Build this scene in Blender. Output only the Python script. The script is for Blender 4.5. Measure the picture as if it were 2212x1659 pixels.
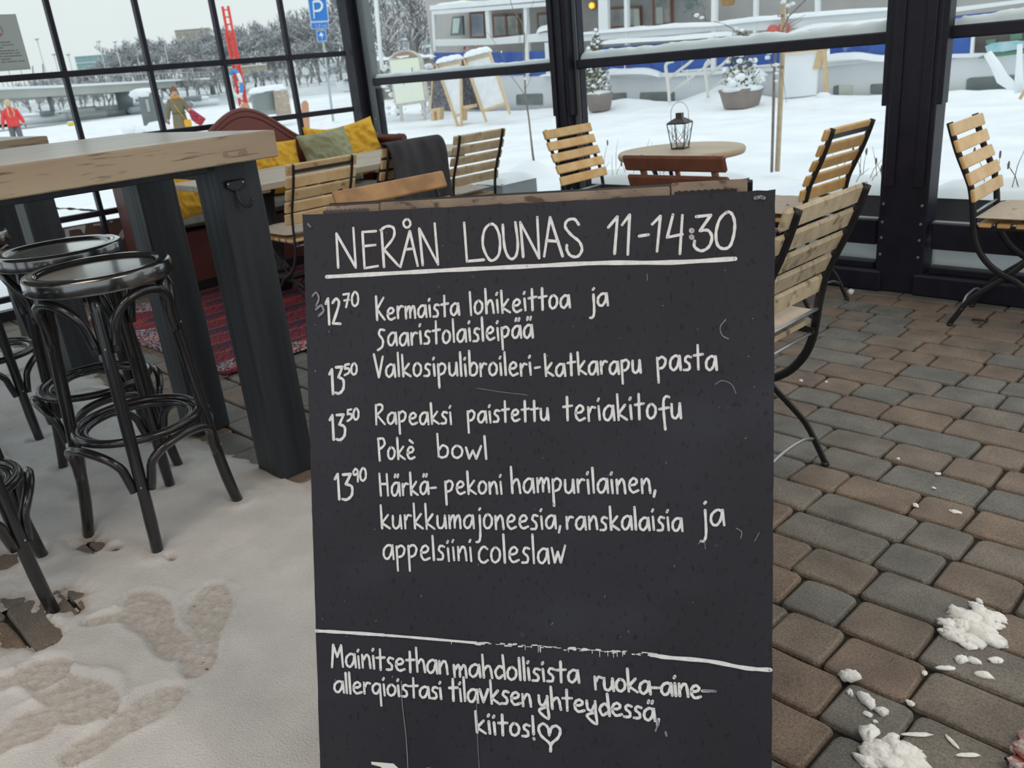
import bpy, bmesh, math, random
import numpy as np
from mathutils import Vector, Matrix, Euler

random.seed(7)
SC = bpy.context.scene
COL = SC.collection
for _o in list(bpy.data.objects):
    bpy.data.objects.remove(_o)

# ------------------------------------------------------------------ camera
EYE = Vector((0, 0, 1.2))
YAW, PITCH, ROLL, FPX = -0.824707429, -0.364944743, -0.0962644914, 1814.75077
CF = Vector((math.sin(YAW) * math.cos(PITCH), math.cos(YAW) * math.cos(PITCH), math.sin(PITCH)))
_r0 = CF.cross(Vector((0, 0, 1))).normalized()
_u0 = _r0.cross(CF)
CR = math.cos(ROLL) * _r0 + math.sin(ROLL) * _u0
CU = -math.sin(ROLL) * _r0 + math.cos(ROLL) * _u0
cam = bpy.data.cameras.new('camera')
cam.sensor_width = 36.0
cam.sensor_fit = 'HORIZONTAL'
cam.lens = FPX / 2212 * 36.0
cam.clip_start = 0.02
cam.clip_end = 2000
cam.dof.use_dof = True
cam.dof.focus_distance = 1.6
cam.dof.aperture_fstop = 9.0
camo = bpy.data.objects.new('camera', cam)
COL.objects.link(camo)
camo.matrix_world = Matrix((
    (CR.x, CU.x, -CF.x, EYE.x), (CR.y, CU.y, -CF.y, EYE.y), (CR.z, CU.z, -CF.z, EYE.z), (0, 0, 0, 1)))
SC.camera = camo

# ------------------------------------------------------------------ sky (overcast, brighter overhead)
w = bpy.data.worlds.new('overcast_sky')
SC.world = w
w.use_nodes = True
nt = w.node_tree
nt.nodes.clear()
tc = nt.nodes.new('ShaderNodeTexCoord')
sep = nt.nodes.new('ShaderNodeSeparateXYZ')
ramp = nt.nodes.new('ShaderNodeValToRGB')
bg = nt.nodes.new('ShaderNodeBackground')
out = nt.nodes.new('ShaderNodeOutputWorld')
nt.links.new(tc.outputs['Generated'], sep.inputs[0])
nt.links.new(sep.outputs['Z'], ramp.inputs[0])
nt.links.new(ramp.outputs[0], bg.inputs[0])
nt.links.new(bg.outputs[0], out.inputs[0])
ramp.color_ramp.elements[0].position = 0.0
ramp.color_ramp.elements[0].color = (0.50, 0.535, 0.535, 1)
ramp.color_ramp.elements[1].position = 0.85
ramp.color_ramp.elements[1].color = (0.74, 0.78, 0.81, 1)
bg.inputs[1].default_value = 1.55

def area_light(name, loc, size, power, color, rot=(0, 0, 0), size_y=None):
    l = bpy.data.lights.new(name, 'AREA')
    l.energy = power
    l.color = color
    l.size = size
    if size_y:
        l.shape = 'RECTANGLE'
        l.size_y = size_y
    o = bpy.data.objects.new(name, l)
    o.location = loc
    o.rotation_euler = rot
    COL.objects.link(o)
    return o
# warm lamps under the pavilion roof, behind and above the camera
LAMP_A = area_light('roof_lamp_light', (-1.2, -0.6, 2.9), 1.4, 32, (1.0, 0.79, 0.62))
LAMP_B = area_light('roof_lamp_light', (1.2, 1.6, 2.9), 1.4, 48, (1.0, 0.82, 0.66))

SC.view_settings.view_transform = 'Standard'
SC.view_settings.look = 'None'
SC.view_settings.gamma = 1.0
SC.view_settings.use_curve_mapping = False
SC.view_settings.exposure = 0.0
try:
    SC.cycles.use_denoising = True
    SC.cycles.max_bounces = 7
    SC.cycles.transparent_max_bounces = 16
except Exception:
    pass

# ------------------------------------------------------------------ helpers
def ray(px, py):
    return CF + (px - 1106) / FPX * CR - (py - 829.5) / FPX * CU
def onz(px, py, z):
    d = ray(px, py); return EYE + d * ((z - EYE.z) / d.z)
def onx(px, py, x):
    d = ray(px, py); return EYE + d * (x / d.x)
def ony(px, py, y):
    d = ray(px, py); return EYE + d * (y / d.y)
def at(px, py, dist):
    d = ray(px, py); return EYE + d * (dist / math.hypot(d.x, d.y))
def proj(p):
    v = Vector(p) - EYE
    k = v.dot(CF)
    if k < 0.05:
        return (-9999, -9999, k)
    return (1106 + FPX * v.dot(CR) / k, 829.5 - FPX * v.dot(CU) / k, k)

class MB:
    """collects vertices and faces, then links them as one mesh object"""
    def __init__(s):
        s.v = []; s.f = []; s.sm = []
    def add(s, vs, fs, smooth=False):
        b = len(s.v)
        s.v += [tuple(v) for v in vs]
        s.f += [tuple(i + b for i in f) for f in fs]
        s.sm += [smooth] * len(fs)
        return s
    def box(s, c, size, rot=None, bev=0.0, mat=None):
        hx, hy, hz = size[0] / 2, size[1] / 2, size[2] / 2
        if bev <= 0:
            vs = [(x, y, z) for x in (-hx, hx) for y in (-hy, hy) for z in (-hz, hz)]
            fs = [(0, 1, 3, 2), (4, 6, 7, 5), (0, 4, 5, 1), (2, 3, 7, 6), (0, 2, 6, 4), (1, 5, 7, 3)]
        else:
            b = min(bev, hx * .9, hy * .9, hz * .9)
            vs = []; idx = {}
            for sx in (-1, 1):
                for sy in (-1, 1):
                    for sz in (-1, 1):
                        for a in range(3):
                            p = [sx * (hx - b), sy * (hy - b), sz * (hz - b)]
                            p[a] = (sx, sy, sz)[a] * (hx, hy, hz)[a]
                            idx[(sx, sy, sz, a)] = len(vs); vs.append(tuple(p))
            I = idx; fs = []
            for a in range(3):
                o1, o2 = [k for k in range(3) if k != a]
                for sa in (-1, 1):
                    q = []
                    for (u, v_) in ((-1, -1), (1, -1), (1, 1), (-1, 1)):
                        k = [0, 0, 0]; k[a] = sa; k[o1] = u; k[o2] = v_
                        q.append(I[(k[0], k[1], k[2], a)])
                    fs.append(tuple(q))
            for a in range(3):
                o1, o2 = [k for k in range(3) if k != a]
                for u in (-1, 1):
                    for v_ in (-1, 1):
                        q = []
                        for sa, aa in ((-1, o1), (1, o1), (1, o2), (-1, o2)):
                            k = [0, 0, 0]; k[a] = sa; k[o1] = u; k[o2] = v_
                            q.append(I[(k[0], k[1], k[2], aa)])
                        fs.append(tuple(q))
            for sx in (-1, 1):
                for sy in (-1, 1):
                    for sz in (-1, 1):
                        fs.append(tuple(I[(sx, sy, sz, a)] for a in range(3)))
        M = Matrix.Translation(Vector(c))
        if rot is not None:
            M = M @ (rot.to_4x4() if isinstance(rot, Matrix) else Euler(rot).to_matrix().to_4x4())
        if mat is not None:
            M = mat @ M
        return s.add([M @ Vector(v) for v in vs], fs)
    def bar(s, a, b, wd, th, up=(0, 0, 1), bev=0.0):
        """flat bar from a to b, width wd (sideways), thickness th (along up)"""
        a = Vector(a); b = Vector(b); d = (b - a); L = d.length; d.normalize()
        u = Vector(up); sdir = d.cross(u)
        if sdir.length < 1e-4:
            sdir = d.cross(Vector((1, 0, 0)))
        sdir.normalize(); u2 = sdir.cross(d).normalized()
        R = Matrix((d, sdir, u2)).transposed()
        return s.box((a + b) / 2, (L, wd, th), R, bev)
    def tube(s, pts, r, n=8, closed=False, caps=True, flat=1.0, up=(0, 0, 1)):
        pts = [Vector(p) for p in pts]; m = len(pts)
        rs = r if isinstance(r, (list, tuple)) else [r] * m
        vs = []; fs = []
        prev = None
        for i, p in enumerate(pts):
            if closed:
                t = pts[(i + 1) % m] - pts[i - 1]
            else:
                t = pts[min(i + 1, m - 1)] - pts[max(i - 1, 0)]
            if t.length < 1e-9:
                t = Vector((0, 0, 1))
            t.normalize()
            if prev is None:
                a = Vector(up)
                if abs(a.dot(t)) > .95:
                    a = Vector((1, 0, 0))
                x = (a - t * a.dot(t)).normalized()
            else:
                x = prev - t * prev.dot(t)
                if x.length < 1e-6:
                    x = t.orthogonal()
                x.normalize()
            prev = x
            y = t.cross(x)
            for k in range(n):
                an = 2 * math.pi * k / n
                vs.append(p + x * math.cos(an) * rs[i] + y * math.sin(an) * rs[i] * flat)
        e = m if closed else m - 1
        for i in range(e):
            j = (i + 1) % m
            for k in range(n):
                k2 = (k + 1) % n
                fs.append((i * n + k, i * n + k2, j * n + k2, j * n + k))
        s.add(vs, fs, True)
        if caps and not closed:
            b = len(s.v) - len(vs)
            s.f.append(tuple(b + k for k in reversed(range(n)))); s.sm.append(False)
            s.f.append(tuple(b + (m - 1) * n + k for k in range(n))); s.sm.append(False)
        return s
    def lathe(s, prof, c=(0, 0, 0), n=24, sx=1, sy=1, mat=None, smooth=True):
        vs = []; fs = []
        for (r, z) in prof:
            for k in range(n):
                an = 2 * math.pi * k / n
                v = Vector((c[0] + r * sx * math.cos(an), c[1] + r * sy * math.sin(an), c[2] + z))
                vs.append(mat @ v if mat else v)
        for i in range(len(prof) - 1):
            for k in range(n):
                k2 = (k + 1) % n
                fs.append((i * n + k, i * n + k2, (i + 1) * n + k2, (i + 1) * n + k))
        b = len(s.v)
        s.add(vs, fs, smooth)
        if prof[0][0] > 1e-6:
            s.f.append(tuple(b + k for k in reversed(range(n)))); s.sm.append(False)
        if prof[-1][0] > 1e-6:
            s.f.append(tuple(b + (len(prof) - 1) * n + k for k in range(n))); s.sm.append(False)
        return s
    def prism(s, poly, a, b):
        """poly: 3-D points, extruded from offset a to offset b (vectors)"""
        a = Vector(a); b = Vector(b); n = len(poly)
        vs = [Vector(p) + a for p in poly] + [Vector(p) + b for p in poly]
        fs = [tuple(reversed(range(n))), tuple(range(n, 2 * n))]
        fs += [(i, (i + 1) % n, n + (i + 1) % n, n + i) for i in range(n)]
        return s.add(vs, fs)
    def grid(s, P, smooth=True, wrap=False):
        """P: list of rows of points"""
        r = len(P); c = len(P[0])
        vs = [p for row in P for p in row]
        fs = []
        for i in range(r - 1):
            for j in range(c if wrap else c - 1):
                j2 = (j + 1) % c
                fs.append((i * c + j, i * c + j2, (i + 1) * c + j2, (i + 1) * c + j))
        return s.add(vs, fs, smooth)
    def blob(s, c, r, seed=0, amp=.25, n=8, m=6):
        rnd = random.Random(seed); ph = [rnd.uniform(0, 6.28) for _ in range(6)]
        P = []
        for i in range(m + 1):
            th = math.pi * i / m; row = []
            for j in range(n):
                an = 2 * math.pi * j / n
                k = 1 + amp * (math.sin(3 * an + ph[0]) * math.sin(th * 2 + ph[1]) + .6 * math.sin(2 * an + ph[2] + 3 * th) + .3 * math.sin(5 * an + ph[3])) * math.sin(th)
                row.append((c[0] + r[0] * k * math.sin(th) * math.cos(an), c[1] + r[1] * k * math.sin(th) * math.sin(an), c[2] + r[2] * k * math.cos(th)))
            P.append(row)
        return s.grid(P, True, True)
    def mesh(s, name, mat):
        me = bpy.data.meshes.new(name)
        me.from_pydata(s.v, [], s.f)
        me.polygons.foreach_set('use_smooth', s.sm)
        me.update()
        bm = bmesh.new(); bm.from_mesh(me)
        bmesh.ops.recalc_face_normals(bm, faces=bm.faces[:])
        bm.to_mesh(me); bm.free()
        if mat:
            me.materials.append(mat)
        return me
    def build(s, name, mat, parent=None, loc=None):
        o = bpy.data.objects.new(name, s.mesh(name, mat))
        COL.objects.link(o)
        if parent is not None:
            o.parent = parent
        if loc is not None:
            o.location = loc
        return o

def tag(o, label=None, cat=None, group=None, kind=None):
    if label: o['label'] = label
    if cat: o['category'] = cat
    if group: o['group'] = group
    if kind: o['kind'] = kind
    return o
def thing(name, label, cat, loc=(0, 0, 0), rz=0, group=None, kind=None):
    o = bpy.data.objects.new(name, None)
    o.empty_display_size = .1
    COL.objects.link(o)
    o.location = loc; o.rotation_euler = (0, 0, rz)
    return tag(o, label, cat, group, kind)
def dup(root, loc=None, rz=None, label=None, group=None, skip=()):
    m = {}
    def cp(o, par):
        c = o.copy(); COL.objects.link(c)
        if par is not None:
            c.parent = par
        for ch in o.children:
            if ch.name.split('.')[0] not in skip:
                cp(ch, c)
        return c
    r = cp(root, None)
    if loc is not None: r.location = loc
    if rz is not None: r.rotation_euler = (0, 0, rz)
    if label: r['label'] = label
    if group: r['group'] = group
    return r
def catmull(pts, k=5, closed=False):
    P = [Vector(p) for p in pts]; n = len(P)
    if n < 3: return P
    out_ = []
    for i in range(n if closed else n - 1):
        p0 = P[(i - 1) % n] if closed or i > 0 else P[0]
        p1 = P[i]; p2 = P[(i + 1) % n]
        p3 = P[(i + 2) % n] if closed or i + 2 < n else P[-1]
        for j in range(k):
            t = j / k
            out_.append(.5 * ((2 * p1) + (p2 - p0) * t + (2 * p0 - 5 * p1 + 4 * p2 - p3) * t * t + (3 * p1 - p0 - 3 * p2 + p3) * t ** 3))
    if not closed: out_.append(P[-1])
    return out_

# ------------------------------------------------------------------ materials
_mats = {}
def M(name, c1, c2=None, scale=8, stretch=(1, 1, 1), rough=.55, bump=0.0, metal=0.0, detail=5, lo=.35, hi=.65, c3=None, scale3=40, lo3=.6, hi3=.7, stretch3=None, rand=True, spec=.5, var=0.0, sub=0.0, bscale=None, coat=0.0):
    if name in _mats: return _mats[name]
    m = bpy.data.materials.new(name); m.use_nodes = True
    t = m.node_tree; L = t.links
    b = t.nodes['Principled BSDF']
    b.inputs['Roughness'].default_value = rough
    b.inputs['Metallic'].default_value = metal
    b.inputs['Specular IOR Level'].default_value = spec
    if coat: b.inputs['Coat Weight'].default_value = coat
    b.inputs['Base Color'].default_value = (*c1, 1)
    co = t.nodes.new('ShaderNodeTexCoord')
    src = co.outputs['Object']
    oi = t.nodes.new('ShaderNodeObjectInfo')
    if rand:
        mu = t.nodes.new('ShaderNodeMath'); mu.operation = 'MULTIPLY'; mu.inputs[1].default_value = 37.0
        L.new(oi.outputs['Random'], mu.inputs[0])
        ad = t.nodes.new('ShaderNodeVectorMath'); ad.operation = 'ADD'
        L.new(src, ad.inputs[0]); L.new(mu.outputs[0], ad.inputs[1]); src = ad.outputs[0]
    def noise(sc, st, det):
        mp = t.nodes.new('ShaderNodeMapping'); mp.inputs['Scale'].default_value = st
        L.new(src, mp.inputs[0])
        n = t.nodes.new('ShaderNodeTexNoise'); n.inputs['Scale'].default_value = sc; n.inputs['Detail'].default_value = det
        L.new(mp.outputs[0], n.inputs['Vector'])
        return n
    def mrange(n, a, bb):
        r = t.nodes.new('ShaderNodeMapRange'); r.inputs[1].default_value = a; r.inputs[2].default_value = bb
        L.new(n, r.inputs[0]); return r.outputs[0]
    col = None
    if c2 is not None:
        n = noise(scale, stretch, detail)
        mx = t.nodes.new('ShaderNodeMix'); mx.data_type = 'RGBA'
        L.new(mrange(n.outputs[0], lo, hi), mx.inputs[0])
        mx.inputs[6].default_value = (*c1, 1); mx.inputs[7].default_value = (*c2, 1)
        col = mx.outputs[2]
    if c3 is not None:
        n3 = noise(scale3, stretch3 or stretch, 4)
        mx = t.nodes.new('ShaderNodeMix'); mx.data_type = 'RGBA'
        L.new(mrange(n3.outputs[0], lo3, hi3), mx.inputs[0])
        if col is not None: L.new(col, mx.inputs[6])
        else: mx.inputs[6].default_value = (*c1, 1)
        mx.inputs[7].default_value = (*c3, 1); col = mx.outputs[2]
    if var > 0:
        hs = t.nodes.new('ShaderNodeHueSaturation')
        L.new(mrange(oi.outputs['Random'], 0, 1), hs.inputs['Fac'])
        hs.inputs['Fac'].default_value = 1
        for l in list(hs.inputs['Fac'].links): L.remove(l)
        r = t.nodes.new('ShaderNodeMapRange'); r.inputs[3].default_value = 1 - var; r.inputs[4].default_value = 1 + var
        L.new(oi.outputs['Random'], r.inputs[0]); L.new(r.outputs[0], hs.inputs['Value'])
        if col is not None: L.new(col, hs.inputs['Color'])
        else: hs.inputs['Color'].default_value = (*c1, 1)
        col = hs.outputs[0]
    if col is not None: L.new(col, b.inputs['Base Color'])
    if bump > 0:
        nb = noise(bscale or scale * 2.5, stretch, 6)
        bp = t.nodes.new('ShaderNodeBump'); bp.inputs['Strength'].default_value = min(bump, 1); bp.inputs['Distance'].default_value = .004 * max(bump, 1)
        L.new(nb.outputs[0], bp.inputs['Height']); L.new(bp.outputs[0], b.inputs['Normal'])
    if sub > 0:
        b.inputs['Subsurface Weight'].default_value = sub
        b.inputs['Subsurface Radius'].default_value = (.02, .02, .02)
    _mats[name] = m
    return m

def glass_mat(name, tint=(.97, .99, .985), refl=.9):
    m = bpy.data.materials.new(name); m.use_nodes = True
    t = m.node_tree; t.nodes.clear(); L = t.links
    o = t.nodes.new('ShaderNodeOutputMaterial'); mx = t.nodes.new('ShaderNodeMixShader')
    tr = t.nodes.new('ShaderNodeBsdfTransparent'); tr.inputs[0].default_value = (*tint, 1)
    gl = t.nodes.new('ShaderNodeBsdfGlossy'); gl.inputs['Roughness'].default_value = .01; gl.inputs[0].default_value = (refl, refl, refl, 1)
    fr = t.nodes.new('ShaderNodeFresnel'); fr.inputs[0].default_value = 1.22
    ge = t.nodes.new('ShaderNodeNewGeometry'); mu = t.nodes.new('ShaderNodeMath'); mu.operation = 'MULTIPLY_ADD'; mu.inputs[1].default_value = -1; mu.inputs[2].default_value = 1
    L.new(ge.outputs['Backfacing'], mu.inputs[0]); m2 = t.nodes.new('ShaderNodeMath'); m2.operation = 'MULTIPLY'; L.new(fr.outputs[0], m2.inputs[0]); L.new(mu.outputs[0], m2.inputs[1])
    L.new(m2.outputs[0], mx.inputs[0]); L.new(tr.outputs[0], mx.inputs[1]); L.new(gl.outputs[0], mx.inputs[2]); L.new(mx.outputs[0], o.inputs[0])
    return m
GLASS = glass_mat('clear_glass')
def emis(name, c, s):
    m = bpy.data.materials.new(name); m.use_nodes = True
    b = m.node_tree.nodes['Principled BSDF']
    b.inputs['Emission Color'].default_value = (*c, 1); b.inputs['Emission Strength'].default_value = s
    b.inputs['Base Color'].default_value = (*c, 1)
    return m

FRAME = M('dark_frame_metal', (.012, .012, .022), (.018, .017, .030), scale=14, rough=.45, spec=.3)
FRAME_L = M('grey_frame_metal', (.16, .18, .19), rough=.4)
SNOW = M('snow', (.90, .93, .95), (.84, .88, .92), scale=3, rough=.9, bump=.5, bscale=9, spec=.2)
SNOW_IN = M('trodden_snow', (.73, .73, .725), (.64, .64, .635), scale=7, rough=.85, bump=1.0, bscale=210, spec=.25, rand=False)
def _thin_snow(m):
    # thin snow lets the brown paving show through: colour by the real depth of the layer
    t = m.node_tree; L = t.links; b = t.nodes['Principled BSDF']
    src = b.inputs['Base Color'].links[0].from_socket
    ge = t.nodes.new('ShaderNodeNewGeometry'); sp = t.nodes.new('ShaderNodeSeparateXYZ'); L.new(ge.outputs['Position'], sp.inputs[0])
    n = t.nodes.new('ShaderNodeTexNoise'); n.inputs['Scale'].default_value = 130; L.new(ge.outputs['Position'], n.inputs['Vector'])
    ad = t.nodes.new('ShaderNodeMath'); ad.operation = 'MULTIPLY_ADD'; ad.inputs[1].default_value = .010; L.new(n.outputs[0], ad.inputs[0]); L.new(sp.outputs['Z'], ad.inputs[2])
    mr = t.nodes.new('ShaderNodeMapRange'); mr.inputs[1].default_value = .003; mr.inputs[2].default_value = .0135; L.new(ad.outputs[0], mr.inputs[0])
    x = t.nodes.new('ShaderNodeMix'); x.data_type = 'RGBA'; L.new(mr.outputs[0], x.inputs[0]); x.inputs[6].default_value = (.50, .44, .385, 1); L.new(src, x.inputs[7])
    L.new(x.outputs[2], b.inputs['Base Color'])
_thin_snow(SNOW_IN)
LACQ = M('black_seat_lacquer', (.012, .013, .016), (.030, .024, .020), scale=9, rough=.22, lo=.55, hi=.8, coat=1.0, spec=1.0)
LACQ.node_tree.nodes['Principled BSDF'].inputs['Coat Roughness'].default_value = .10; LACQ.node_tree.nodes['Principled BSDF'].inputs['Coat IOR'].default_value = 1.9; LACQ.node_tree.nodes['Principled BSDF'].inputs['IOR'].default_value = 1.7
IRON = M('black_iron', (.014, .014, .017), rough=.38)
STEEL = M('bare_steel', (.45, .47, .49), rough=.35, metal=.8)
BENT = M('black_bentwood', (.011, .012, .015), (.035, .025, .018), scale=5, stretch=(1, 1, .3), rough=.28, lo=.55, hi=.8, coat=.5)
BEAM = M('black_stained_beam', (.013, .017, .023), (.030, .037, .046), scale=26, stretch=(1, 1, .06), rough=.5, bump=.8, bscale=40)
TOPW = M('grey_washed_wood', (.42, .40, .35), (.55, .53, .48), scale=20, stretch=(1, .06, 1), rough=.28, bump=.3, c3=(.30, .27, .22), scale3=40, lo3=.62, hi3=.75)
TOPE = M('table_edge_wood', (.37, .285, .20), (.45, .36, .26), scale=9, stretch=(1, .2, 1), rough=.6, bump=.25, c3=(.15, .105, .065), scale3=55, lo3=.585, hi3=.70, stretch3=(1, .16, 2.2))
SLAT_Y = M('oiled_yellow_slat', (.70, .40, .14), (.80, .54, .25), scale=14, stretch=(.12, 1, 1), rough=.42, bump=.2, var=.12)
SLAT_W = M('light_worn_slat', (.92, .68, .38), (.80, .54, .27), scale=12, stretch=(.25, 1, 1), rough=.5, bump=.2, var=.12, c3=(.33, .16, .06), scale3=22, lo3=.62, hi3=.75)
SLAT_G = M('weathered_grey_slat', (.56, .46, .31), (.42, .345, .235), scale=18, stretch=(.18, 1, 1), rough=.65, bump=.6, var=.12, c3=(.16, .13, .09), scale3=30, lo3=.58, hi3=.72)
SLAT_T = M('tan_weathered_slat', (.82, .66, .44), (.64, .50, .32), scale=18, stretch=(.18, 1, 1), rough=.65, bump=.6, var=.08, c3=(.40, .30, .19), scale3=30, lo3=.56, hi3=.72)  # lighter weathered slat: brightness put into the colour, its chair faces away from the window
SLAT_B = M('red_brown_slat', (.22, .080, .045), (.16, .060, .036), scale=14, stretch=(.12, 1, 1), rough=.4, bump=.2)
SLAT_O = M('orange_brown_slat', (.54, .31, .13), (.36, .19, .08), scale=16, stretch=(.12, 1, 1), rough=.4, bump=.2)
CUSH = M('beige_seat_pad', (.58, .49, .40), (.52, .43, .35), scale=30, rough=.95, bump=.3)
DCUSH = M('grey_bench_pad', (.20, .185, .17), (.26, .24, .22), scale=20, rough=.95, bump=.3)
DINE = M('pale_plank_wood', (.56, .50, .41), (.44, .38, .30), scale=16, stretch=(1, .06, 1), rough=.5, bump=.3, c3=(.22, .17, .12), scale3=26, lo3=.66, hi3=.76)
ROUNDT = M('round_top_wood', (.50, .38, .25), (.58, .46, .32), scale=14, stretch=(.1, 1, 1), rough=.42, bump=.2)
REDP = M('dark_red_paint', (.135, .035, .030), (.10, .026, .024), scale=8, rough=.5)
REDB = M('brick_red_paint', (.24, .075, .062), (.205, .062, .054), scale=7, rough=.5)
YEL = M('mustard_cloth', (.90, .52, .06), (.82, .44, .04), scale=26, rough=.95, bump=5, bscale=9)
OLV = M('olive_velvet', (.27, .26, .14), (.42, .42, .27), scale=7, rough=.9, bump=5, bscale=10)
BLK = M('charcoal_blanket', (.045, .043, .050), (.070, .066, .072), scale=16, stretch=(1, 1, .3), rough=.97, bump=3, bscale=14)
WHITEP = M('white_paint', (.80, .83, .84), rough=.45)
DARKBOX = M('dark_grey_planter', (.045, .045, .055), (.065, .06, .07), scale=3, rough=.6)
# ------------------------------------------------------------------ value noise
_rng = np.random.RandomState(3)
_lat = _rng.rand(256, 256)
def vnoise(x, y):
    x = np.asarray(x, float); y = np.asarray(y, float)
    xi = np.floor(x).astype(int); yi = np.floor(y).astype(int)
    fx = x - xi; fy = y - yi
    fx = fx * fx * (3 - 2 * fx); fy = fy * fy * (3 - 2 * fy)
    a = _lat[xi % 256, yi % 256]; b = _lat[(xi + 1) % 256, yi % 256]
    c = _lat[xi % 256, (yi + 1) % 256]; d = _lat[(xi + 1) % 256, (yi + 1) % 256]
    return (a * (1 - fx) + b * fx) * (1 - fy) + (c * (1 - fx) + d * fx) * fy
def fbm(x, y, o=4):
    s = 0; k = 1; t = 0
    for i in range(o):
        s = s + k * vnoise(np.asarray(x) * 2 ** i + 13 * i, np.asarray(y) * 2 ** i + 7 * i); t += k; k *= .5
    return s / t
def heightgrid(name, X, Y, Z, mat, keep=None):
    ny, nx = Z.shape
    gx, gy = (X, Y) if X.ndim == 2 else np.meshgrid(X, Y)
    co = np.stack([gx, gy, Z], -1).reshape(-1, 3)
    i = np.arange(ny - 1)[:, None] * nx + np.arange(nx - 1)[None, :]
    F = np.stack([i, i + 1, i + nx + 1, i + nx], -1).reshape(-1, 4)
    if keep is not None:
        F = F[keep.reshape(-1)]
        used = np.zeros(len(co), bool); used[F.reshape(-1)] = True
        mp = np.cumsum(used) - 1; co = co[used]; F = mp[F]
    me = bpy.data.meshes.new(name)
    me.vertices.add(len(co)); me.vertices.foreach_set('co', co.reshape(-1))
    me.loops.add(len(F) * 4); me.loops.foreach_set('vertex_index', F.reshape(-1))
    me.polygons.add(len(F)); me.polygons.foreach_set('loop_start', np.arange(0, len(F) * 4, 4)); me.polygons.foreach_set('loop_total', np.full(len(F), 4))
    me.polygons.foreach_set('use_smooth', np.ones(len(F), bool))
    me.update(); me.validate()
    me.materials.append(mat)
    o = bpy.data.objects.new(name, me); COL.objects.link(o)
    return o

# ------------------------------------------------------------------ snow cover height inside (metres above the pavers)
PRINTS = []   # footprints: heel and toe on the floor, half width
for (hp, tp, wd) in (((428, 1462), (462, 1274), .060), ((392, 1425), (296, 1292), .058), ((190, 1352), (330, 1325), .040), ((150, 1650), (385, 1498), .056),
                     ((60, 1450), (232, 1548), .064), ((-60, 1650), (118, 1545), .06), ((-40, 1500), (150, 1442), .052)):
    a = onz(hp[0], hp[1], 0); b = onz(tp[0], tp[1], 0)
    PRINTS.append((a.x, a.y, b.x, b.y, wd))
BARE = []
for (px, py, rx, ry) in ((30, 1338, .20, .085), (150, 1298, .115, .055), (85, 1368, .09, .045), (195, 1180, .075, .055), (75, 1195, .05, .035), (15, 1215, .07, .04),
                         (370, 1212, .02, .012), (640, 1030, .05, .03), (250, 1190, .03, .02)):
    a = onz(px, py, 0); BARE.append((a.x, a.y, rx, ry))
STOOLS = [(-2.404, .744, -28), (-2.905, .80, -51), (-2.36, .235, 32), (-3.66, .66, 10)]
def snow_h(x, y):
    n = fbm(x * 5, y * 5, 4) - .5
    n2 = fbm(x * 26 + 9, y * 26, 3) - .5
    edge = 1.13 + .10 * n
    h = .017 * np.clip((edge - y) / .10, -1.2, 1) + .010 * n + .003 * n2
    # thin and patchy further to the left, towards the second tall table
    h = h - .010 * np.clip((-3.0 - x) / .8, 0, 1) * (fbm(x * 3 + 4, y * 3, 3) > .45)
    h = h - .022 * np.clip((x + 1.05) / .2, 0, 1.5)
    # the thin scatter of drift under the stools
    h = h - .011 * np.exp(-(((x + 2.95) / .30) ** 2 + ((y - 1.0) / .16) ** 2))
    for (cx, cy, rx, ry) in BARE:
        d = np.sqrt(((x - cx) / rx) ** 2 + ((y - cy) / ry) ** 2) + .25 * n2 * 2
        h = h - .030 * np.clip(1.25 - d, 0, 1)
    for (sx, sy, a) in STOOLS:
        for k in range(4):
            an = math.radians(a + 90 * k); lx = sx + .215 * math.cos(an); ly = sy + .215 * math.sin(an)
            d = np.hypot(x - lx, y - ly)
            h = h + .006 * np.exp(-((d - .05) / .02) ** 2)
    base = h.copy()
    for (ax, ay, bx, by, wd) in PRINTS:
        L = math.hypot(bx - ax, by - ay); ux, uy = (bx - ax) / L, (by - ay) / L
        t = ((x - ax) * ux + (y - ay) * uy) / L
        s = -(x - ax) * uy + (y - ay) * ux
        wt = wd * (.82 + .30 * np.exp(-((t - .74) / .26) ** 2) - .12 * np.exp(-((t - .36) / .15) ** 2))
        tt = np.clip((t - .5) / .56, -1, 1)
        wt = wt * np.sqrt(np.clip(1 - np.abs(tt) ** 5, 0, 1)) + .0005
        inside = np.clip((1 - np.abs(s) / wt) * 5, 0, 1) * (t > -.06) * (t < 1.06)
        rim = np.exp(-((np.abs(s) / wt - 1.16) / .12) ** 2) * (t > -.02) * (t < 1.02)
        tread = .0011 * np.sign(np.sin(t * L / .026 * 3.1416 + s * 60)) * np.sign(np.sin(s / .021 * 3.1416 + 1.2)) + .0042 * (fbm(x * 120, y * 120, 3) - .5) * 2
        h = h * (1 - inside) + inside * (base * .12 + .0016 + tread * .9) + rim * .0036 * (1 + 3 * n2)
    return h

# ------------------------------------------------------------------ floor of tumbled pavers
floor_base = MB().box((-1.5, .7, -.045), (9.2, 7.4, .06)).build('floor', M('joint_sand', (.020, .018, .015), (.035, .030, .024), scale=60, rough=.95))
tag(floor_base, kind='structure')

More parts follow.
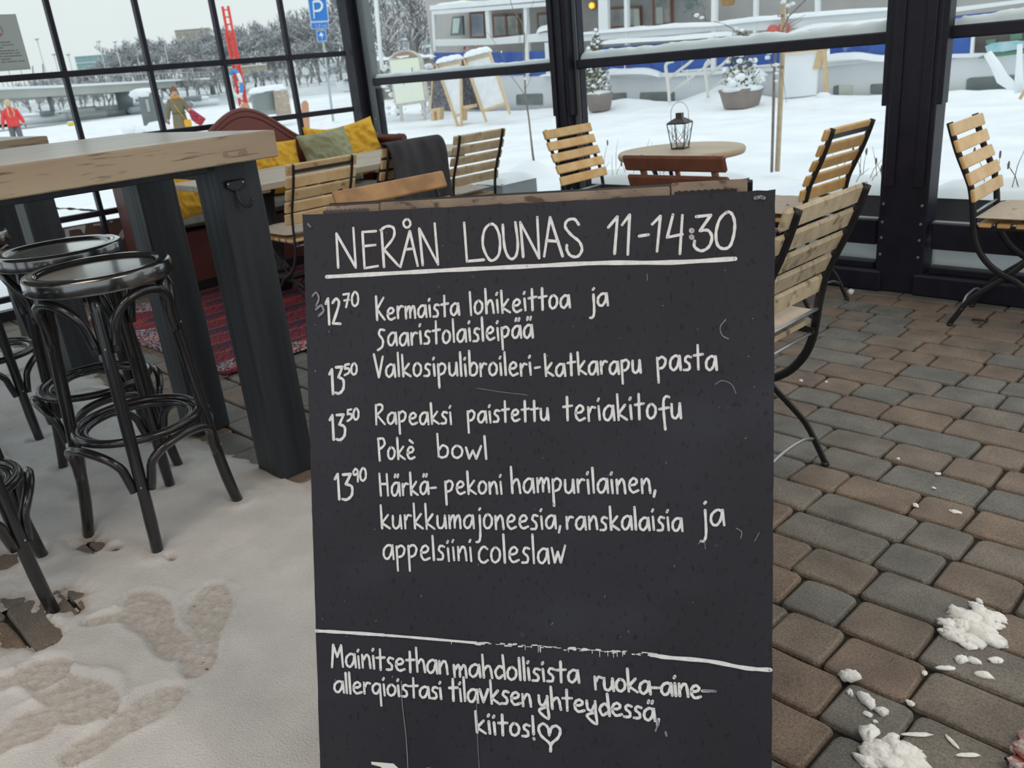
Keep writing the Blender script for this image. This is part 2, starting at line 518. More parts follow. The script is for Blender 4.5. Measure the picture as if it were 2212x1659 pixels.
def paver_mat():
    m = bpy.data.materials.new('tumbled_paver'); m.use_nodes = True
    t = m.node_tree; L = t.links; b = t.nodes['Principled BSDF']
    b.inputs['Roughness'].default_value = .62; b.inputs['Specular IOR Level'].default_value = .55
    oi = t.nodes.new('ShaderNodeObjectInfo'); ge = t.nodes.new('ShaderNodeNewGeometry'); tc = t.nodes.new('ShaderNodeTexCoord')
    ad = t.nodes.new('ShaderNodeMath'); ad.operation = 'ADD'; fr = t.nodes.new('ShaderNodeMath'); fr.operation = 'FRACT'
    L.new(oi.outputs['Random'], ad.inputs[0]); L.new(ge.outputs['Random Per Island'], ad.inputs[1]); L.new(ad.outputs[0], fr.inputs[0])
    r = t.nodes.new('ShaderNodeValToRGB'); r.color_ramp.interpolation = 'LINEAR'
    e = r.color_ramp.elements
    cols = [(0, (.118, .089, .068)), (.22, (.132, .096, .071)), (.38, (.114, .093, .073)), (.55, (.102, .095, .082)), (.72, (.096, .094, .086)), (.86, (.112, .104, .090)), (1, (.122, .092, .069))]
    e[0].position = 0; e[0].color = (*cols[0][1], 1); e[1].position = 1; e[1].color = (*cols[-1][1], 1)
    for p, c in cols[1:-1]:
        k = e.new(p); k.color = (*c, 1)
    L.new(fr.outputs[0], r.inputs[0])
    n = t.nodes.new('ShaderNodeTexNoise'); n.inputs['Scale'].default_value = 9; n.inputs['Detail'].default_value = 6
    n2 = t.nodes.new('ShaderNodeTexNoise'); n2.inputs['Scale'].default_value = 220; n2.inputs['Detail'].default_value = 3
    L.new(ge.outputs['Position'], n.inputs['Vector']); L.new(ge.outputs['Position'], n2.inputs['Vector'])
    mr = t.nodes.new('ShaderNodeMapRange'); mr.inputs[1].default_value = .3; mr.inputs[2].default_value = .7; mr.inputs[3].default_value = 1.12; mr.inputs[4].default_value = 1.95
    mr2 = t.nodes.new('ShaderNodeMapRange'); mr2.inputs[1].default_value = .3; mr2.inputs[2].default_value = .7; mr2.inputs[3].default_value = .62; mr2.inputs[4].default_value = 1.34
    L.new(n.outputs[0], mr.inputs[0]); L.new(n2.outputs[0], mr2.inputs[0])
    mu = t.nodes.new('ShaderNodeMath'); mu.operation = 'MULTIPLY'; L.new(mr.outputs[0], mu.inputs[0]); L.new(mr2.outputs[0], mu.inputs[1])
    vm = t.nodes.new('ShaderNodeVectorMath'); vm.operation = 'SCALE'; L.new(r.outputs[0], vm.inputs[0]); L.new(mu.outputs[0], vm.inputs['Scale'])
    L.new(vm.outputs[0], b.inputs['Base Color'])
    bp = t.nodes.new('ShaderNodeBump'); bp.inputs['Strength'].default_value = .5; bp.inputs['Distance'].default_value = .002
    L.new(n2.outputs[0], bp.inputs['Height']); L.new(bp.outputs[0], b.inputs['Normal'])
    return m
PAVER = paver_mat()
def paver_mesh(mb, L, W, seed, off=(0, 0, 0), tilt=(0, 0)):
    """a tumbled block: worn corners, rounded shoulders"""
    r = random.Random(seed)
    g = .0027
    hx, hy = L / 2 - g, W / 2 - g
    rings = []
    for (ins, z) in ((0.0015, -.03), (0, -.009), (.003, -.0025), (.0075, 0.0)):
        row = []
        for (sx, sy) in ((-1, -1), (1, -1), (1, 1), (-1, 1)):
            c = r.random()
            row.append((sx, sy, ins, z))
        rings.append(row)
    cut = [(.010 + .012 * r.random(), .010 + .010 * r.random()) for _ in range(4)]
    jit = [(r.uniform(-.0025, .0025), r.uniform(-.0025, .0025)) for _ in range(4)]
    mid = [r.uniform(-.0025, .002) for _ in range(2)]
    vs = []
    for row in rings:
        for k, (sx, sy, ins, z) in enumerate(row):
            cx, cy = cut[k]
            x0 = sx * (hx - ins) + jit[k][0]; y0 = sy * (hy - ins) + jit[k][1]
            A = (x0 - sx * cx, y0); B = (x0 - sx * cx * .3, y0 - sy * cy * .3); C_ = (x0, y0 - sy * cy)
            seq = (C_, B, A) if sx * sy > 0 else (A, B, C_)
            if (sx, sy) in ((-1, -1), (1, 1)):
                seq = (C_, B, A)
            else:
                seq = (A, B, C_)
            for (x, y) in seq:
                vs.append((x, y, z))
            if k in (0, 2):
                vs.append((0, sy * (hy - ins + mid[k // 2]), z))
    n = len(vs) // 4
    fs = []
    for i in range(3):
        for k in range(n):
            k2 = (k + 1) % n
            fs.append((i * n + k, i * n + k2, (i + 1) * n + k2, (i + 1) * n + k))
    fs.append(tuple(3 * n + k for k in range(n)))
    vs = [(x + off[0], y + off[1], z + off[2] + tilt[0] * x + tilt[1] * y) for (x, y, z) in vs]
    b = len(mb.v)
    mb.v += vs; mb.f += [tuple(i + b for i in f) for f in fs]; mb.sm += [False] * len(fs)
    return mb
PL = [.136, .168, .202, .202, .260]
PITCH_ROW = .136
lib = {}
for L in sorted(set(PL)):
    for s in range(3):
        lib[(L, s)] = paver_mesh(MB(), L, PITCH_ROW, int(L * 1000) * 7 + s).mesh('brick', PAVER)
boardq = [(653, 463), (1676, 407), (1667, 1700), (691, 1700)]
def in_board(x, y):
    s = None
    for i in range(4):
        x0, y0 = boardq[i]; x1, y1 = boardq[(i + 1) % 4]
        c = (x1 - x0) * (y - y0) - (y1 - y0) * (x - x0)
        if s is None: s = c > 0
        elif (c > 0) != s: return False
    return True
bricks = []
rr = random.Random(11)
row = -13
while True:
    y = 1.894 + PITCH_ROW * (row + .5)
    if y > 4.02: break
    if y > -1.0:
        x = -6.0 + rr.random() * .2
        while x < 2.3:
            L = rr.choice(PL)
            cx = x + L / 2; x += L
            z = rr.uniform(-.0018, .0012)
            px, py, k = proj((cx, y, 0))
            vis = -60 < px < 2270 and -60 < py < 1720 and k > 0
            area = 0
            if vis:
                area = L * PITCH_ROW * (1.2 / k) / k / k
                if in_board(px, py): area *= .001
                if y < 1.05 and cx < -1.0 and float(snow_h(np.array([cx]), np.array([y]))[0]) > .004: area *= .01
                if cx < -1.2 and y < 1.3 and px < 640 : area *= .35
            bricks.append((area, cx, y, z, L, rr.randrange(3), rr.uniform(-.008, .008), rr.uniform(-.008, .008), rr.uniform(-.01, .01)))
    row += 1
bricks.sort(key=lambda b: -b[0])
stuff = MB()
for i, (area, cx, cy, z, L, s, tx, ty, rz) in enumerate(bricks):
    if i < 300:
        o = bpy.data.objects.new('brick', lib[(L, s)]); COL.objects.link(o)
        o.location = (cx, cy, z - .0); o.rotation_euler = (tx, ty, rz + (math.pi if s == 1 else 0)); o.parent = floor_base
    else:
        paver_mesh(stuff, L, PITCH_ROW, i, (cx, cy, z), (tx, ty))
so = stuff.build('paving', PAVER, floor_base); so['kind'] = 'stuff'

# ------------------------------------------------------------------ drifted snow on the floor, with footprints
gx = np.arange(-5.0, -.82, .0065); gy = np.arange(-.35, 1.30, .0065)
GX, GY = np.meshgrid(gx, gy)
H = snow_h(GX, GY)
Hc = np.maximum(H, -.004)
keep = (np.maximum(np.maximum(H[:-1, :-1], H[1:, :-1]), np.maximum(H[:-1, 1:], H[1:, 1:])) > -.003)
drift = heightgrid('snow_drift', GX, GY, Hc, SNOW_IN, keep)
tag(drift, 'thin drifted snow with boot prints over the pavers beneath the bar stools', 'snow', kind='stuff')

# ------------------------------------------------------------------ glazed walls
YW, XW = 4.07, -5.79
DW = 0.05
# left wall: black steel grid, single panes
wl = thing('wall_left', None, None, (0, 0, 0)); wl['kind'] = 'structure'
del_keys = [k for k in wl.keys() if k in ('label', 'category')]
ybars = [-1.2, -.69, -.17, .345, .865, 1.385, 1.905, 2.43, 2.95, 3.465]
zrails = [.125, .53, .967, 1.372, 1.90, 2.42]
for y in ybars:
    MB().box((XW, y, 1.38), (.05, .028, 2.76), bev=.004).build('mullion', FRAME, wl)
for z in zrails:
    MB().box((XW, 1.2, z), (.044, 5.5, .036), bev=.004).build('rail', FRAME, wl)
MB().box((XW, 1.2, .03), (.07, 5.5, .06)).build('sill', FRAME, wl)
ys = ybars + [4.0]; zs = [.06] + zrails + [2.95]
for i in range(len(ys) - 1):
    for j in range(len(zs) - 1):
        MB().box((XW, (ys[i] + ys[i + 1]) / 2, (zs[j] + zs[j + 1]) / 2), (.006, ys[i + 1] - ys[i] - .02, zs[j + 1] - zs[j] - .02)).build('pane', GLASS, wl)
# corner post
cp = thing('wall_corner', None, None); cp['kind'] = 'structure'
MB().box((-5.79, 4.07, 1.5), (.135, .17, 3.0), bev=.01).build('post', FRAME, cp)
MB().box((-5.665, 4.09, 1.62), (.075, .075, 2.75), bev=.006).build('track', FRAME_L, cp)
MB().box((-5.70, 4.055, 1.62), (.02, .02, 2.75)).build('track', FRAME, cp)
MB().box((-5.625, 4.10, .55), (.02, .05, 1.1)).build('track', FRAME, cp)
for k in range(5):
    MB().lathe([(.006, 0), (.006, .004)], (0, 0, 0), 8, mat=Matrix.Translation((-5.64, 4.047, .55 + .11 * k)) @ Matrix.Rotation(math.pi / 2, 4, 'X')).build('screw', STEEL, cp)
# right wall: posts, wide panes, one snowy rail
wr = thing('wall_right', None, None); wr['kind'] = 'structure'
def post(x0, x1, y, parent):
    c = (x0 + x1) / 2; wd = x1 - x0
    MB().box((c, y, 1.5), (wd, .12, 3.0), bev=.006).build('post', FRAME, parent)
    for s in (-1, 1):
        MB().box((c + s * wd * .30, y - .065, 1.75), (wd * .2, .015, 2.5), bev=.003).build('track', FRAME, parent)
        MB().box((c + s * (wd * .5 + .008), y - .02, 1.72), (.028, .07, 1.72), bev=.003).build('track', FRAME, parent)
        for z in (.18, .26, .335, .42):
            MB().lathe([(.007, 0), (.006, .004)], n=8, mat=Matrix.Translation((c + s * wd * .40, y - .06, z)) @ Matrix.Rotation(math.pi / 2, 4, 'X')).build('screw', STEEL, parent)
post(-3.71, -3.60, YW, wr)
MB().box((-3.575, YW + .02, 1.5), (.05, .04, 3.0), bev=.004).build('track', FRAME_L, wr)
MB().box((-3.55, YW + .03, 1.5), (.014, .05, 3.0)).build('track', FRAME, wr)
post(-1.675, -1.455, YW, wr)
post(.46, .68, YW, wr)
bays = [(-5.66, -3.72), (-3.56, -1.69), (-1.44, .45), (.69, 2.6)]
for bi, (x0, x1) in enumerate(bays):
    c = (x0 + x1) / 2; wd = x1 - x0
    MB().box((c, YW + .01, 1.148), (wd, .05, .052), bev=.006).build('rail', FRAME, wr)
    MB().box((c, YW, .275), (wd, .055, .12), bev=.005).build('rail', FRAME, wr)
    MB().box((c, YW - .005, .338), (wd, .04, .008)).build('rail', FRAME_L, wr)
    MB().box((c, YW, .115), (wd, .06, .035), bev=.005).build('rail', FRAME, wr)
    MB().box((c, YW - .02, .05), (wd + .1, .12, .10), bev=.008).build('sill', FRAME, wr)
    MB().box((c, YW + .02, .74), (wd, .008, .80)).build('pane', GLASS, wr)
    MB().box((c, YW + .00, 2.05), (wd, .008, 1.76)).build('pane', GLASS, wr)
    MB().box((c, YW + .02, .172), (wd, .008, .08)).build('pane', GLASS, wr)
# unseen glazed roof strip, added to bring more daylight in on the window side
for i in range(6):
    MB().box((-5.0 + 1.6 * i, 3.30, 3.03), (1.56, 1.5, .012)).build('added_roof_pane', GLASS, wr)
# beams on top and the roof
roof = MB().box((-1.1, .2, 3.03), (9.7, 4.6, .06)).build('ceiling', M('pale_roof_boards', (.42, .40, .37), (.35, .33, .30), scale=6, rough=.7)); tag(roof, kind='structure')
bm_ = thing('trim_1', None, None); bm_['kind'] = 'structure'
for x in (-5.75, -3.65, -1.56, .57, 2.75):
    MB().box((x, 1.7, 2.92), (.12, 4.9, .16), bev=.01).build('roof_beam', FRAME, bm_)
MB().box((-1.5, YW, 2.92), (8.6, .14, .16), bev=.01).build('roof_beam', FRAME, bm_)
MB().box((-1.5, -.7, 2.92), (8.6, .14, .16), bev=.01).build('roof_beam', FRAME, bm_)
for k in list(wl.keys()):
    pass

# snow lying along the outside of the rails
def snow_rail(x0, x1, y, z, h0, h1, seed, label, r0=.03):
    P = []; n = int((x1 - x0) / .02)
    for i in range(n + 1):
        t = i / n; x = x0 + (x1 - x0) * t
        hh = h0 + (h1 - h0) * t
        lum = float(fbm(np.array([x * 9 + seed]), np.array([seed * 3.1]), 4)[0]) - .5
        hh *= 1 + .55 * lum
        if i in (0, n): hh *= .55
        row_ = []
        for k in range(9):
            an = math.pi * k / 8
            wob = .006 * (float(vnoise(np.array([x * 40 + seed]), np.array([k * 1.3]))[0]) - .5)
            row_.append((x, y - math.cos(an) * (r0 + wob), z - .010 * (k in (0, 8)) + math.sin(an) ** .75 * hh + wob))
        P.append(row_)
    o = MB().grid(P).build('snow_ridge', SNOW)
    o.parent = None
    return tag(o, label, 'snow', 'snow ridges on the window rails')
snow_rail(-5.64, -3.72, YW + .045, 1.168, .034, .030, 1, 'thin lumpy snow ridge on the rail between corner post and slim post')
snow_rail(-3.55, -1.70, YW + .045, 1.168, .046, .052, 5, 'thick snow ridge on the rail between slim post and wide post')
snow_rail(-1.43, .44, YW + .045, 1.168, .046, .060, 9, 'thick snow ridge on the rail right of the wide post')
# ------------------------------------------------------------------ sandwich board
BTL = EYE + ray(653, 463) * 1.3004867355245053
BA = math.radians(31.75213791); BT = math.radians(17.59063226)
BE = Vector((math.cos(BA), math.sin(BA), 0))
BN0 = Vector((math.sin(BA), -math.cos(BA), 0))
BD = math.cos(BT) * Vector((0, 0, -1)) + math.sin(BT) * BN0      # down the face
BNN = BE.cross(BD)                                              # towards the back?
if BNN.dot(BN0) < 0: BNN = -BNN                                 # BNN points out of the face, to the reader
BW = .70
def bp(u, v, n=0.0):
    return BTL + BE * u + BD * v + BNN * n
def b_px(px, py):
    d = ray(px, py); t = (BTL - EYE).dot(BNN) / d.dot(BNN)
    p = EYE + d * t - BTL
    return (p.dot(BE), p.dot(BD))

def board_mat():
    m = bpy.data.materials.new('blackboard_paint'); m.use_nodes = True
    t = m.node_tree; L = t.links; b = t.nodes['Principled BSDF']
    b.inputs['Roughness'].default_value = .5
    b.inputs['Specular IOR Level'].default_value = .22
    uv = t.nodes.new('ShaderNodeUVMap'); uv.uv_map = 'uv'
    def noise(sc, st=(1, 1, 1), det=5):
        mp = t.nodes.new('ShaderNodeMapping'); mp.inputs['Scale'].default_value = st
        n = t.nodes.new('ShaderNodeTexNoise'); n.inputs['Scale'].default_value = sc; n.inputs['Detail'].default_value = det
        L.new(uv.outputs[0], mp.inputs[0]); L.new(mp.outputs[0], n.inputs['Vector']); return n.outputs[0]
    def mr(x, a, bb, c=0, d=1):
        r = t.nodes.new('ShaderNodeMapRange'); r.inputs[1].default_value = a; r.inputs[2].default_value = bb; r.inputs[3].default_value = c; r.inputs[4].default_value = d
        L.new(x, r.inputs[0]); return r.outputs[0]
    def mix(f, a, bb):
        x = t.nodes.new('ShaderNodeMix'); x.data_type = 'RGBA'; L.new(f, x.inputs[0])
        if isinstance(a, tuple): x.inputs[6].default_value = (*a, 1)
        else: L.new(a, x.inputs[6])
        if isinstance(bb, tuple): x.inputs[7].default_value = (*bb, 1)
        else: L.new(bb, x.inputs[7])
        return x.outputs[2]
    c = mix(mr(noise(4), .35, .7), (.027, .026, .034), (.032, .033, .043))
    c = mix(mr(noise(3.2, (1, 1.6, 1)), .52, .80, 0, .75), c, (.046, .051, .066))          # dried wipe haze
    c = mix(mr(noise(150, (1, .45, 1), 3), .60, .68, 0, .55), c, (.008, .008, .011))     # spots
    c = mix(mr(noise(60, (1, 1, 1), 2), .74, .78, 0, .35), c, (.10, .10, .11))         # chalk flecks
    L.new(c, b.inputs['Base Color'])
    L.new(mr(noise(9), .3, .7, .34, .52), b.inputs['Roughness'])
    bp_ = t.nodes.new('ShaderNodeBump'); bp_.inputs['Strength'].default_value = .25; bp_.inputs['Distance'].default_value = .0006
    L.new(noise(220), bp_.inputs['Height']); L.new(bp_.outputs[0], b.inputs['Normal'])
    return m
BOARD = board_mat()
PLYE = M('chipped_ply_edge', (.30, .27, .23), (.10, .09, .08), scale=60, rough=.8)
OLDW = M('old_grey_brown_wood', (.20, .155, .12), (.30, .24, .19), scale=22, stretch=(.12, 1, 1), rough=.75, bump=.8, c3=(.09, .065, .05), scale3=70, lo3=.56, hi3=.66)
sb = thing('sandwich_board', 'large black sandwich board with a handwritten white lunch menu', 'sign', (bp(.35, 1.05).x, bp(.35, 1.05).y, 0))
inv = Matrix.Translation(-sb.location)
def bbuild(mb, name, mat):
    o = mb.build(name, mat, sb); o.matrix_parent_inverse = inv
    return o
TH = .009
# front panel with chipped edge (top edge slightly ragged)
n_ = 60
P = []
rb = random.Random(5)
top = [(BW * i / n_, (rb.uniform(0, .0012) if 0 < i < n_ else 0)) for i in range(n_ + 1)]
side = [(BW + rb.uniform(-.0008, 0), .02 + 1.03 * i / 60) for i in range(60)] + [(BW, 1.05)]
left = [(rb.uniform(0, .0009), 1.05 - 1.03 * (i + 1) / 60) for i in range(60)]
poly = top + side[0:] + [(0, 1.05)] + left
me = bpy.data.meshes.new('front_panel')
bm = bmesh.new()
fv = [bm.verts.new(bp(u, v, 0)) for (u, v) in poly]
bv = [bm.verts.new(bp(u, v, -TH)) for (u, v) in poly]
uvl = bm.loops.layers.uv.new('uv')
f = bm.faces.new(fv); f.material_index = 0
for lp, (u, v) in zip(f.loops, poly): lp[uvl].uv = (u, v)
f = bm.faces.new(list(reversed(bv))); f.material_index = 0
for i in range(len(poly)):
    j = (i + 1) % len(poly)
    q = bm.faces.new((fv[j], fv[i], bv[i], bv[j])); q.material_index = 1
bmesh.ops.triangulate(bm, faces=[ff for ff in bm.faces if len(ff.verts) > 4])
bmesh.ops.recalc_face_normals(bm, faces=bm.faces[:])
bm.to_mesh(me); bm.free()
me.materials.append(BOARD); me.materials.append(PLYE)
fo = bpy.data.objects.new('front_panel', me); COL.objects.link(fo); fo.parent = sb; fo.matrix_parent_inverse = inv
RB = Matrix((BE, BD, BE.cross(BD))).transposed()
def bbox(mb, u0, u1, v0, v1, n0, n1, bev=.002):
    c = bp((u0 + u1) / 2, (v0 + v1) / 2, (n0 + n1) / 2)
    return mb.box(c, (abs(u1 - u0), abs(v1 - v0), abs(n1 - n0)), RB, bev)
# wooden frame behind the front panel
bbuild(bbox(MB(), .125, .560, -.0135, .045, -.010, -.046), 'top_rail', OLDW)
bbuild(bbox(MB(), .034, .124, -.0125, .045, -.0125, -.046), 'frame_block', OLDW)
bbuild(bbox(MB(), .561, .664, -.0185, .045, -.0125, -.050), 'frame_block', OLDW)
bbuild(bbox(MB(), .030, .070, .045, 1.08, -.010, -.046), 'side_rail', OLDW)
bbuild(bbox(MB(), .624, .664, .045, 1.08, -.010, -.046), 'side_rail', OLDW)
bbuild(bbox(MB(), .07, .624, .90, .94, -.010, -.046), 'bottom_rail', OLDW)
# ragged hinge leather at both ends
for (a, b_) in ((.030, .105), (.566, .650)):
    P = []
    m = 26
    for i in range(m + 1):
        u = a + (b_ - a) * i / m
        z = -.0105 + .0012 * math.sin(i * 2.1)
        P.append([bp(u, .002, -.0095), bp(u, -.0025, -.0098), bp(u, -.0058 + .0010 * math.sin(i * 2.3), -.0105)])
    o = bbuild(MB().grid(P), 'hinge_strap', IRON)
# rear panel leaning the other way
BDr = math.cos(BT) * Vector((0, 0, -1)) - math.sin(BT) * BN0
def rp(u, v, n=0.0):
    nn = BE.cross(BDr)
    if nn.dot(BN0) > 0: nn = -nn
    return BTL + Vector((0, 0, .0005)) - BN0 * .056 + BE * u + BDr * v + nn * n
RR = Matrix((BE, BDr, BE.cross(BDr))).transposed()
def rbox(mb, u0, u1, v0, v1, n0, n1, bev=.001):
    return mb.box(rp((u0 + u1) / 2, (v0 + v1) / 2, (n0 + n1) / 2), (abs(u1 - u0), abs(v1 - v0), abs(n1 - n0)), RR, bev)
bbuild(rbox(MB(), .018, .672, -.003, 1.05, 0, .008), 'rear_panel', M('rear_black_paint', (.02, .02, .023), (.06, .05, .045), scale=18, rough=.5, lo=.6, hi=.75))
for (a, b_) in ((.03, .07), (.624, .664)):
    bbuild(rbox(MB(), a, b_, .045, 1.08, -.036, -.001), 'side_rail', OLDW)

# ---- writing: strokes laid on the panel as flat chalk-marker ribbons
CHALK = M('white_chalk_marker', (.88, .89, .90), (.74, .76, .79), scale=120, rough=.85, rand=False)
CHALKF = M('faded_chalk', (.20, .22, .25), (.30, .33, .37), scale=60, rough=.85, rand=False)
LIFT = [0.0004]
def stroke(mb, pts, wd, jit=True):
    """pts are board (u, v); adds a ribbon with round ends"""
    n = len(pts)
    if n == 1:
        pts = [pts[0], (pts[0][0] + wd * .3, pts[0][1])]; n = 2
    LIFT[0] += 2e-6
    if n > 2:
        for i in range(1, n - 1):
            ax, ay = pts[i][0] - pts[i - 1][0], pts[i][1] - pts[i - 1][1]; bx, by = pts[i + 1][0] - pts[i][0], pts[i + 1][1] - pts[i][1]
            if ax * bx + ay * by < .45 * math.hypot(ax, ay) * math.hypot(bx, by):
                stroke(mb, pts[:i + 1], wd, jit); stroke(mb, pts[i:], wd, jit); return
    off = LIFT[0]
    L_ = []; R_ = []
    for i in range(n):
        a = pts[max(i - 1, 0)]; b_ = pts[min(i + 1, n - 1)]
        dx, dy = b_[0] - a[0], b_[1] - a[1]; d = math.hypot(dx, dy) or 1e-6
        k = wd / 2 * (1 + (.12 * math.sin(i * 1.7 + pts[0][0] * 900) if jit else 0))
        L_.append((pts[i][0] - dy / d * k, pts[i][1] + dx / d * k)); R_.append((pts[i][0] + dy / d * k, pts[i][1] - dx / d * k))
    vs = [bp(*p, off) for p in L_] + [bp(*p, off) for p in R_]
    fs = [(i, i + 1, n + i + 1, n + i) for i in range(n - 1)]
    mb.add(vs, fs)
    for e in (0, n - 1):
        c = pts[e]
        vs = [bp(c[0] + wd / 2 * math.cos(a), c[1] + wd / 2 * math.sin(a), off) for a in [math.pi / 4 * k for k in range(8)]]
        mb.add(vs, [tuple(range(8))])
def spx(mb, pts, wd=.0042, smooth=False, closed=False):
    q = [b_px(*p) for p in pts]
    q = [Vector((a, b_, 0)) for a, b_ in q]
    if smooth: q = catmull(q, 5, closed)
    if closed: q = list(q) + [q[0]]
    stroke(mb, [(p.x, p.y) for p in q], wd)
def z1(pts, ox=640, oy=380, k=3.687): return [(ox + x / k, oy + y / k) for (x, y) in pts]
def z2(pts): return z1(pts, 1150)
t = MB(); t1 = t; t2 = MB(); t3 = MB()
def pick(pts): return t1 if pts[0][0] < 1200 else t2
for pts in ([(335, 730), (320, 460), (475, 730), (455, 415)], [(635, 440), (528, 447), (545, 735), (650, 718)], [(535, 560), (630, 550)],
            [(700, 725), (680, 440)], [(830, 725), (905, 440), (968, 715)], [(875, 585), (930, 580)],
            [(1008, 710), (980, 420), (1130, 705), (1103, 380)], [(1338, 375), (1360, 680), (1495, 668)],
            [(1808, 645), (1785, 370), (1935, 655), (1920, 330)], [(1975, 640), (2022, 330), (2122, 640)], [(1992, 515), (2088, 522)]):
    spx(pick(pts), z1(pts), .0040)
spx(t, z1([(672, 432), (720, 402), (775, 415), (775, 490), (700, 588)]), .0040, True)
spx(t, z1([(700, 588), (815, 715)]), .0040)
spx(t, z1([(882, 345), (905, 362), (908, 392), (885, 412), (860, 398), (856, 365)]), .0036, True, True)
spx(t2, z1([(1545, 385), (1497, 440), (1488, 560), (1545, 672), (1612, 630), (1622, 500), (1590, 405)]), .0040, True, True)
spx(t2, z1([(1645, 390), (1660, 570), (1700, 656), (1748, 640), (1765, 540), (1745, 370)]), .0040, True)
spx(t2, z2([(370, 388), (335, 345), (280, 355), (262, 405), (310, 470), (375, 525), (395, 590), (360, 642), (305, 635), (276, 590), (275, 552)]), .0040, True)
for pts in ([(605, 410), (678, 325), (655, 620)], [(715, 390), (775, 310), (760, 625)], [(850, 480), (925, 468)], [(955, 385), (1020, 320), (993, 600)],
            [(1120, 310), (1075, 490), (1195, 465)], [(1195, 315), (1175, 620)], [(1305, 325), (1422, 312), (1335, 437)]):
    spx(t3, z2(pts), .0040)
spx(t3, z2([(1335, 437), (1400, 435), (1430, 490), (1405, 565), (1345, 597), (1292, 565), (1292, 518)]), .0040, True)
bbuild(t1, 'chalk_word', CHALK); bbuild(t2, 'chalk_word', CHALK)
spx(t3, z2([(1550, 290), (1490, 350), (1462, 460), (1475, 550), (1520, 580), (1572, 560), (1602, 480), (1612, 380), (1590, 305)]), .0040, True, True)
for p in ((1268, 435), (1268, 487)): spx(t3, z2([p, (p[0] + 2, p[1] + 2)]), .0072)
bbuild(t3, 'chalk_word', CHALK)
t = MB()
spx(t, [(706, 598), (870, 589), (1000, 582), (1150, 575), (1300, 568), (1450, 567), (1588, 559)], .0060, True)
bbuild(t, 'chalk_underline', CHALK)

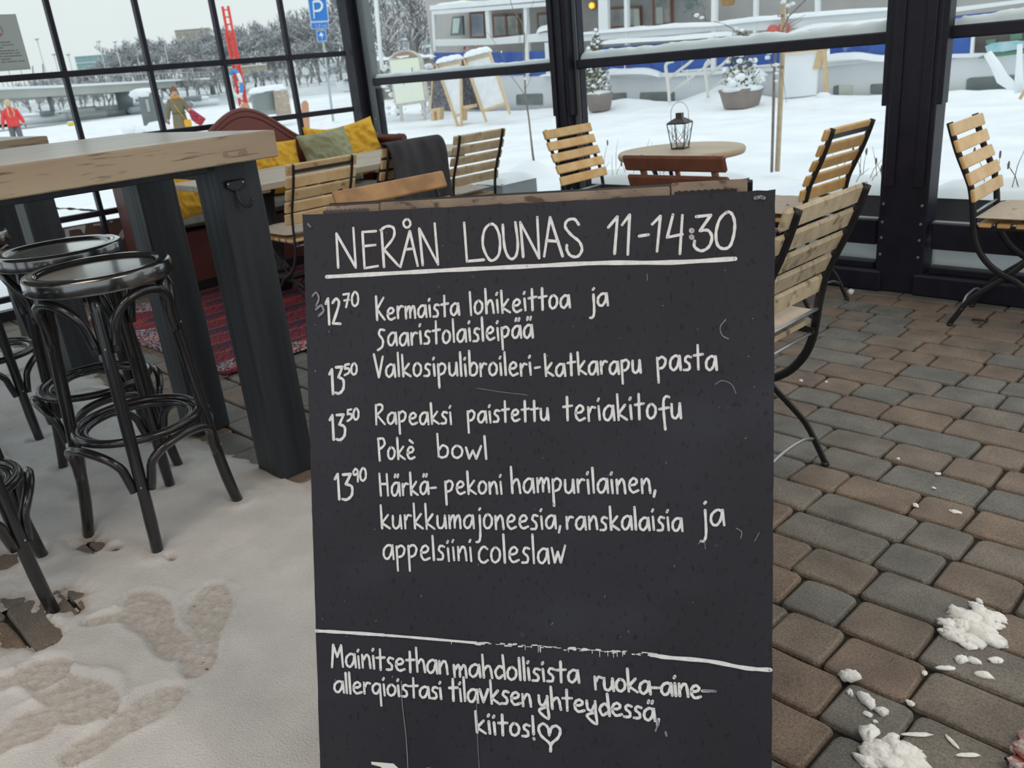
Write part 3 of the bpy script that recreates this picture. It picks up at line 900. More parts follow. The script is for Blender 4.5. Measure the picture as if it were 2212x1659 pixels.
G = {
 'a': (.85, 's.74,.86 .45,1 .1,.7 .08,.22 .34,0 .62,.3 .76,.95', 'l.76,.98 .86,0'),
 'b': (.72, 'l0,1.9 .1,.08', 's.08,.55 .35,.98 .68,.75 .64,.18 .32,0 .1,.12'),
 'c': (.72, 's.7,.86 .4,1 .1,.65 .12,.2 .42,0 .74,.16'),
 'd': (.78, 's.68,.75 .4,.96 .08,.5 .3,0 .62,.25', 'l.62,1.8 .8,0'),
 'e': (.78, 's.1,.5 .5,.56 .66,.8 .42,1 .14,.78 .1,.3 .36,0 .78,.14'),
 'f': (.72, 's.78,1.45 .55,1.5 .36,1.2 .38,.3 .5,-.8', 'l.04,.62 .74,.72'),
 'g': (.82, 's.7,.88 .4,1 .1,.7 .14,.25 .42,.1 .68,.5', 'l.7,.95 .82,-.95'),
 'h': (.74, 'l0,1.85 .12,0', 's.1,.55 .38,.96 .6,.8 .74,0'),
 'i': (.2, 'l.06,.95 .15,0', 'l0,1.36 .07,1.5'),
 'j': (.34, 's.26,.95 .32,-.4 .22,-.9 0,-.95', 'l.22,1.36 .3,1.46'),
 'k': (.74, 'l0,1.8 .12,0', 'l.6,1.05 .1,.42 .76,0'),
 'l': (.16, 'l0,1.8 .12,0'),
 'm': (1.0, 'l.03,.95 .1,0', 's.1,.5 .32,.96 .46,.8 .5,.05', 's.5,.5 .74,.96 .9,.8 .98,0'),
 'n': (.74, 'l.04,.95 .1,0', 's.1,.5 .38,.97 .6,.8 .72,0'),
 'o': (.74, 'c.36,1 .08,.7 .1,.2 .36,0 .66,.25 .68,.75'),
 'p': (.74, 'l.02,.95 .14,-.85', 's.04,.8 .36,1.02 .66,.78 .52,.3 .12,.14'),
 'r': (.56, 'l.04,.95 .1,0', 's.08,.5 .3,.94 .56,.92'),
 's': (.58, 's.56,.92 .26,.98 .14,.68 .44,.4 .42,.04 .04,0'),
 't': (.66, 'l.28,1.7 .34,0', 'l0,.98 .66,1.06'),
 'u': (.76, 's.04,.95 .08,.2 .34,0 .6,.3 .66,.95', 'l.66,.98 .76,0'),
 'v': (.7, 'l0,.95 .3,0 .66,1'),
 'w': (1.0, 'l0,.95 .22,0 .46,.7 .68,0 1,1.1'),
 'y': (.78, 's.04,.95 .12,.3 .4,.2 .62,.7', 's.66,.98 .7,.1 .76,-.9 .06,-.3 .62,.05'),
 'ä': (.85, 's.74,.86 .45,1 .1,.7 .08,.22 .34,0 .62,.3 .76,.95', 'l.76,.98 .86,0', 'l.34,1.42 .40,1.62', 'l.62,1.42 .68,1.62'),
 'è': (.78, 's.1,.5 .5,.56 .66,.8 .42,1 .14,.78 .1,.3 .36,0 .78,.14', 'l.28,1.55 .6,1.32'),
 'K': (.85, 'l.02,1.9 .14,0', 'l.74,1.75 .12,.85 .86,0'),
 'V': (.8, 'l0,1.9 .44,0 .78,1.7'),
 'R': (.86, 'l.02,1.75 .06,0', 's.0,1.72 .5,1.8 .62,1.4 .1,.85', 'l.12,.85 .86,.02'),
 'P': (.74, 'l.02,1.8 .18,-.1', 's0,1.75 .5,1.8 .66,1.3 .2,.9'),
 'H': (.95, 'l0,1.8 .16,0', 'l.72,1.75 .86,0', 'l.1,.95 .8,.95'),
 'M': (1.0, 'l.04,-.1 .14,1.7 .46,.75 .78,1.7 .94,0'),
 'S': (.7, 's.62,1.25 .25,1.3 .14,.95 .48,.5 .42,0 .02,-.25'),
 '1': (.3, 'l0,1.5 .2,1.85 .3,0'), '2': (.7, 's.06,1.6 .35,1.9 .6,1.5 .1,.08', 'l.1,.05 .72,0'),
 '3': (.7, 'l.02,1.8 .55,1.8 .22,1.1', 's.22,1.1 .62,.9 .62,.3 .3,0 0,.05'),
 '5': (.66, 'l.6,1.85 .12,1.8 .1,1.1', 's.1,1.1 .55,1.1 .6,.4 .05,0'), '7': (.7, 'l0,1.8 .62,1.85 .3,0', 'l.1,.95 .6,1.0'),
 '0': (.7, 'c.34,1.9 .04,1.3 .06,.4 .34,0 .66,.4 .66,1.4'), '9': (.66, 's.6,1.5 .34,1.9 .06,1.5 .2,1.0 .56,1.3', 'l.6,1.5 .6,0'),
 '-': (.5, 'l0,.55 .5,.58'), ',': (.2, 'l.14,.15 .04,-.3'), '!': (.2, 'l.02,1.8 .1,.3', 'l.12,-.05 .14,-.12'), ' ': (.5,),
}
def word(mb, txt, x0, y0, x1, y1, xh, wd=.0037, gap=.22):
    tot = sum(G[c][0] for c in txt) + gap * (len(txt) - 1)
    k = (x1 - x0) / tot; cx = 0
    r = random.Random(len(txt) * 31 + int(x0))
    for c in txt:
        g = G[c]; jy = r.uniform(-.05, .05); js = 1 + r.uniform(-.05, .05)
        for st in g[1:]:
            kind = st[0]; pts = [tuple(float(q) for q in p.split(',')) for p in st[1:].split()]
            out_ = []
            for (gx_, gy_) in pts:
                t_ = (cx + gx_) / tot
                out_.append((x0 + (x1 - x0) * t_, y0 + (y1 - y0) * t_ - (gy_ * js + jy) * xh))
            spx(mb, out_, wd, kind in 'sc', kind == 'c')
        cx += g[0] + gap
LINES = [
 [('12', 704, 700, 735, 699, 29, .0044), ('70', 742, 664, 774, 661, 15.5, .0036), ('Kermaista', 812, 691, 992, 681, 26), ('lohikeittoa', 1015, 680, 1231, 664, 27), ('ja', 1275, 662, 1313, 659, 26)],
 [('Saaristolaisleipää', 816, 748, 1151, 729, 27)],
 [('13', 712, 851, 744, 849, 30, .0044), ('50', 744, 811, 771, 808, 13, .0036), ('Valkosipulibroileri', 808, 814, 1148, 810, 27), ('-', 1156, 810, 1166, 809, 26), ('katkarapu', 1177, 812, 1384, 805, 27), ('pasta', 1419, 801, 1548, 798, 30)],
 [('13', 713, 950, 747, 948, 30, .0044), ('50', 750, 909, 775, 906, 13, .0036), ('Rapeaksi', 812, 916, 976, 915, 25), ('paistettu', 1010, 913, 1185, 908, 25), ('teriakitofu', 1217, 909, 1471, 903, 31)],
 [('Pokè', 817, 992, 896, 992, 25), ('bowl', 945, 989, 1052, 991, 26)],
 [('13', 724, 1080, 763, 1077, 31, .0044), ('90', 763, 1041, 791, 1037, 14, .0036), ('Härkä-', 820, 1070, 942, 1067, 27), ('pekoni', 962, 1066, 1085, 1065, 27), ('hampurilainen,', 1104, 1064, 1417, 1064, 30)],
 [('kurkkumajoneesia,', 823, 1141, 1212, 1141, 29), ('ranskalaisia', 1223, 1143, 1474, 1145, 28), ('ja', 1514, 1136, 1564, 1134, 34)],
 [('appelsiini', 828, 1206, 1020, 1211, 30), ('coleslaw', 1033, 1214, 1221, 1215, 33)],
]
for ln in LINES:
    t = MB()
    for wv in ln:
        t = MB(); word(t, *wv); bbuild(t, 'chalk_word', CHALK)
LINES2 = [
 [('Mainitsethan', 717, 1437, 968, 1456, 27, .0041, .14), ('mahdollisista', 980, 1460, 1251, 1474, 27, .0041, .16), ('ruoka-aine-', 1284, 1487, 1532, 1509, 27, .0043, .14)],
 [('allergioistasi', 722, 1494, 955, 1508, 24, .0041, .14), ('tilavksen', 971, 1511, 1148, 1524, 27, .0043, .14), ('yhteydessä,', 1163, 1527, 1425, 1556, 26, .0043, .14)],
 [('kiitos!', 1028, 1581, 1156, 1592, 26, .0044, .2)],
]
def z5(pts): return z1(pts, 660, 1250, 4.051)
def z6(pts): return z1(pts, 1150, 1250, 4.051)
for li, ln in enumerate(LINES2):
    t = MB()
    for wv in ln:
        t = MB(); word(t, *wv); bbuild(t, 'chalk_word', CHALK)
    if li == 2:
        t = MB()
        spx(t, z6([(160, 1505), (155, 1440), (80, 1370), (57, 1300), (95, 1265), (138, 1300), (150, 1365)]), .0044, True)
        spx(t, z6([(150, 1365), (170, 1300), (212, 1285), (246, 1322), (228, 1385), (170, 1440), (162, 1505)]), .0044, True)
        bbuild(t, 'chalk_heart', CHALK)
# dividing line, worn and dripping in the middle
t = MB()
spx(t, [(684, 1362), (740, 1365), (830, 1371)], .0052, True)
spx(t, [(826, 1371), (880, 1375), (1030, 1388)], .0040, True)
spx(t, [(1405, 1413), (1440, 1419), (1530, 1427), (1610, 1442), (1664, 1446)], .0058, True)
rb = random.Random(9)
for i in range(70):
    x = 1025 + 385 * rb.random(); y = 1388 + (x - 1025) * .066 + rb.uniform(-4, 3)
    spx(t, [(x, y), (x + rb.uniform(4, 14), y + rb.uniform(-.5, 1.5))], rb.uniform(.0008, .0022))
for i in range(16):
    x = 940 + 420 * rb.random(); y = 1384 + (x - 1000) * .066
    spx(t, [(x, y), (x + .4, y + rb.uniform(4, 14))], .0009)
o = bbuild(t, 'chalk_line', CHALK)
# rubbed-out ghosts of earlier writing, thumb smudges
t = MB()
for (pts, wd_) in (([(676, 640), (684, 632), (690, 645), (684, 660)], .003), ([(684, 668), (695, 660), (700, 672), (690, 682)], .004), ([(1632, 428), (1638, 427)], .005), ([(1643, 426), (1650, 428)], .005),
                   ([(666, 484), (672, 490)], .003), ([(1568, 690), (1556, 706), (1560, 724), (1574, 732)], .0012), ([(1545, 830), (1560, 822), (1580, 830), (1590, 850)], .0009),
                   ([(1030, 838), (1080, 846), (1140, 853)], .0007), ([(1195, 1085), (1196, 1090)], .001), ([(868, 1470), (870, 1520), (878, 1590), (882, 1658)], .0012), ([(1030, 1500), (1032, 1590), (1036, 1658)], .0009),
                   ([(1590, 1140), (1602, 1148), (1600, 1162)], .001), ([(1416, 1578), (1422, 1560), (1418, 1550)], .0025), ([(1520, 1490), (1545, 1492)], .004), ([(1438, 1580), (1440, 1588)], .003),
                   ([(1398, 592), (1399, 606)], .0009), ([(1508, 1175), (1520, 1165), (1524, 1185)], .0008), ([(1640, 1150), (1630, 1168)], .0008)):
    spx(t, pts, wd_, len(pts) > 2)
for i in range(46):
    x = rb.uniform(670, 1655); y = rb.uniform(470, 1640)
    spx(t, [(x, y), (x + rb.uniform(-3, 3), y + rb.uniform(-4, 4))], rb.uniform(.0005, .0012))
o = bbuild(t, 'chalk_smudge', CHALKF); o['kind'] = 'stuff'
# stencilled white letter at the bottom edge, running on below
t = MB()
q = [b_px(*p) for p in ((802, 1645), (850, 1649), (861, 1659), (905, 1718), (880, 1724), (838, 1668), (822, 1656), (803, 1651))]
t.add([bp(u, v, .0005) for u, v in q], [tuple(range(len(q)))])
q = [b_px(*p) for p in ((922, 1658), (975, 1662), (975, 1668), (958, 1670), (950, 1724), (940, 1724), (942, 1670), (922, 1666))]
t.add([bp(u, v, .0005) for u, v in q], [tuple(range(len(q)))])
bbuild(t, 'painted_letter', M('white_stencil_paint', (.80, .80, .78), rough=.6))
# ------------------------------------------------------------------ bar tables
def leg_mesh():
    return MB().box((0, 0, .47), (.15, .13, .95), bev=.004)
def bar_table(label):
    t = thing('bar_table', label, 'table', (0, 0, 0))
    X0, X1, Y0, Y1, Z = -3.21, -2.205, -1.05, 1.235, 1.083
    n = 6; wd = (X1 - X0 - .03) / n
    rb = random.Random(4)
    for i in range(n):
        MB().box((X0 + wd * (i + .5), (Y0 + Y1) / 2, Z - .0225), (wd - .0015, Y1 - Y0, .045), bev=.0015).build('plank', TOPW, t)
    MB().box((X1 - .015, (Y0 + Y1) / 2, Z - .036), (.030, Y1 - Y0, .072), bev=.003).build('front_board', TOPE, t)
    MB().box((X0 + .5 * (X1 - X0) - .015, Y1 - .012, Z - .058), (X1 - X0 - .032, .022, .026), bev=.002).build('end_board', TOPE, t)
    MB().box((X1 - .17, (Y0 + Y1) / 2, Z - .086), (.05, Y1 - Y0 - .30, .028), bev=.002).build('apron', BEAM, t)
    MB().box((X0 + .17, (Y0 + Y1) / 2, Z - .113), (.05, Y1 - Y0 - .30, .082), bev=.002).build('apron', BEAM, t)
    MB().box(((X0 + X1) / 2, Y1 - .10, Z - .10), (.62, .05, .055), bev=.002).build('apron', BEAM, t)
    MB().box(((X0 + X1) / 2, Y1 - .06, Z - .059), (X1 - X0 - .24, .10, .026)).build('cleat', BEAM, t)
    for x in (-2.405, -3.01):
        for y in (1.165, -.90):
            MB().box((x, y, .505), (.15, .13, 1.01), bev=.004).build('leg', BEAM, t)
    # filled screw holes in the front board
    for (px, py) in ((487, 333), (529, 329), (520, 332)):
        p = onx(px, py, X1 + .0005)
        MB().lathe([(.0075, 0), (.0065, .0008)], n=10, mat=Matrix.Translation(p) @ Matrix.Rotation(math.pi / 2, 4, 'Y')).build('screw_plug', M('wood_plug', (.30, .23, .16), rough=.7), t)
    return t
bt = bar_table('tall timber bar table with pale top and black beam legs beside the sandwich board')
bt2 = dup(bt, loc=(-1.87, -.03, 0.0), label='second tall bar table further left, behind the first one', group='tall bar tables', skip=('screw_plug',))
bt['group'] = 'tall bar tables'
# iron bag hook screwed to the near leg
hk = thing('bag_hook', 'black iron bag hook screwed to the near leg of the front bar table', 'hook')
HX = -2.328
pl = [onx(*p, HX) for p in ((485, 393), (524, 386), (527, 402), (512, 412), (504, 412), (488, 405))]
MB().prism(pl, (0, 0, 0), (.006, 0, 0)).build('back_plate', IRON, hk)
MB().tube([p + Vector((.007, 0, 0)) for p in pl], .0022, 6, True).build('plate_rim', IRON, hk)
hp_ = [onx(508, 410, HX) + Vector((.008, 0, 0)), onx(510, 425, HX) + Vector((.010, 0, 0)), onx(514, 438, HX) + Vector((.018, 0, 0)), onx(521, 445, HX) + Vector((.030, 0, 0)), onx(530, 441, HX) + Vector((.036, 0, 0)), onx(531, 431, HX) + Vector((.036, 0, 0))]
MB().tube(catmull(hp_, 4), [.0042] * 21, 8).build('hook_arm', IRON, hk)
MB().blob(hp_[-1], (.005, .005, .005), 1, 0).build('hook_tip', IRON, hk)
for p in ((490, 398), (522, 393)):
    q = onx(*p, HX) + Vector((.007, 0, 0)); MB().blob(q, (.003, .004, .004), 1, 0).build('screw', STEEL, hk)

# ------------------------------------------------------------------ bentwood bar stools
def bar_stool():
    t = thing('bar_stool', 'glossy black bentwood bar stool in front, its ring and legs fully in view', 'bar stool')
    MB().lathe([(.0, .7775), (.08, .7778), (.14, .7788), (.158, .7795)], n=56, sx=.965, sy=.965).build('seat_panel', LACQ, t)
    prof = [(.157, .7790), (.1585, .7845), (.160, .7868), (.163, .7878), (.183, .7878), (.1885, .7870), (.1925, .7845), (.1945, .7800), (.1950, .7780), (.1950, .7500), (.1940, .7460), (.1910, .7440), (.1895, .7435), (.120, .7435)]
    MB().lathe(prof, n=64, sx=.965, sy=.965).build('seat_ring', LACQ, t)
    def legp(a, z):
        k = 1 - z / .745
        r = .148 + .056 * k + .014 * max(0, (k - .72) / .28) ** 2
        return Vector((r * math.cos(a), r * math.sin(a), z))
    for i in range(4):
        a = math.pi / 2 * i
        zs_ = [.744 - .744 * j / 14 for j in range(15)]
        MB().tube([legp(a, z) for z in zs_], [.0165] * 12 + [.017, .0165, .016], 10).build('leg', BENT, t)
    for i in range(4):
        a0 = math.pi / 2 * i; a1 = a0 + math.pi / 2
        for (zt, zb, name) in ((.728, .585, 'upper_brace'), (.318, .195, 'lower_brace')):
            pts = []
            for j in range(25):
                u = j / 24
                # straight foot on each leg, then a round arch between them
                s = (u - .5) * 2
                am = (a0 + a1) / 2
                if abs(s) > .80:
                    k = (abs(s) - .80) / .20
                    z = zb + .055 * (1 - k) ; side = 1 if s > 0 else -1
                    P_ = legp(a1 if s > 0 else a0, z); inn = .020
                    tdir = Vector((-math.sin(a1 if s > 0 else a0), math.cos(a1 if s > 0 else a0), 0)) * (-side)
                    p = P_ + tdir * (.022 + .012 * (1 - k)) - P_.normalized() * 0
                else:
                    th = s / .80 * math.pi / 2
                    zz = zb + .055 + (zt - zb - .055) * math.cos(th) ** .72
                    PL_ = legp(a0, zb + .055); PR_ = legp(a1, zb + .055)
                    f = (math.sin(th) + 1) / 2
                    tl = Vector((-math.sin(a0), math.cos(a0), 0)) * .034; tr = Vector((-math.sin(a1), math.cos(a1), 0)) * -.034
                    p = (PL_ + tl) * (1 - f) + (PR_ + tr) * f
                    bow = .035 * math.cos(th)
                    out2 = Vector((math.cos(am), math.sin(am), 0))
                    p = p + out2 * bow; p.z = zz
                pts.append(p)
            MB().tube(pts, .0125, 8).build(name, BENT, t)
    ring = []
    for k in range(40):
        an = 2 * math.pi * k / 40
        ring.append((.168 * math.cos(an), .168 * math.sin(an), .335))
    MB().tube(ring, .0125, 8, True).build('foot_ring', BENT, t)
    MB().tube([(x * .86, y * .86, z - .008) for x, y, z in ring], .0095, 8, True).build('inner_ring', BENT, t)
    for i in range(4):
        a = math.pi / 2 * i
        for z in (.60, .21):
            p = legp(a, z); q = p + Vector((math.cos(a), math.sin(a), 0)) * .016
            MB().blob(q, (.003, .003, .003), 1, 0, 6, 4).build('screw', STEEL, t)
    return t
st = bar_stool()
st.location = (STOOLS[0][0], STOOLS[0][1], 0); st.rotation_euler = (0, 0, math.radians(STOOLS[0][2])); st['group'] = 'black bentwood bar stools'
slabels = ['black bentwood bar stool standing behind the front one, water drops on its seat', 'bar stool cut by the left edge of the picture, one leg on bare paving', 'bar stool mostly outside the left edge, furthest from the sandwich board']
for k in range(3):
    dup(st, loc=(STOOLS[k + 1][0], STOOLS[k + 1][1], 0), rz=math.radians(STOOLS[k + 1][2]), label=slabels[k])

# ------------------------------------------------------------------ folding slatted chairs
# local frame: the chair faces +X; slats run along Y; u = distance forward from the top of the back
BACK = [(0, .825), (.020, .765), (.045, .70), (.075, .635), (.100, .575), (.115, .50), (.122, .44), (.132, .38), (.155, .325), (.195, .275), (.245, .24), (.30, .215), (.36, .16), (.43, .08), (.475, 0)]
REAR = [(.065, 0), (.095, .055), (.135, .12), (.19, .17), (.245, .215), (.30, .27), (.37, .35), (.42, .405)]
def chair(name, label, slat, group, nsl=5, sh=.0495, sbev=.004, width=.42, pad=CUSH, frame=IRON, gap=.063, back=True, cross=True):
    t = thing(name, label, 'chair', group=group)
    hw = width / 2 - .035
    x0 = -.26      # back top in local x
    for s in (-1, 1):
        pts = [Vector((x0 + u, s * hw, z)) for u, z in BACK]
        b = MB()
        cm = catmull(pts, 3)
        for i in range(len(cm) - 1):
            pass
        b.tube(cm, [.013] * len(cm), 6, flat=.32, up=(1, 0, 0))
        b.build('back_leg_bar', frame, t)
        pts = [Vector((x0 + u, s * (hw - .012), z)) for u, z in REAR]
        cm = catmull(pts, 3)
        MB().tube(cm, [.011] * len(cm), 6, flat=.32, up=(1, 0, 0)).build('rear_leg', frame, t)
        MB().lathe([(.010, 0), (.012, .004), (.010, .012)], (x0 + .07, s * (hw - .012), 0), 8).build('foot_cap', frame, t)
        MB().bar((x0 + .118, s * (hw - .02), .415), (x0 + .50, s * (hw - .02), .425), .005, .018).build('seat_bar', frame, t)
    # back slats sit in front of the bars
    import bisect
    def bpos(z):
        for i in range(len(BACK) - 1):
            if BACK[i][1] >= z >= BACK[i + 1][1]:
                k = (BACK[i][1] - z) / (BACK[i][1] - BACK[i + 1][1])
                return BACK[i][0] + k * (BACK[i + 1][0] - BACK[i][0]), math.atan2(BACK[i + 1][0] - BACK[i][0], BACK[i][1] - BACK[i + 1][1])
        return 0, .3
    sm = MB().box((0, 0, 0), (.016, width, sh), bev=sbev).mesh('back_slat', slat)
    for i in range(nsl):
        z = .800 - gap * i
        u, an = bpos(z)
        o = bpy.data.objects.new('back_slat', sm); COL.objects.link(o); o.parent = t
        o.location = (x0 + u + .013, 0, z); o.rotation_euler = (0, -an, 0)
    if cross:
        u, an = bpos(.79)
        MB().bar((x0 + u - .002, -hw, .79), (x0 + u - .002, hw, .79), .004, .016).build('top_strap', frame, t)
    for z, uu in ((.475, .118), (.405, .128)):
        MB().tube([(x0 + uu, -hw, z), (x0 + uu, hw, z)], .0055, 8).build('stretcher', STEEL, t)
    MB().tube(catmull([(x0 + .11, -hw + .01, .075), (x0 + .10, -hw * .5, .105), (x0 + .10, 0, .112), (x0 + .10, hw * .5, .105), (x0 + .11, hw - .01, .075)], 4), .005, 8).build('stretcher', STEEL, t)
    MB().tube([(x0 + .40, -hw, .115), (x0 + .40, hw, .115)], .0055, 8).build('stretcher', frame, t)
    ss = MB().box((0, 0, 0), (.046, width - .05, .018), bev=.004).mesh('seat_slat', slat)
    for i in range(6):
        o = bpy.data.objects.new('seat_slat', ss); COL.objects.link(o); o.parent = t
        o.location = (x0 + .165 + .066 * i, 0, .432)
    return t
def pillow_mesh(w_, h_, th, seed, nx=18, ny=18, wr=.004, flat=False):
    """soft cushion lying in the local XY plane, corners pulled out"""
    rs = np.random.RandomState(seed); ox, oy = rs.rand(2) * 50
    mb = MB()
    for s in (1, -1):
        P = []
        for i in range(nx + 1):
            row_ = []
            for j in range(ny + 1):
                a = -1 + 2 * i / nx; b = -1 + 2 * j / ny
                e = (1 - abs(a) ** 2.6) * (1 - abs(b) ** 2.6)
                z = th / 2 * max(e, 0) ** .48
                pin = 1 - .07 * (1 - abs(b) ** 2) * abs(a) ** 3 * (0 if flat else 1)
                pin2 = 1 - .07 * (1 - abs(a) ** 2) * abs(b) ** 3 * (0 if flat else 1)
                q_ = np.array([a * 2.0 + ox + .8 * b]); q2_ = np.array([b * 2.6 + oy - .5 * a])
                nz = ((float(fbm(q_, q2_, 3)[0]) - .5) * 4 - 7 * abs(float(vnoise(q_ * 2.3, q2_ * 1.7)[0]) - .5) ** .8 + 1.6) * wr * min(1, e * 3)
                row_.append((a * w_ / 2 * pin, b * h_ / 2 * pin2, s * (z + nz)))
            P.append(row_)
        mb.grid(P)
    return mb
def seat_pad(label, owner, group='beige seat pads', mat=CUSH, dz=.4655, sx=.40, sy=.39, dx=0.075):
    o = pillow_mesh(sx, sy, .045, (len(label) * 7) % 97, 10, 10, .001, True).build('seat_pad', mat)
    for (a, b) in ((-.09, -.09), (.09, -.09), (-.09, .09), (.09, .09)):
        q = MB().blob((a, b, .0215), (.008, .008, .003), 1, 0, 6, 4).build('button', mat, o)
    c, s = math.cos(owner.rotation_euler.z), math.sin(owner.rotation_euler.z)
    o.location = owner.location + Vector((c * dx, s * dx, dz)); o.rotation_euler = owner.rotation_euler
    return tag(o, label, 'cushion', group)
def put(t, xt, yc, face, width=None):
    """place a chair so the top of its back is at xt (chairs facing -X: face=180)"""
    r = math.radians(face)
    t.location = (xt + .26 * math.cos(r), yc + .26 * math.sin(r), 0) if True else None
    t.rotation_euler = (0, 0, r)
GRP = 'slatted folding chairs'
chA = chair('folding_chair', 'folding chair with worn pale yellow slats at the near end of the plank table', SLAT_W, GRP, sh=.056)
put(chA, -3.80, 2.37, 180)
chC = chair('folding_chair', 'folding chair with a dark blanket hung over its back', SLAT_W, GRP)
put(chC, -3.84, 2.985, 180)
chD = chair('folding_chair', 'folding chair with grey-brown weathered slats next to the blanket chair', SLAT_T, GRP, cross=False, sh=.053)
put(chD, -3.86, 3.52, 180)
chE = chair('folding_chair', 'yellow slatted folding chair in front of the slim post, facing the round table', SLAT_Y, GRP)
put(chE, -3.39, 3.74, 2)
chG = chair('folding_chair', 'yellow slatted folding chair at the right side of the round table', SLAT_Y, GRP)
put(chG, -1.645, 3.63, 178)
chI = chair('folding_chair', 'light yellow folding chair at the right edge of the picture, right of the wide post', SLAT_Y, GRP, width=.40)
put(chI, -1.262, 3.775, 3)
chH = chair('folding_chair', 'big weathered folding chair half hidden behind the right edge of the sandwich board', SLAT_G, GRP, cross=False, sh=.0575, sbev=.0075, width=.43)
put(chH, -.945, 2.00, 180)
chJ = chair('folding_chair', 'orange-brown slatted chair showing two slats just above the board, its back turned to the left', SLAT_O, GRP, gap=.074, width=.395, sh=.050)
put(chJ, -2.20, 1.60, -1); chJ.scale = (1.075, 1.075, 1.075)
# brown wooden chair seen from behind in front of the round table
chF = thing('wooden_chair', 'dark red-brown wooden chair with broad back slats in front of the round table', 'chair', (-1.972, 3.05, 0), math.radians(91))
wd = .47
for s in (-1, 1):
    MB().tube([(-.26 + .26 * .0, s * .165, .80), (-.20, s * .165, .62), (-.16, s * .165, .44), (-.20, s * .165, .2), (-.25, s * .165, 0)], [.016] * 5, 6, flat=.8).build('back_leg', SLAT_B, chF)
    MB().tube([(.20, s * .17, .43), (.22, s * .17, 0)], .017, 6).build('front_leg', SLAT_B, chF)
MB().tube([(-.255, 0, .79), (-.175, 0, .46)], .010, 6).build('centre_post', SLAT_B, chF)
for i, z in enumerate((.764, .684, .604, .524)):
    MB().box((-.275 + .030 * i, 0, z + .012), (.020, wd, .066), (0, -.35, 0), .008).build('back_slat', SLAT_B, chF)
for i in range(6):
    MB().box((-.13 + .062 * i, 0, .435), (.052, .40, .018), bev=.004).build('seat_slat', SLAT_B, chF)

for (o, lb) in ((chA, 'beige pad on the pale chair at the near end of the plank table'), (chD, 'beige pad on the weathered chair next to the blanket chair'), (chG, 'beige pad on the yellow chair right of the round table'),
                (chI, 'beige pad on the light yellow chair at the right edge'), (chH, 'beige pad on the weathered chair behind the sandwich board')):
    seat_pad(lb, o)

# blanket over the chair back
def blanket():
    P = []
    nx, ns = 26, 44
    path = [(-.045, .46), (-.050, .55), (-.042, .66), (-.032, .76), (-.018, .828), (.004, .846), (.028, .838), (.045, .80), (.075, .73), (.10, .66), (.12, .60)]
    path = catmull([(a, 0, b) for a, b in path], 5)
    for i, p in enumerate(path):
        row_ = []
        k = i / (len(path) - 1)
        for j in range(nx + 1):
            b = j / nx
            y = -.175 + .375 * b
            fold = .010 * math.sin(b * 9 + 1.2) + .006 * math.sin(b * 23 + k * 2) + (.010 if .60 < b < .66 else 0)
            hang = max(0, (.25 - k) * 4)
            row_.append((-.26 + p.x - .012 - fold * (.4 + hang * .6), y * (1 + .06 * hang) + .01 * math.sin(i * .3), p.z + .006 * math.sin(b * 7 + 1) * hang))
        P.append(row_)
    mb = MB().grid(P)
    o = mb.build('blanket', BLK)
    md = o.modifiers.new('thickness', 'SOLIDIFY'); md.thickness = .009; md.offset = 1
    o.location = chC.location; o.rotation_euler = chC.rotation_euler
    return tag(o, 'dark charcoal blanket draped over the back of a folding chair', 'blanket')
blanket()

# ------------------------------------------------------------------ plank dining tables with cast iron pedestals
def dining_table(y0, y1, label):
    t = thing('dining_table', label, 'table', group='plank dining tables')
    X0, X1, Z = -5.13, -4.30, .70
    n = 5; wd_ = (X1 - X0) / n
    for i in range(n):
        MB().box((X0 + wd_ * (i + .5), (y0 + y1) / 2, Z - .0175), (wd_ - .003, y1 - y0, .035), bev=.003).build('plank', DINE, t)
    for y in (y0 + .2, y1 - .2):
        MB().box(((X0 + X1) / 2, y, Z - .045), (X1 - X0 - .1, .07, .02)).build('batten', DINE, t)
    cx = (X0 + X1) / 2 + .04
    for y in (y0 + .38, y1 - .38) if y1 - y0 > 1.1 else ((y0 + y1) / 2,):
        prof = [(.05, .02), (.052, .07), (.062, .09), (.062, .105), (.045, .12), (.055, .14), (.058, .155), (.040, .175), (.034, .22), (.046, .30), (.050, .34), (.036, .38), (.030, .46), (.040, .58), (.055, .62), (.12, .645), (.12, .655)]
        MB().lathe(prof, (cx, y, 0), 16).build('pedestal', IRON, t)
        for k in range(4):
            a = math.pi / 2 * k + .0
            MB().tube(catmull([(cx + .03 * math.cos(a), y + .03 * math.sin(a), .07), (cx + .15 * math.cos(a), y + .15 * math.sin(a), .075), (cx + .27 * math.cos(a), y + .27 * math.sin(a), .045), (cx + .30 * math.cos(a), y + .30 * math.sin(a), .010)], 4), [.020] * 13, 6, flat=.7).build('foot', IRON, t)
    return t
dining_table(2.11, 3.30, 'low plank table in front of the red bench sofa, nearer half')
dining_table(3.305, 3.96, 'low plank table by the window wall, behind the blanket chair')

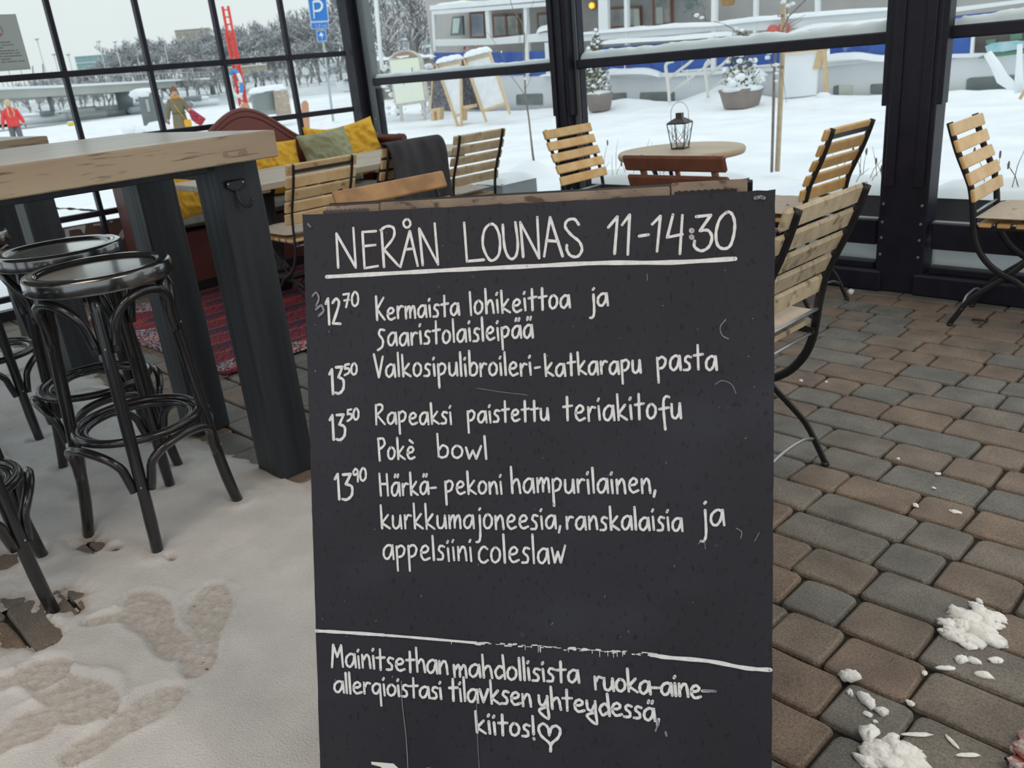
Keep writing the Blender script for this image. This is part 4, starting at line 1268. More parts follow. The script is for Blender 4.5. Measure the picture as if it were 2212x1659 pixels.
# ------------------------------------------------------------------ round table and lantern
rt = thing('round_table', 'round wooden cafe table by the right-hand window', 'table', (-2.50, 3.60, .020))
for i in range(8):
    # top made of boards cut to a disc
    R = .305; y0 = -R + 2 * R * i / 8 + .0008; y1 = -R + 2 * R * (i + 1) / 8 - .0008
    pts = []
    for k in range(9):
        y = y0 + (y1 - y0) * k / 8; pts.append((math.sqrt(max(R * R - y * y, 0)), y))
    poly_ = pts + [(-x, y) for x, y in reversed(pts)]
    ded = []
    for p in poly_:
        if not ded or (abs(p[0] - ded[-1][0]) + abs(p[1] - ded[-1][1])) > 1e-5: ded.append(p)
    MB().prism([(x, y, .672) for x, y in ded], (0, 0, 0), (0, 0, .028)).build('top_board', ROUNDT, rt)
MB().lathe([(.306, .670), (.311, .678), (.311, .692), (.305, .7005), (.297, .7012)], n=48).build('rim', ROUNDT, rt)
for k in range(3):
    a = 2.1 * k + .4
    MB().tube([(.22 * math.cos(a), .22 * math.sin(a), .67), (.06 * math.cos(a), .06 * math.sin(a), .36), (.30 * math.cos(a + .3), .30 * math.sin(a + .3), 0)], .011, 8).build('leg', IRON, rt)
MB().tube([(.07 * math.cos(.3 * k), .07 * math.sin(.3 * k), .36) for k in range(21)], .006, 6, True).build('leg_ring', IRON, rt)

ln = thing('lantern', 'small black metal lantern with glass panes and carrying handle on the round table', 'lantern', (-2.515, 3.615, .7212), math.radians(12)); ln.scale = (.82, .82, .82)
B0, B1, HH = .038, .058, .150
def lp(sx, sy, z, k=1.0):
    r = B0 + (B1 - B0) * z / HH
    return Vector((sx * r * k, sy * r * k, z))
MB().box((0, 0, .004), (.086, .086, .008), bev=.002).build('base', IRON, ln)
for sx in (-1, 1):
    for sy in (-1, 1):
        MB().tube([lp(sx, sy, .006), lp(sx, sy, HH)], .0032, 4).build('corner_bar', IRON, ln)
for (a, b_) in (((-1, -1), (1, -1)), ((1, -1), (1, 1)), ((1, 1), (-1, 1)), ((-1, 1), (-1, -1))):
    MB().add([lp(*a, .008, .97), lp(*b_, .008, .97), lp(*b_, HH - .003, .97), lp(*a, HH - .003, .97)], [(0, 1, 2, 3)]).build('pane', GLASS, ln)
    w1 = MB()
    A = lambda u, z: (lp(*a, z, 1.0) * (1 - u) + lp(*b_, z, 1.0) * u)
    for ps in ([(0, .01), (.45, .07), (.5, .14)], [(1, .01), (.55, .07), (.5, .14)], [(0, .12), (.4, .07), (1, .03)], [(1, .12), (.6, .07), (0, .03)], [(.5, .105), (.5, .145)], [(.25, .02), (.5, .075), (.3, .13)]):
        w1.tube(catmull([A(u, z) for u, z in ps], 4) if len(ps) > 2 else [A(u, z) for u, z in ps], .0011, 4)
    w1.build('wire_grille', IRON, ln)
    MB().tube([lp(*a, HH), lp(*b_, HH)], .004, 4).build('top_bar', IRON, ln)
MB().lathe([(.086, .150), (.084, .154), (.05, .172), (.026, .182), (.026, .205), (.028, .208), (.0, .208)], n=4, mat=Matrix.Rotation(math.pi / 4, 4, 'Z'), smooth=False).build('roof', M('dark_bronze_metal', (.05, .046, .04), rough=.4), ln)
hd = [Vector((-.056, 0, .150))] + [Vector((-.056 * math.cos(math.pi * k / 14), 0, .205 + .065 * math.sin(math.pi * k / 14))) for k in range(15)] + [Vector((.056, 0, .150))]
MB().tube(hd, .0018, 6).build('handle', STEEL, ln)
MB().lathe([(.02, .008), (.02, .035), (0, .037)], n=14).build('candle', M('candle_wax', (.8, .77, .68), rough=.6), ln)
MB().lathe([(.0, .040), (.004, .046), (.0025, .054), (0, .060)], n=8).build('candle_flame', emis('flame', (1.0, .25, .10), 1.2), ln)

# ------------------------------------------------------------------ red bench sofa
sf = thing('bench_sofa', 'dark red wooden bench sofa with an arched back along the left window', 'sofa')
XB = -5.62
def backz(y):
    return .79 + .262 * max(0, math.cos(min(abs(y - 2.92) / .52, 1) * math.pi) * .5 + .5) ** .9
ysf = [1.98 + 1.94 * i / 48 for i in range(49)]
pol = [Vector((XB, y, backz(y))) for y in ysf] + [Vector((XB, 3.92, .38)), Vector((XB, 1.98, .38))]
MB().prism(pol, (-.018, 0, 0), (.018, 0, 0)).build('back_board', REDB, sf)
MB().tube([Vector((XB, y, backz(y) + .004)) for y in ysf], [.017] * 49, 8, flat=1.5).build('back_moulding', REDB, sf)
MB().tube([Vector((XB + .019, y, backz(y) - .038)) for y in ysf], [.005] * 49, 6).build('back_bead', REDP, sf)
for y in (1.97, 3.93):
    MB().box((-5.42, y, .44), (.42, .035, .60), bev=.006).build('arm_panel', REDP, sf)
    MB().tube([(-5.62, y, .748), (-5.24, y, .748), (-5.225, y, .748), (-5.215, y, .748), (-5.205, y, .748), (-5.195, y, .748), (-5.17, y, .748), (-5.155, y, .748)], [.030, .030, .034, .030, .034, .027, .032, .022], 12).build('arm_roll', REDP, sf)
    MB().box((-5.235, y, .40), (.05, .06, .66), bev=.008).build('front_post', M('worn_red_post', (.16, .045, .035), (.42, .17, .06), scale=10, stretch=(1, 1, .2), rough=.5, lo=.58, hi=.66) if y < 3 else REDP, sf)
MB().box((-5.235, 2.95, .22), (.035, 1.90, .30), bev=.004).build('front_panel', REDP, sf)
MB().box((-5.43, 2.95, .375), (.40, 1.92, .02), bev=.003).build('seat_board', REDP, sf)
MB().box((-5.40, 2.95, .035), (.34, 1.86, .07)).build('plinth', IRON, sf)
bc = pillow_mesh(.40, 1.86, .10, 4, 14, 40, .001, True).build('bench_pad', DCUSH); bc.location = (-5.41, 2.95, .435)
tag(bc, 'long grey pad lying on the seat of the red bench sofa', 'cushion')
def throw(name, label, mat, x, y, z, w_, h_, th, tilt, yaw, roll, seed):
    o = pillow_mesh(w_, h_, th, seed, 34, 34, .0062).build(name, mat)
    # local Y is up the cushion, local Z its thickness; stand it up facing +X
    o.rotation_euler = (Matrix.Rotation(math.radians(yaw), 3, 'Z') @ Matrix.Rotation(math.radians(-tilt), 3, 'Y') @ Matrix(((0, 0, 1), (1, 0, 0), (0, 1, 0))) @ Matrix.Rotation(math.radians(roll), 3, 'Z')).to_euler()
    o.location = (x, y, z)
    return tag(o, label, 'cushion', 'sofa cushions')
throw('throw_cushion', 'mustard yellow cushion left of the olive one, below the arched back', YEL, -5.41, 2.98, .665, .40, .38, .13, 18, -4, -5, 3)
throw('throw_cushion', 'olive green velvet cushion in the middle of the cushion row', OLV, -5.35, 3.40, .675, .43, .40, .14, 18, 4, 3, 8)
throw('throw_cushion', 'mustard yellow cushion in the far corner, behind the olive one', YEL, -5.44, 3.69, .695, .42, .40, .12, 14, -8, 8, 12)
throw('throw_cushion', 'second mustard yellow cushion peeping over the olive one near the far arm', YEL, -5.50, 3.48, .68, .36, .40, .10, 12, 0, -8, 15)
throw('throw_cushion', 'mustard yellow cushion glimpsed between the bar table legs', YEL, -5.40, 2.33, .62, .36, .40, .13, 20, 4, 2, 23)
throw('throw_cushion', 'dark olive cushion leaning behind, between the bar table legs', OLV, -5.46, 2.62, .61, .36, .38, .12, 18, -6, -4, 31)

# ------------------------------------------------------------------ rugs
def rug_mat():
    m = bpy.data.materials.new('kilim_weave'); m.use_nodes = True
    t = m.node_tree; L = t.links; b = t.nodes['Principled BSDF']; b.inputs['Roughness'].default_value = .95
    tc = t.nodes.new('ShaderNodeTexCoord')
    sp = t.nodes.new('ShaderNodeSeparateXYZ'); L.new(tc.outputs['Object'], sp.inputs[0])
    def math_(op, a, b_=None):
        n = t.nodes.new('ShaderNodeMath'); n.operation = op
        for i, v in enumerate((a, b_)):
            if v is None: continue
            if isinstance(v, (int, float)): n.inputs[i].default_value = v
            else: L.new(v, n.inputs[i])
        return n.outputs[0]
    def mix(f, a, bb):
        x = t.nodes.new('ShaderNodeMix'); x.data_type = 'RGBA'; L.new(f, x.inputs[0])
        for i, v in ((6, a), (7, bb)):
            if isinstance(v, tuple): x.inputs[i].default_value = (*v, 1)
            else: L.new(v, x.inputs[i])
        return x.outputs[2]
    X, Y = sp.outputs['X'], sp.outputs['Y']
    no = t.nodes.new('ShaderNodeTexNoise'); no.inputs['Scale'].default_value = 5; L.new(tc.outputs['Object'], no.inputs['Vector'])
    wob = math_('MULTIPLY', math_('SUBTRACT', no.outputs[0], .5), .05)
    Xw = math_('ADD', X, wob)
    tri = lambda v, p: math_('ABSOLUTE', math_('SUBTRACT', math_('FRACT', math_('DIVIDE', v, p)), .5))
    teeth = math_('MULTIPLY', tri(Y, .035), .09)
    band = tri(math_('ADD', Xw, teeth), .30)
    fine = tri(math_('ADD', Xw, math_('MULTIPLY', tri(Y, .07), .12)), .06)
    dots = math_('MULTIPLY', math_('GREATER_THAN', tri(Y, .016), .27), math_('LESS_THAN', tri(Xw, .15), .05))
    vor = t.nodes.new('ShaderNodeTexVoronoi'); vor.distance = 'MANHATTAN'; vor.inputs['Scale'].default_value = 9; L.new(tc.outputs['Object'], vor.inputs['Vector'])
    motif = math_('LESS_THAN', tri(math_('MULTIPLY', vor.outputs['Distance'], 1), .13), .10)
    c = mix(math_('GREATER_THAN', band, .30), (.30, .022, .030), (.20, .018, .035))
    c = mix(math_('LESS_THAN', fine, .10), c, (.045, .020, .035))
    c = mix(math_('MULTIPLY', math_('GREATER_THAN', band, .40), .8), c, (.035, .022, .055))
    c = mix(math_('MULTIPLY', motif, .75), c, (.05, .022, .035))
    dia = math_('ADD', tri(X, .42), math_('MULTIPLY', tri(Y, .36), .85))
    ring_ = math_('LESS_THAN', tri(dia, .17), .13)
    c = mix(math_('MULTIPLY', math_('MULTIPLY', ring_, math_('GREATER_THAN', dia, .42)), .85), c, (.020, .022, .085))
    c = mix(math_('MULTIPLY', math_('LESS_THAN', dia, .16), .8), c, (.40, .035, .03))
    c = mix(math_('MULTIPLY', dots, .6), c, (.42, .30, .25))
    n2 = t.nodes.new('ShaderNodeTexNoise'); n2.inputs['Scale'].default_value = 2.4; n2.inputs['Detail'].default_value = 8; L.new(tc.outputs['Object'], n2.inputs['Vector'])
    n3 = t.nodes.new('ShaderNodeTexNoise'); n3.inputs['Scale'].default_value = 90; L.new(tc.outputs['Object'], n3.inputs['Vector'])
    f = math_('MULTIPLY', math_('MULTIPLY', math_('GREATER_THAN', n2.outputs[0], .57), math_('GREATER_THAN', n3.outputs[0], .53)), .8)
    c = mix(f, c, (.62, .60, .60))       # snow blown onto the weave
    L.new(c, b.inputs['Base Color'])
    return m
RUG = rug_mat()
P = []
for i in range(41):
    row_ = []
    for j in range(31):
        x = -5.25 + 1.80 * i / 40; y = 1.46 + 1.85 * j / 30
        e = .003 * math.sin(i * 1.1) * (j in (0, 30))
        row_.append((x + .03 * math.sin(y * 3), y + e + .05 * (i / 40 - .5), .009 + .004 * math.sin(i * .5) * math.sin(j * .4)))
    P.append(row_)
rg = MB().grid(P).build('rug', RUG)
md = rg.modifiers.new('thickness', 'SOLIDIFY'); md.thickness = .006; md.offset = -1
tag(rg, 'red oriental rug with dark geometric pattern, snow-dusted, under the chairs by the sofa', 'rug')
fr = MB()
for i in range(150):
    x = -5.22 + 1.76 * i / 150
    y = 1.46 + .03 + .05 * ((x + 5.25) / 1.8 - .5)
    fr.tube([(x, y - .02, .008), (x + random.uniform(-.008, .008), y - .055, .004)], .0018, 3, caps=False)
fo_ = fr.build('fringe', M('rug_fringe', (.36, .27, .20), rough=.95), rg); fo_['kind'] = 'stuff'
# corner of a pinkish doormat at the bottom right
c0 = onz(2168, 1672, 0); c1 = onz(2206, 1588, 0)
P = []
for i in range(11):
    row_ = []
    for j in range(13):
        a = Vector((c0.x, c0.y, 0)).lerp(Vector((c1.x, c1.y, 0)), i / 10) + Vector((.006 * math.sin(i * 2), .006 * math.cos(i * 3), 0))
        row_.append((a.x + .035 * j, a.y - .012 * j, .006 + .012 * min(j, 3) / 3 + .003 * math.sin(i * 1.9 + j * 2.3)))
    P.append(row_)
dm = MB().grid(P).build('doormat', M('snowy_pink_pile', (.34, .10, .09), (.62, .56, .54), scale=55, rough=.95, bump=1.5, lo=.42, hi=.58))
md = dm.modifiers.new('thickness', 'SOLIDIFY'); md.thickness = .012; md.offset = -1
tag(dm, 'corner of a reddish pile mat dusted with snow at the bottom right corner', 'rug')

# ------------------------------------------------------------------ snow lumps on the right-hand paving
SN2 = M('dirty_white_lump_snow', (.93, .95, .93), (.86, .88, .86), scale=60, rough=.85, bump=.8, bscale=140, sub=.0)
def lump(px, py, rx, ry, h, seed, label, name='snow_clump'):
    p = onz(px, py, 0)
    mb = MB(); r = random.Random(seed)
    mb.blob((0, 0, h * .35), (rx, ry, h * .65), seed, .22, 12, 7)
    for i in range(3):
        a = r.uniform(0, 6.28); k = r.uniform(.35, .75)
        mb.blob((rx * k * math.cos(a), ry * k * math.sin(a), h * .35), (rx * .5, ry * .5, h * r.uniform(.4, .75)), seed + i + 1, .25, 8, 5)
    o = mb.build(name, SN2); o.location = (p.x, p.y, 0); o.rotation_euler = (0, 0, r.uniform(0, 6))
    return tag(o, label, 'snow', 'snow clumps on the right-hand paving')
def patch(px0, py0, dirpx, n, spread, label, seed):
    r = random.Random(seed); mb = MB()
    c = onz(px0, py0, 0); e = onz(*dirpx, 0)
    d = Vector((e.x - c.x, e.y - c.y, 0))
    for i in range(n):
        u = r.uniform(-1, 1); v = r.gauss(0, .45)
        q = d * u + Vector((-d.y, d.x, 0)).normalized() * v * spread
        s = r.uniform(.006, .021) * (1.2 - .5 * abs(u))
        mb.blob((q.x, q.y, s * .2), (s * r.uniform(.8, 1.7), s * r.uniform(.7, 1.1), s * r.uniform(.35, .7)), seed + i, .38, 10, 7)
    o = mb.build('snow_patch', SN2); o.location = (c.x, c.y, 0)
    return tag(o, label, 'snow')
patch(2100, 1352, (2135, 1318), 70, .042, 'largest splat of kicked-off snow on the right-hand paving', 3)
patch(1925, 1640, (1985, 1652), 60, .035, 'lumpy snow heap at the bottom edge right of the sandwich board', 17)
LUMPS = [(1838, 1466, .020, .013, .018, 'rounded snow clump near the board, upper one of the lower group'), (1872, 1516, .022, .013, .013, 'angular snow clump below the rounded one'),
         (1904, 1540, .012, .009, .012, 'small snow ball right of the angular clump'), (1836, 1498, .009, .006, .007, 'tiny snow crumb left of the angular clump'),
         (1876, 1590, .022, .016, .020, 'snow clump just above the heap at the bottom edge'), (2076, 1427, .014, .010, .010, 'snow crumb under the largest splat, left one'),
         (2103, 1430, .013, .008, .009, 'snow crumb under the largest splat, middle one'), (2150, 1428, .014, .009, .007, 'snow crumb under the largest splat, right one'),
         (2124, 1461, .017, .009, .009, 'snow crumb lowest of those under the largest splat'), (2042, 1445, .018, .006, .006, 'thin snow flake on the joint left of the crumbs'),
         (1978, 1093, .010, .007, .006, 'single snow dot on a brown paver, left of a pair'), (2064, 1107, .014, .008, .006, 'double snow dot on a brown paver, right of a pair'),
         (1940, 992, .006, .005, .005, 'tiny snow dot near the chair foot'), (2026, 1025, .008, .006, .006, 'small snow dot on a grey paver'), (2017, 1055, .007, .004, .004, 'faint snow dot on a paver joint'),
         (1980, 1588, .026, .005, .004, 'long scraped snow streak near the bottom'), (2056, 1603, .016, .004, .004, 'short scraped snow streak'), (2090, 1632, .020, .005, .004, 'scraped snow streak nearest the mat'),
         (1965, 1520, .009, .006, .006, 'snow crumb on a dark paver joint'), (1997, 1455, .007, .005, .005, 'round snow crumb left of the thin flake'), (1874, 1545, .010, .006, .006, 'flat snow crumb under the angular clump'),
         (1838, 634, .022, .012, .02, 'snow lump at the base of the window wall left of the wide post'), (1730, 823, .010, .006, .006, 'snow dot under the weathered chair'), (1785, 826, .008, .005, .005, 'pale dot right of the weathered chair leg'),
         (1890, 1560, .005, .004, .004, 'tiny crumb over the lowest clump'), (2115, 1300, .010, .006, .006, 'snow flake on top of the largest splat')]
for i, (px, py, rx, ry, h, lb) in enumerate(LUMPS):
    lump(px, py, rx, ry, h, i * 5 + 2, lb)
# dead leaf
lf = MB()
p = onz(2115, 697, 0)
lf.grid([[(p.x + .02 * i - .03, p.y + .012 * j * math.sin(math.pi * (i + .5) / 4), .004 + .008 * abs(j) + .004 * math.sin(i)) for j in (-1, 0, 1)] for i in range(4)])
tag(lf.build('dead_leaf', M('dead_leaf', (.10, .04, .02), rough=.8)), 'curled brown dead leaf on the pavers below the right-hand chair', 'leaf')
# paper notice taped inside the left window: thin paper, daylight comes through it
NPAPER = bpy.data.materials.new('backlit_paper'); NPAPER.use_nodes = True
_t = NPAPER.node_tree; _b = _t.nodes['Principled BSDF']; _b.inputs['Base Color'].default_value = (.62, .64, .62, 1); _b.inputs['Roughness'].default_value = .8
_tr = _t.nodes.new('ShaderNodeBsdfTranslucent'); _tr.inputs[0].default_value = (.62, .65, .63, 1); _mx = _t.nodes.new('ShaderNodeMixShader'); _mx.inputs[0].default_value = .55
_t.links.new(_b.outputs[0], _mx.inputs[1]); _t.links.new(_tr.outputs[0], _mx.inputs[2]); _t.links.new(_mx.outputs[0], _t.nodes['Material Output'].inputs[0])
nb = thing('window_notice', 'grey paper notice with a red prohibition ring stuck on the left window', 'notice', (0, 0, 0))
NX = XW + .030
A_, B_ = (1.10, 1.712, 1.715, 1.413)  , 0
MB().box((NX, 1.51, 1.563), (.002, .41, .30)).build('sheet', NPAPER, nb)
rm = emis
ring = [Vector((NX + .002, 1.585 + .037 * math.cos(2 * math.pi * k / 32), 1.630 + .037 * math.sin(2 * math.pi * k / 32))) for k in range(32)]
REDI = M('red_ink', (.55, .08, .09), rough=.7)
MB().tube(ring, [.004] * 32, 4, True, flat=.15, up=(0, 0, 1)).build('prohibition_ring', REDI, nb)
MB().bar((NX + .002, 1.56, 1.656), (NX + .002, 1.611, 1.604), .006, .0012, up=(1, 0, 0)).build('prohibition_bar', REDI, nb)
MB().box((NX + .0015, 1.585, 1.632), (.001, .034, .008)).build('printed_symbol', IRON, nb)
r = random.Random(2)
for i, (z, a, b_) in enumerate(((1.566, 1.40, 1.645), (1.551, 1.37, 1.665), (1.537, 1.47, 1.59), (1.520, 1.36, 1.667), (1.506, 1.36, 1.681), (1.491, 1.36, 1.685), (1.476, 1.44, 1.615), (1.461, 1.35, 1.685))):
    tx = MB(); y = a
    while y < b_:
        l = r.choice((.006, .008, .008, .012)); tx.box((NX + .0014, y + l / 2, z), (.0006, l, .0062)); y += l + .0022
        if r.random() < .12: y += .006
    tx.build('printed_line', M('grey_print', (.22, .23, .23), rough=.8), nb)
# ================================================================== OUTDOORS
def sstep(a, b, x):
    t = np.clip((x - a) / (b - a), 0, 1); return t * t * (3 - 2 * t)
def gz(x, y):
    x = np.asarray(x, float); y = np.asarray(y, float)
    ratio = y / np.maximum(-x, .5)
    left = sstep(.76, .56, ratio) * sstep(-7, -18, x)
    z = -.31 * left
    z = z + .10 * (fbm(x * .8, y * .8, 4) - .5) * (1 - .5 * left) + .045 * (fbm(x * 3.1 + 5, y * 3.1, 3) - .5)
    z = z + .10 * np.exp(-((y - 15.9) / .6) ** 2) * (.6 + .8 * (fbm(x * .9, y * .4 + 3, 3) - .3)) * (1 - left)
    z = z + .16 * np.exp(-(((x + 12.6) / 1.0) ** 2 + ((y - 16.0) / .5) ** 2))
    z = z + .20 * np.exp(-(((x + 10.1) / .9) ** 2 + ((y - 16.2) / .5) ** 2)) + .22 * np.exp(-(((x + 6.73) / .30) ** 2 + ((y - 6.8) / .26) ** 2))
    z = z - .04
    return z
def gzs(x, y): return float(gz(np.array([x]), np.array([y]))[0])
OUTSNOW = M('outdoor_snow', (.90, .93, .95), (.80, .84, .88), scale=1.2, rough=.95, bump=.6, bscale=6, c3=(.62, .62, .62), scale3=2.4, lo3=.68, hi3=.80, stretch3=(.5, 1.6, 1), rand=False, spec=.15)
for (xa, xb, ya, yb, st_) in ((-27, 6.2, 4.14, 16.85, .11), (-27, -5.84, -7, 4.14, .16), (-78, -27, -14, 44, .6), (-27, -20.6, 16.85, 42, .3)):
    X_, Y_ = np.meshgrid(np.arange(xa, xb + .01, st_), np.arange(ya, yb + .01, st_))
    g = heightgrid('ground', X_, Y_, gz(X_, Y_), OUTSNOW); tag(g, kind='structure')
ICE = M('snowy_ice', (.80, .84, .86), (.70, .75, .78), scale=.05, stretch=(.5, 2.5, 1), rough=.9, lo=.4, hi=.6, c3=(.52, .57, .60), scale3=.06, lo3=.60, hi3=.68, stretch3=(.15, 3, 1), rand=False)
ice = MB(); ice.add([(-900, -300, -.62), (200, -300, -.62), (200, 700, -.62), (-900, 700, -.62)], [(0, 1, 2, 3)])
tag(ice.build('frozen_river', ICE), kind='structure')

def slab(pts, Y, th, name, mat, parent=None, axis='y'):
    mb = MB()
    f = (lambda p: ony(p[0], p[1], Y)) if axis == 'y' else (lambda p: onx(p[0], p[1], Y))
    q = [f(p) for p in pts]
    n = Vector((0, th, 0)) if axis == 'y' else Vector((-th, 0, 0))
    mb.prism(q, (0, 0, 0), n)
    return mb.build(name, mat, parent)
def pipe(pts, Y, r, name, mat, parent=None, n=6, k=0):
    q = [ony(p[0], p[1], Y) for p in pts]
    if k: q = catmull(q, k)
    return MB().tube(q, r, n).build(name, mat, parent)

# ---- planter boxes along the outside of the right wall
def planter_box(x0, x1, y0, y1, z1, label, mat, seed, grass=True):
    t = thing('planter_box', label, 'planter', ((x0 + x1) / 2, (y0 + y1) / 2, 0), group='snow-topped planter boxes outside')
    cx, cy = x1 - x0, y1 - y0
    MB().box((0, 0, z1 / 2), (cx, cy, z1), bev=.008).build('box', mat, t)
    P = []
    n = max(8, int(cx / .03))
    for i in range(n + 1):
        row_ = []
        for j in range(11):
            a = -1 + 2 * i / n; b = -1 + 2 * j / 10
            e = max(0, (1 - abs(a) ** 6) * (1 - abs(b) ** 4))
            hh = (.045 + .05 * (float(fbm(np.array([i * .21 + seed]), np.array([j * .3 + seed]), 3)[0]) - .4)) * e ** .5
            row_.append((a * (cx / 2 + .008), b * (cy / 2 + .008), z1 - .006 + hh))
        P.append(row_)
    MB().grid(P).build('snow_cap', SNOW, t)
    if grass:
        r = random.Random(seed); mb = MB()
        for i in range(16):
            x = r.uniform(-cx / 2 + .05, cx / 2 - .05); y = r.uniform(-cy / 3, cy / 3); h = r.uniform(.10, .24); dx = r.uniform(-.08, .08)
            mb.tube([(x, y, z1), (x + dx * .4, y, z1 + h * .6), (x + dx, y + .01, z1 + h)], [.0022, .0018, .0008], 4)
            if r.random() < .5:
                mb.blob((x + dx, y + .01, z1 + h), (.006, .006, .02), i, .2, 6, 4)
        o = mb.build('dead_stems', M('dead_stem', (.20, .15, .12), rough=.9), t); o['kind'] = 'stuff'
    return t
planter_box(-5.62, -4.98, 4.36, 4.80, .33, 'dark planter box under the window behind the weathered chair', DARKBOX, 3, False)
planter_box(-4.96, -4.66, 4.40, 4.78, .35, 'light grey panelled box beside the dark planter outside', M('light_grey_panel', (.26, .28, .29), (.22, .24, .25), scale=4, rough=.6), 5, False)
planter_box(-3.92, -2.82, 4.36, 4.80, .40, 'dark planter box with dry stems left of the round table', DARKBOX, 11)
planter_box(-2.16, -1.70, 4.36, 4.80, .40, 'dark planter box right of the round table, beside the wide post', DARKBOX, 21)
planter_box(-1.62, -.42, 4.36, 4.80, .40, 'dark planter box behind the chair at the right edge', DARKBOX, 33)
# snow heaped against the sill outside
P = []
for i in range(120):
    x = -5.6 + 8.4 * i / 119; row_ = []
    for j in range(7):
        k = j / 6
        row_.append((x, YW + .085 + .27 * k, .02 + (.20 + .05 * (float(fbm(np.array([x * 3.0]), np.array([4.4]), 3)[0]) - .5)) * math.cos((k - .15) * 1.1)))
    row_.insert(0, (x, YW + .085, -.06)); P.append(row_)
tag(MB().grid(P).build('snow_bank', SNOW), 'snow piled against the outside of the right window sill', 'snow')

# ---- young trees
BARK = M('thin_bark', (.17, .135, .12), (.26, .22, .19), scale=40, rough=.85)
STAKE = M('pale_wood_stake', (.55, .43, .28), (.46, .36, .24), scale=20, rough=.7)
s1 = thing('sapling', 'bare young tree standing in a snow mound between the two middle chairs', 'tree', (0, 0, 0), group='staked young trees')
Y1 = 6.8
pipe([(1157, 382), (1150, 330), (1143, 260), (1135, 205), (1133, 160), (1131, 120), (1133, 75), (1125, 45), (1108, 20), (1098, -15)], Y1, [.010, .010, .0095, .009, .008, .007, .006, .005, .004, .003], 'trunk', BARK, s1)
for pts, rr_ in (([(1133, 205), (1120, 185), (1105, 165), (1092, 140), (1082, 112), (1062, 82), (1052, 70)], .0042), ([(1120, 130), (1122, 95), (1121, 68)], .003), ([(1133, 195), (1142, 178), (1148, 165)], .003), ([(1128, 118), (1124, 80), (1126, 60)], .0025), ([(1088, 127), (1072, 108), (1052, 100), (1040, 97)], .0025), ([(1131, 120), (1137, 80), (1140, 40), (1160, -20)], .003)):
    n = len(pts); pipe(pts, Y1, [rr_ * (1 - .6 * i / n) for i in range(n)], 'branch', BARK, s1, 5)
pipe([(1160, 384), (1152, 330), (1144, 262), (1137, 215)], Y1 + .03, .004, 'tie_rod', IRON, s1)
for (px, py, r_) in ((1083, 112, .010), (1134, 170, .014), (1140, 178, .010)):
    MB().blob(ony(px, py, Y1), (r_, r_ * .7, r_), 3, .2).build('snow_tuft', SNOW, s1)
s2 = thing('sapling', 'staked young tree with snowy twigs left of the wide post', 'tree', (0, 0, 0), group='staked young trees')
Y2 = 7.5
pipe([(1667, 372), (1669, 300), (1671, 220), (1672, 160), (1675, 118), (1683, 85), (1692, 60), (1704, 35), (1730, 10), (1760, -20)], Y2, [.016, .015, .015, .013, .011, .009, .008, .007, .006, .004], 'trunk', BARK, s2)
pipe([(1679, 370), (1684, 260), (1688, 170), (1692, 90), (1692, 8)], Y2 + .07, [.024, .024, .023, .022, .022], 'stake', STAKE, s2, 10)
for pts, rr_ in (([(1675, 118), (1660, 105), (1648, 95), (1625, 80), (1590, 66), (1560, 50), (1525, 44), (1500, 34)], .006), ([(1525, 44), (1520, 25), (1530, 8)], .0035), ([(1692, 60), (1715, 45), (1740, 32)], .003), ([(1690, 70), (1712, 55), (1736, 40)], .003),
                ([(1672, 150), (1660, 130), (1655, 118)], .004), ([(1688, 155), (1694, 185), (1699, 222)], .003), ([(1700, 40), (1700, 15), (1705, -10)], .004), ([(1585, 64), (1582, 78), (1578, 86)], .003)):
    n = len(pts); pipe(pts, Y2, [rr_ * (1 - .6 * i / n) for i in range(n)], 'branch', BARK, s2, 5)
for (px, py, r_) in ((1505, 33, .022), (1516, 38, .018), (1540, 44, .016), (1562, 50, .018), (1590, 62, .018), (1625, 76, .018), (1648, 92, .016), (1662, 112, .028), (1658, 124, .022), (1703, 12, .02), (1712, 8, .018), (1692, 4, .02), (1676, 140, .02), (1678, 158, .016), (1677, 175, .014)):
    MB().blob(ony(px, py, Y2 - .01), (r_ * 1.3, r_, r_ * .8), int(px), .25).build('snow_tuft', SNOW, s2)
for py in (145, 34):
    MB().tube([ony(1686 + 7 * math.cos(a), py + 2 * math.sin(a), Y2 + .02) for a in [.7 * k for k in range(9)]], .003, 4, True).build('tie', IRON, s2)

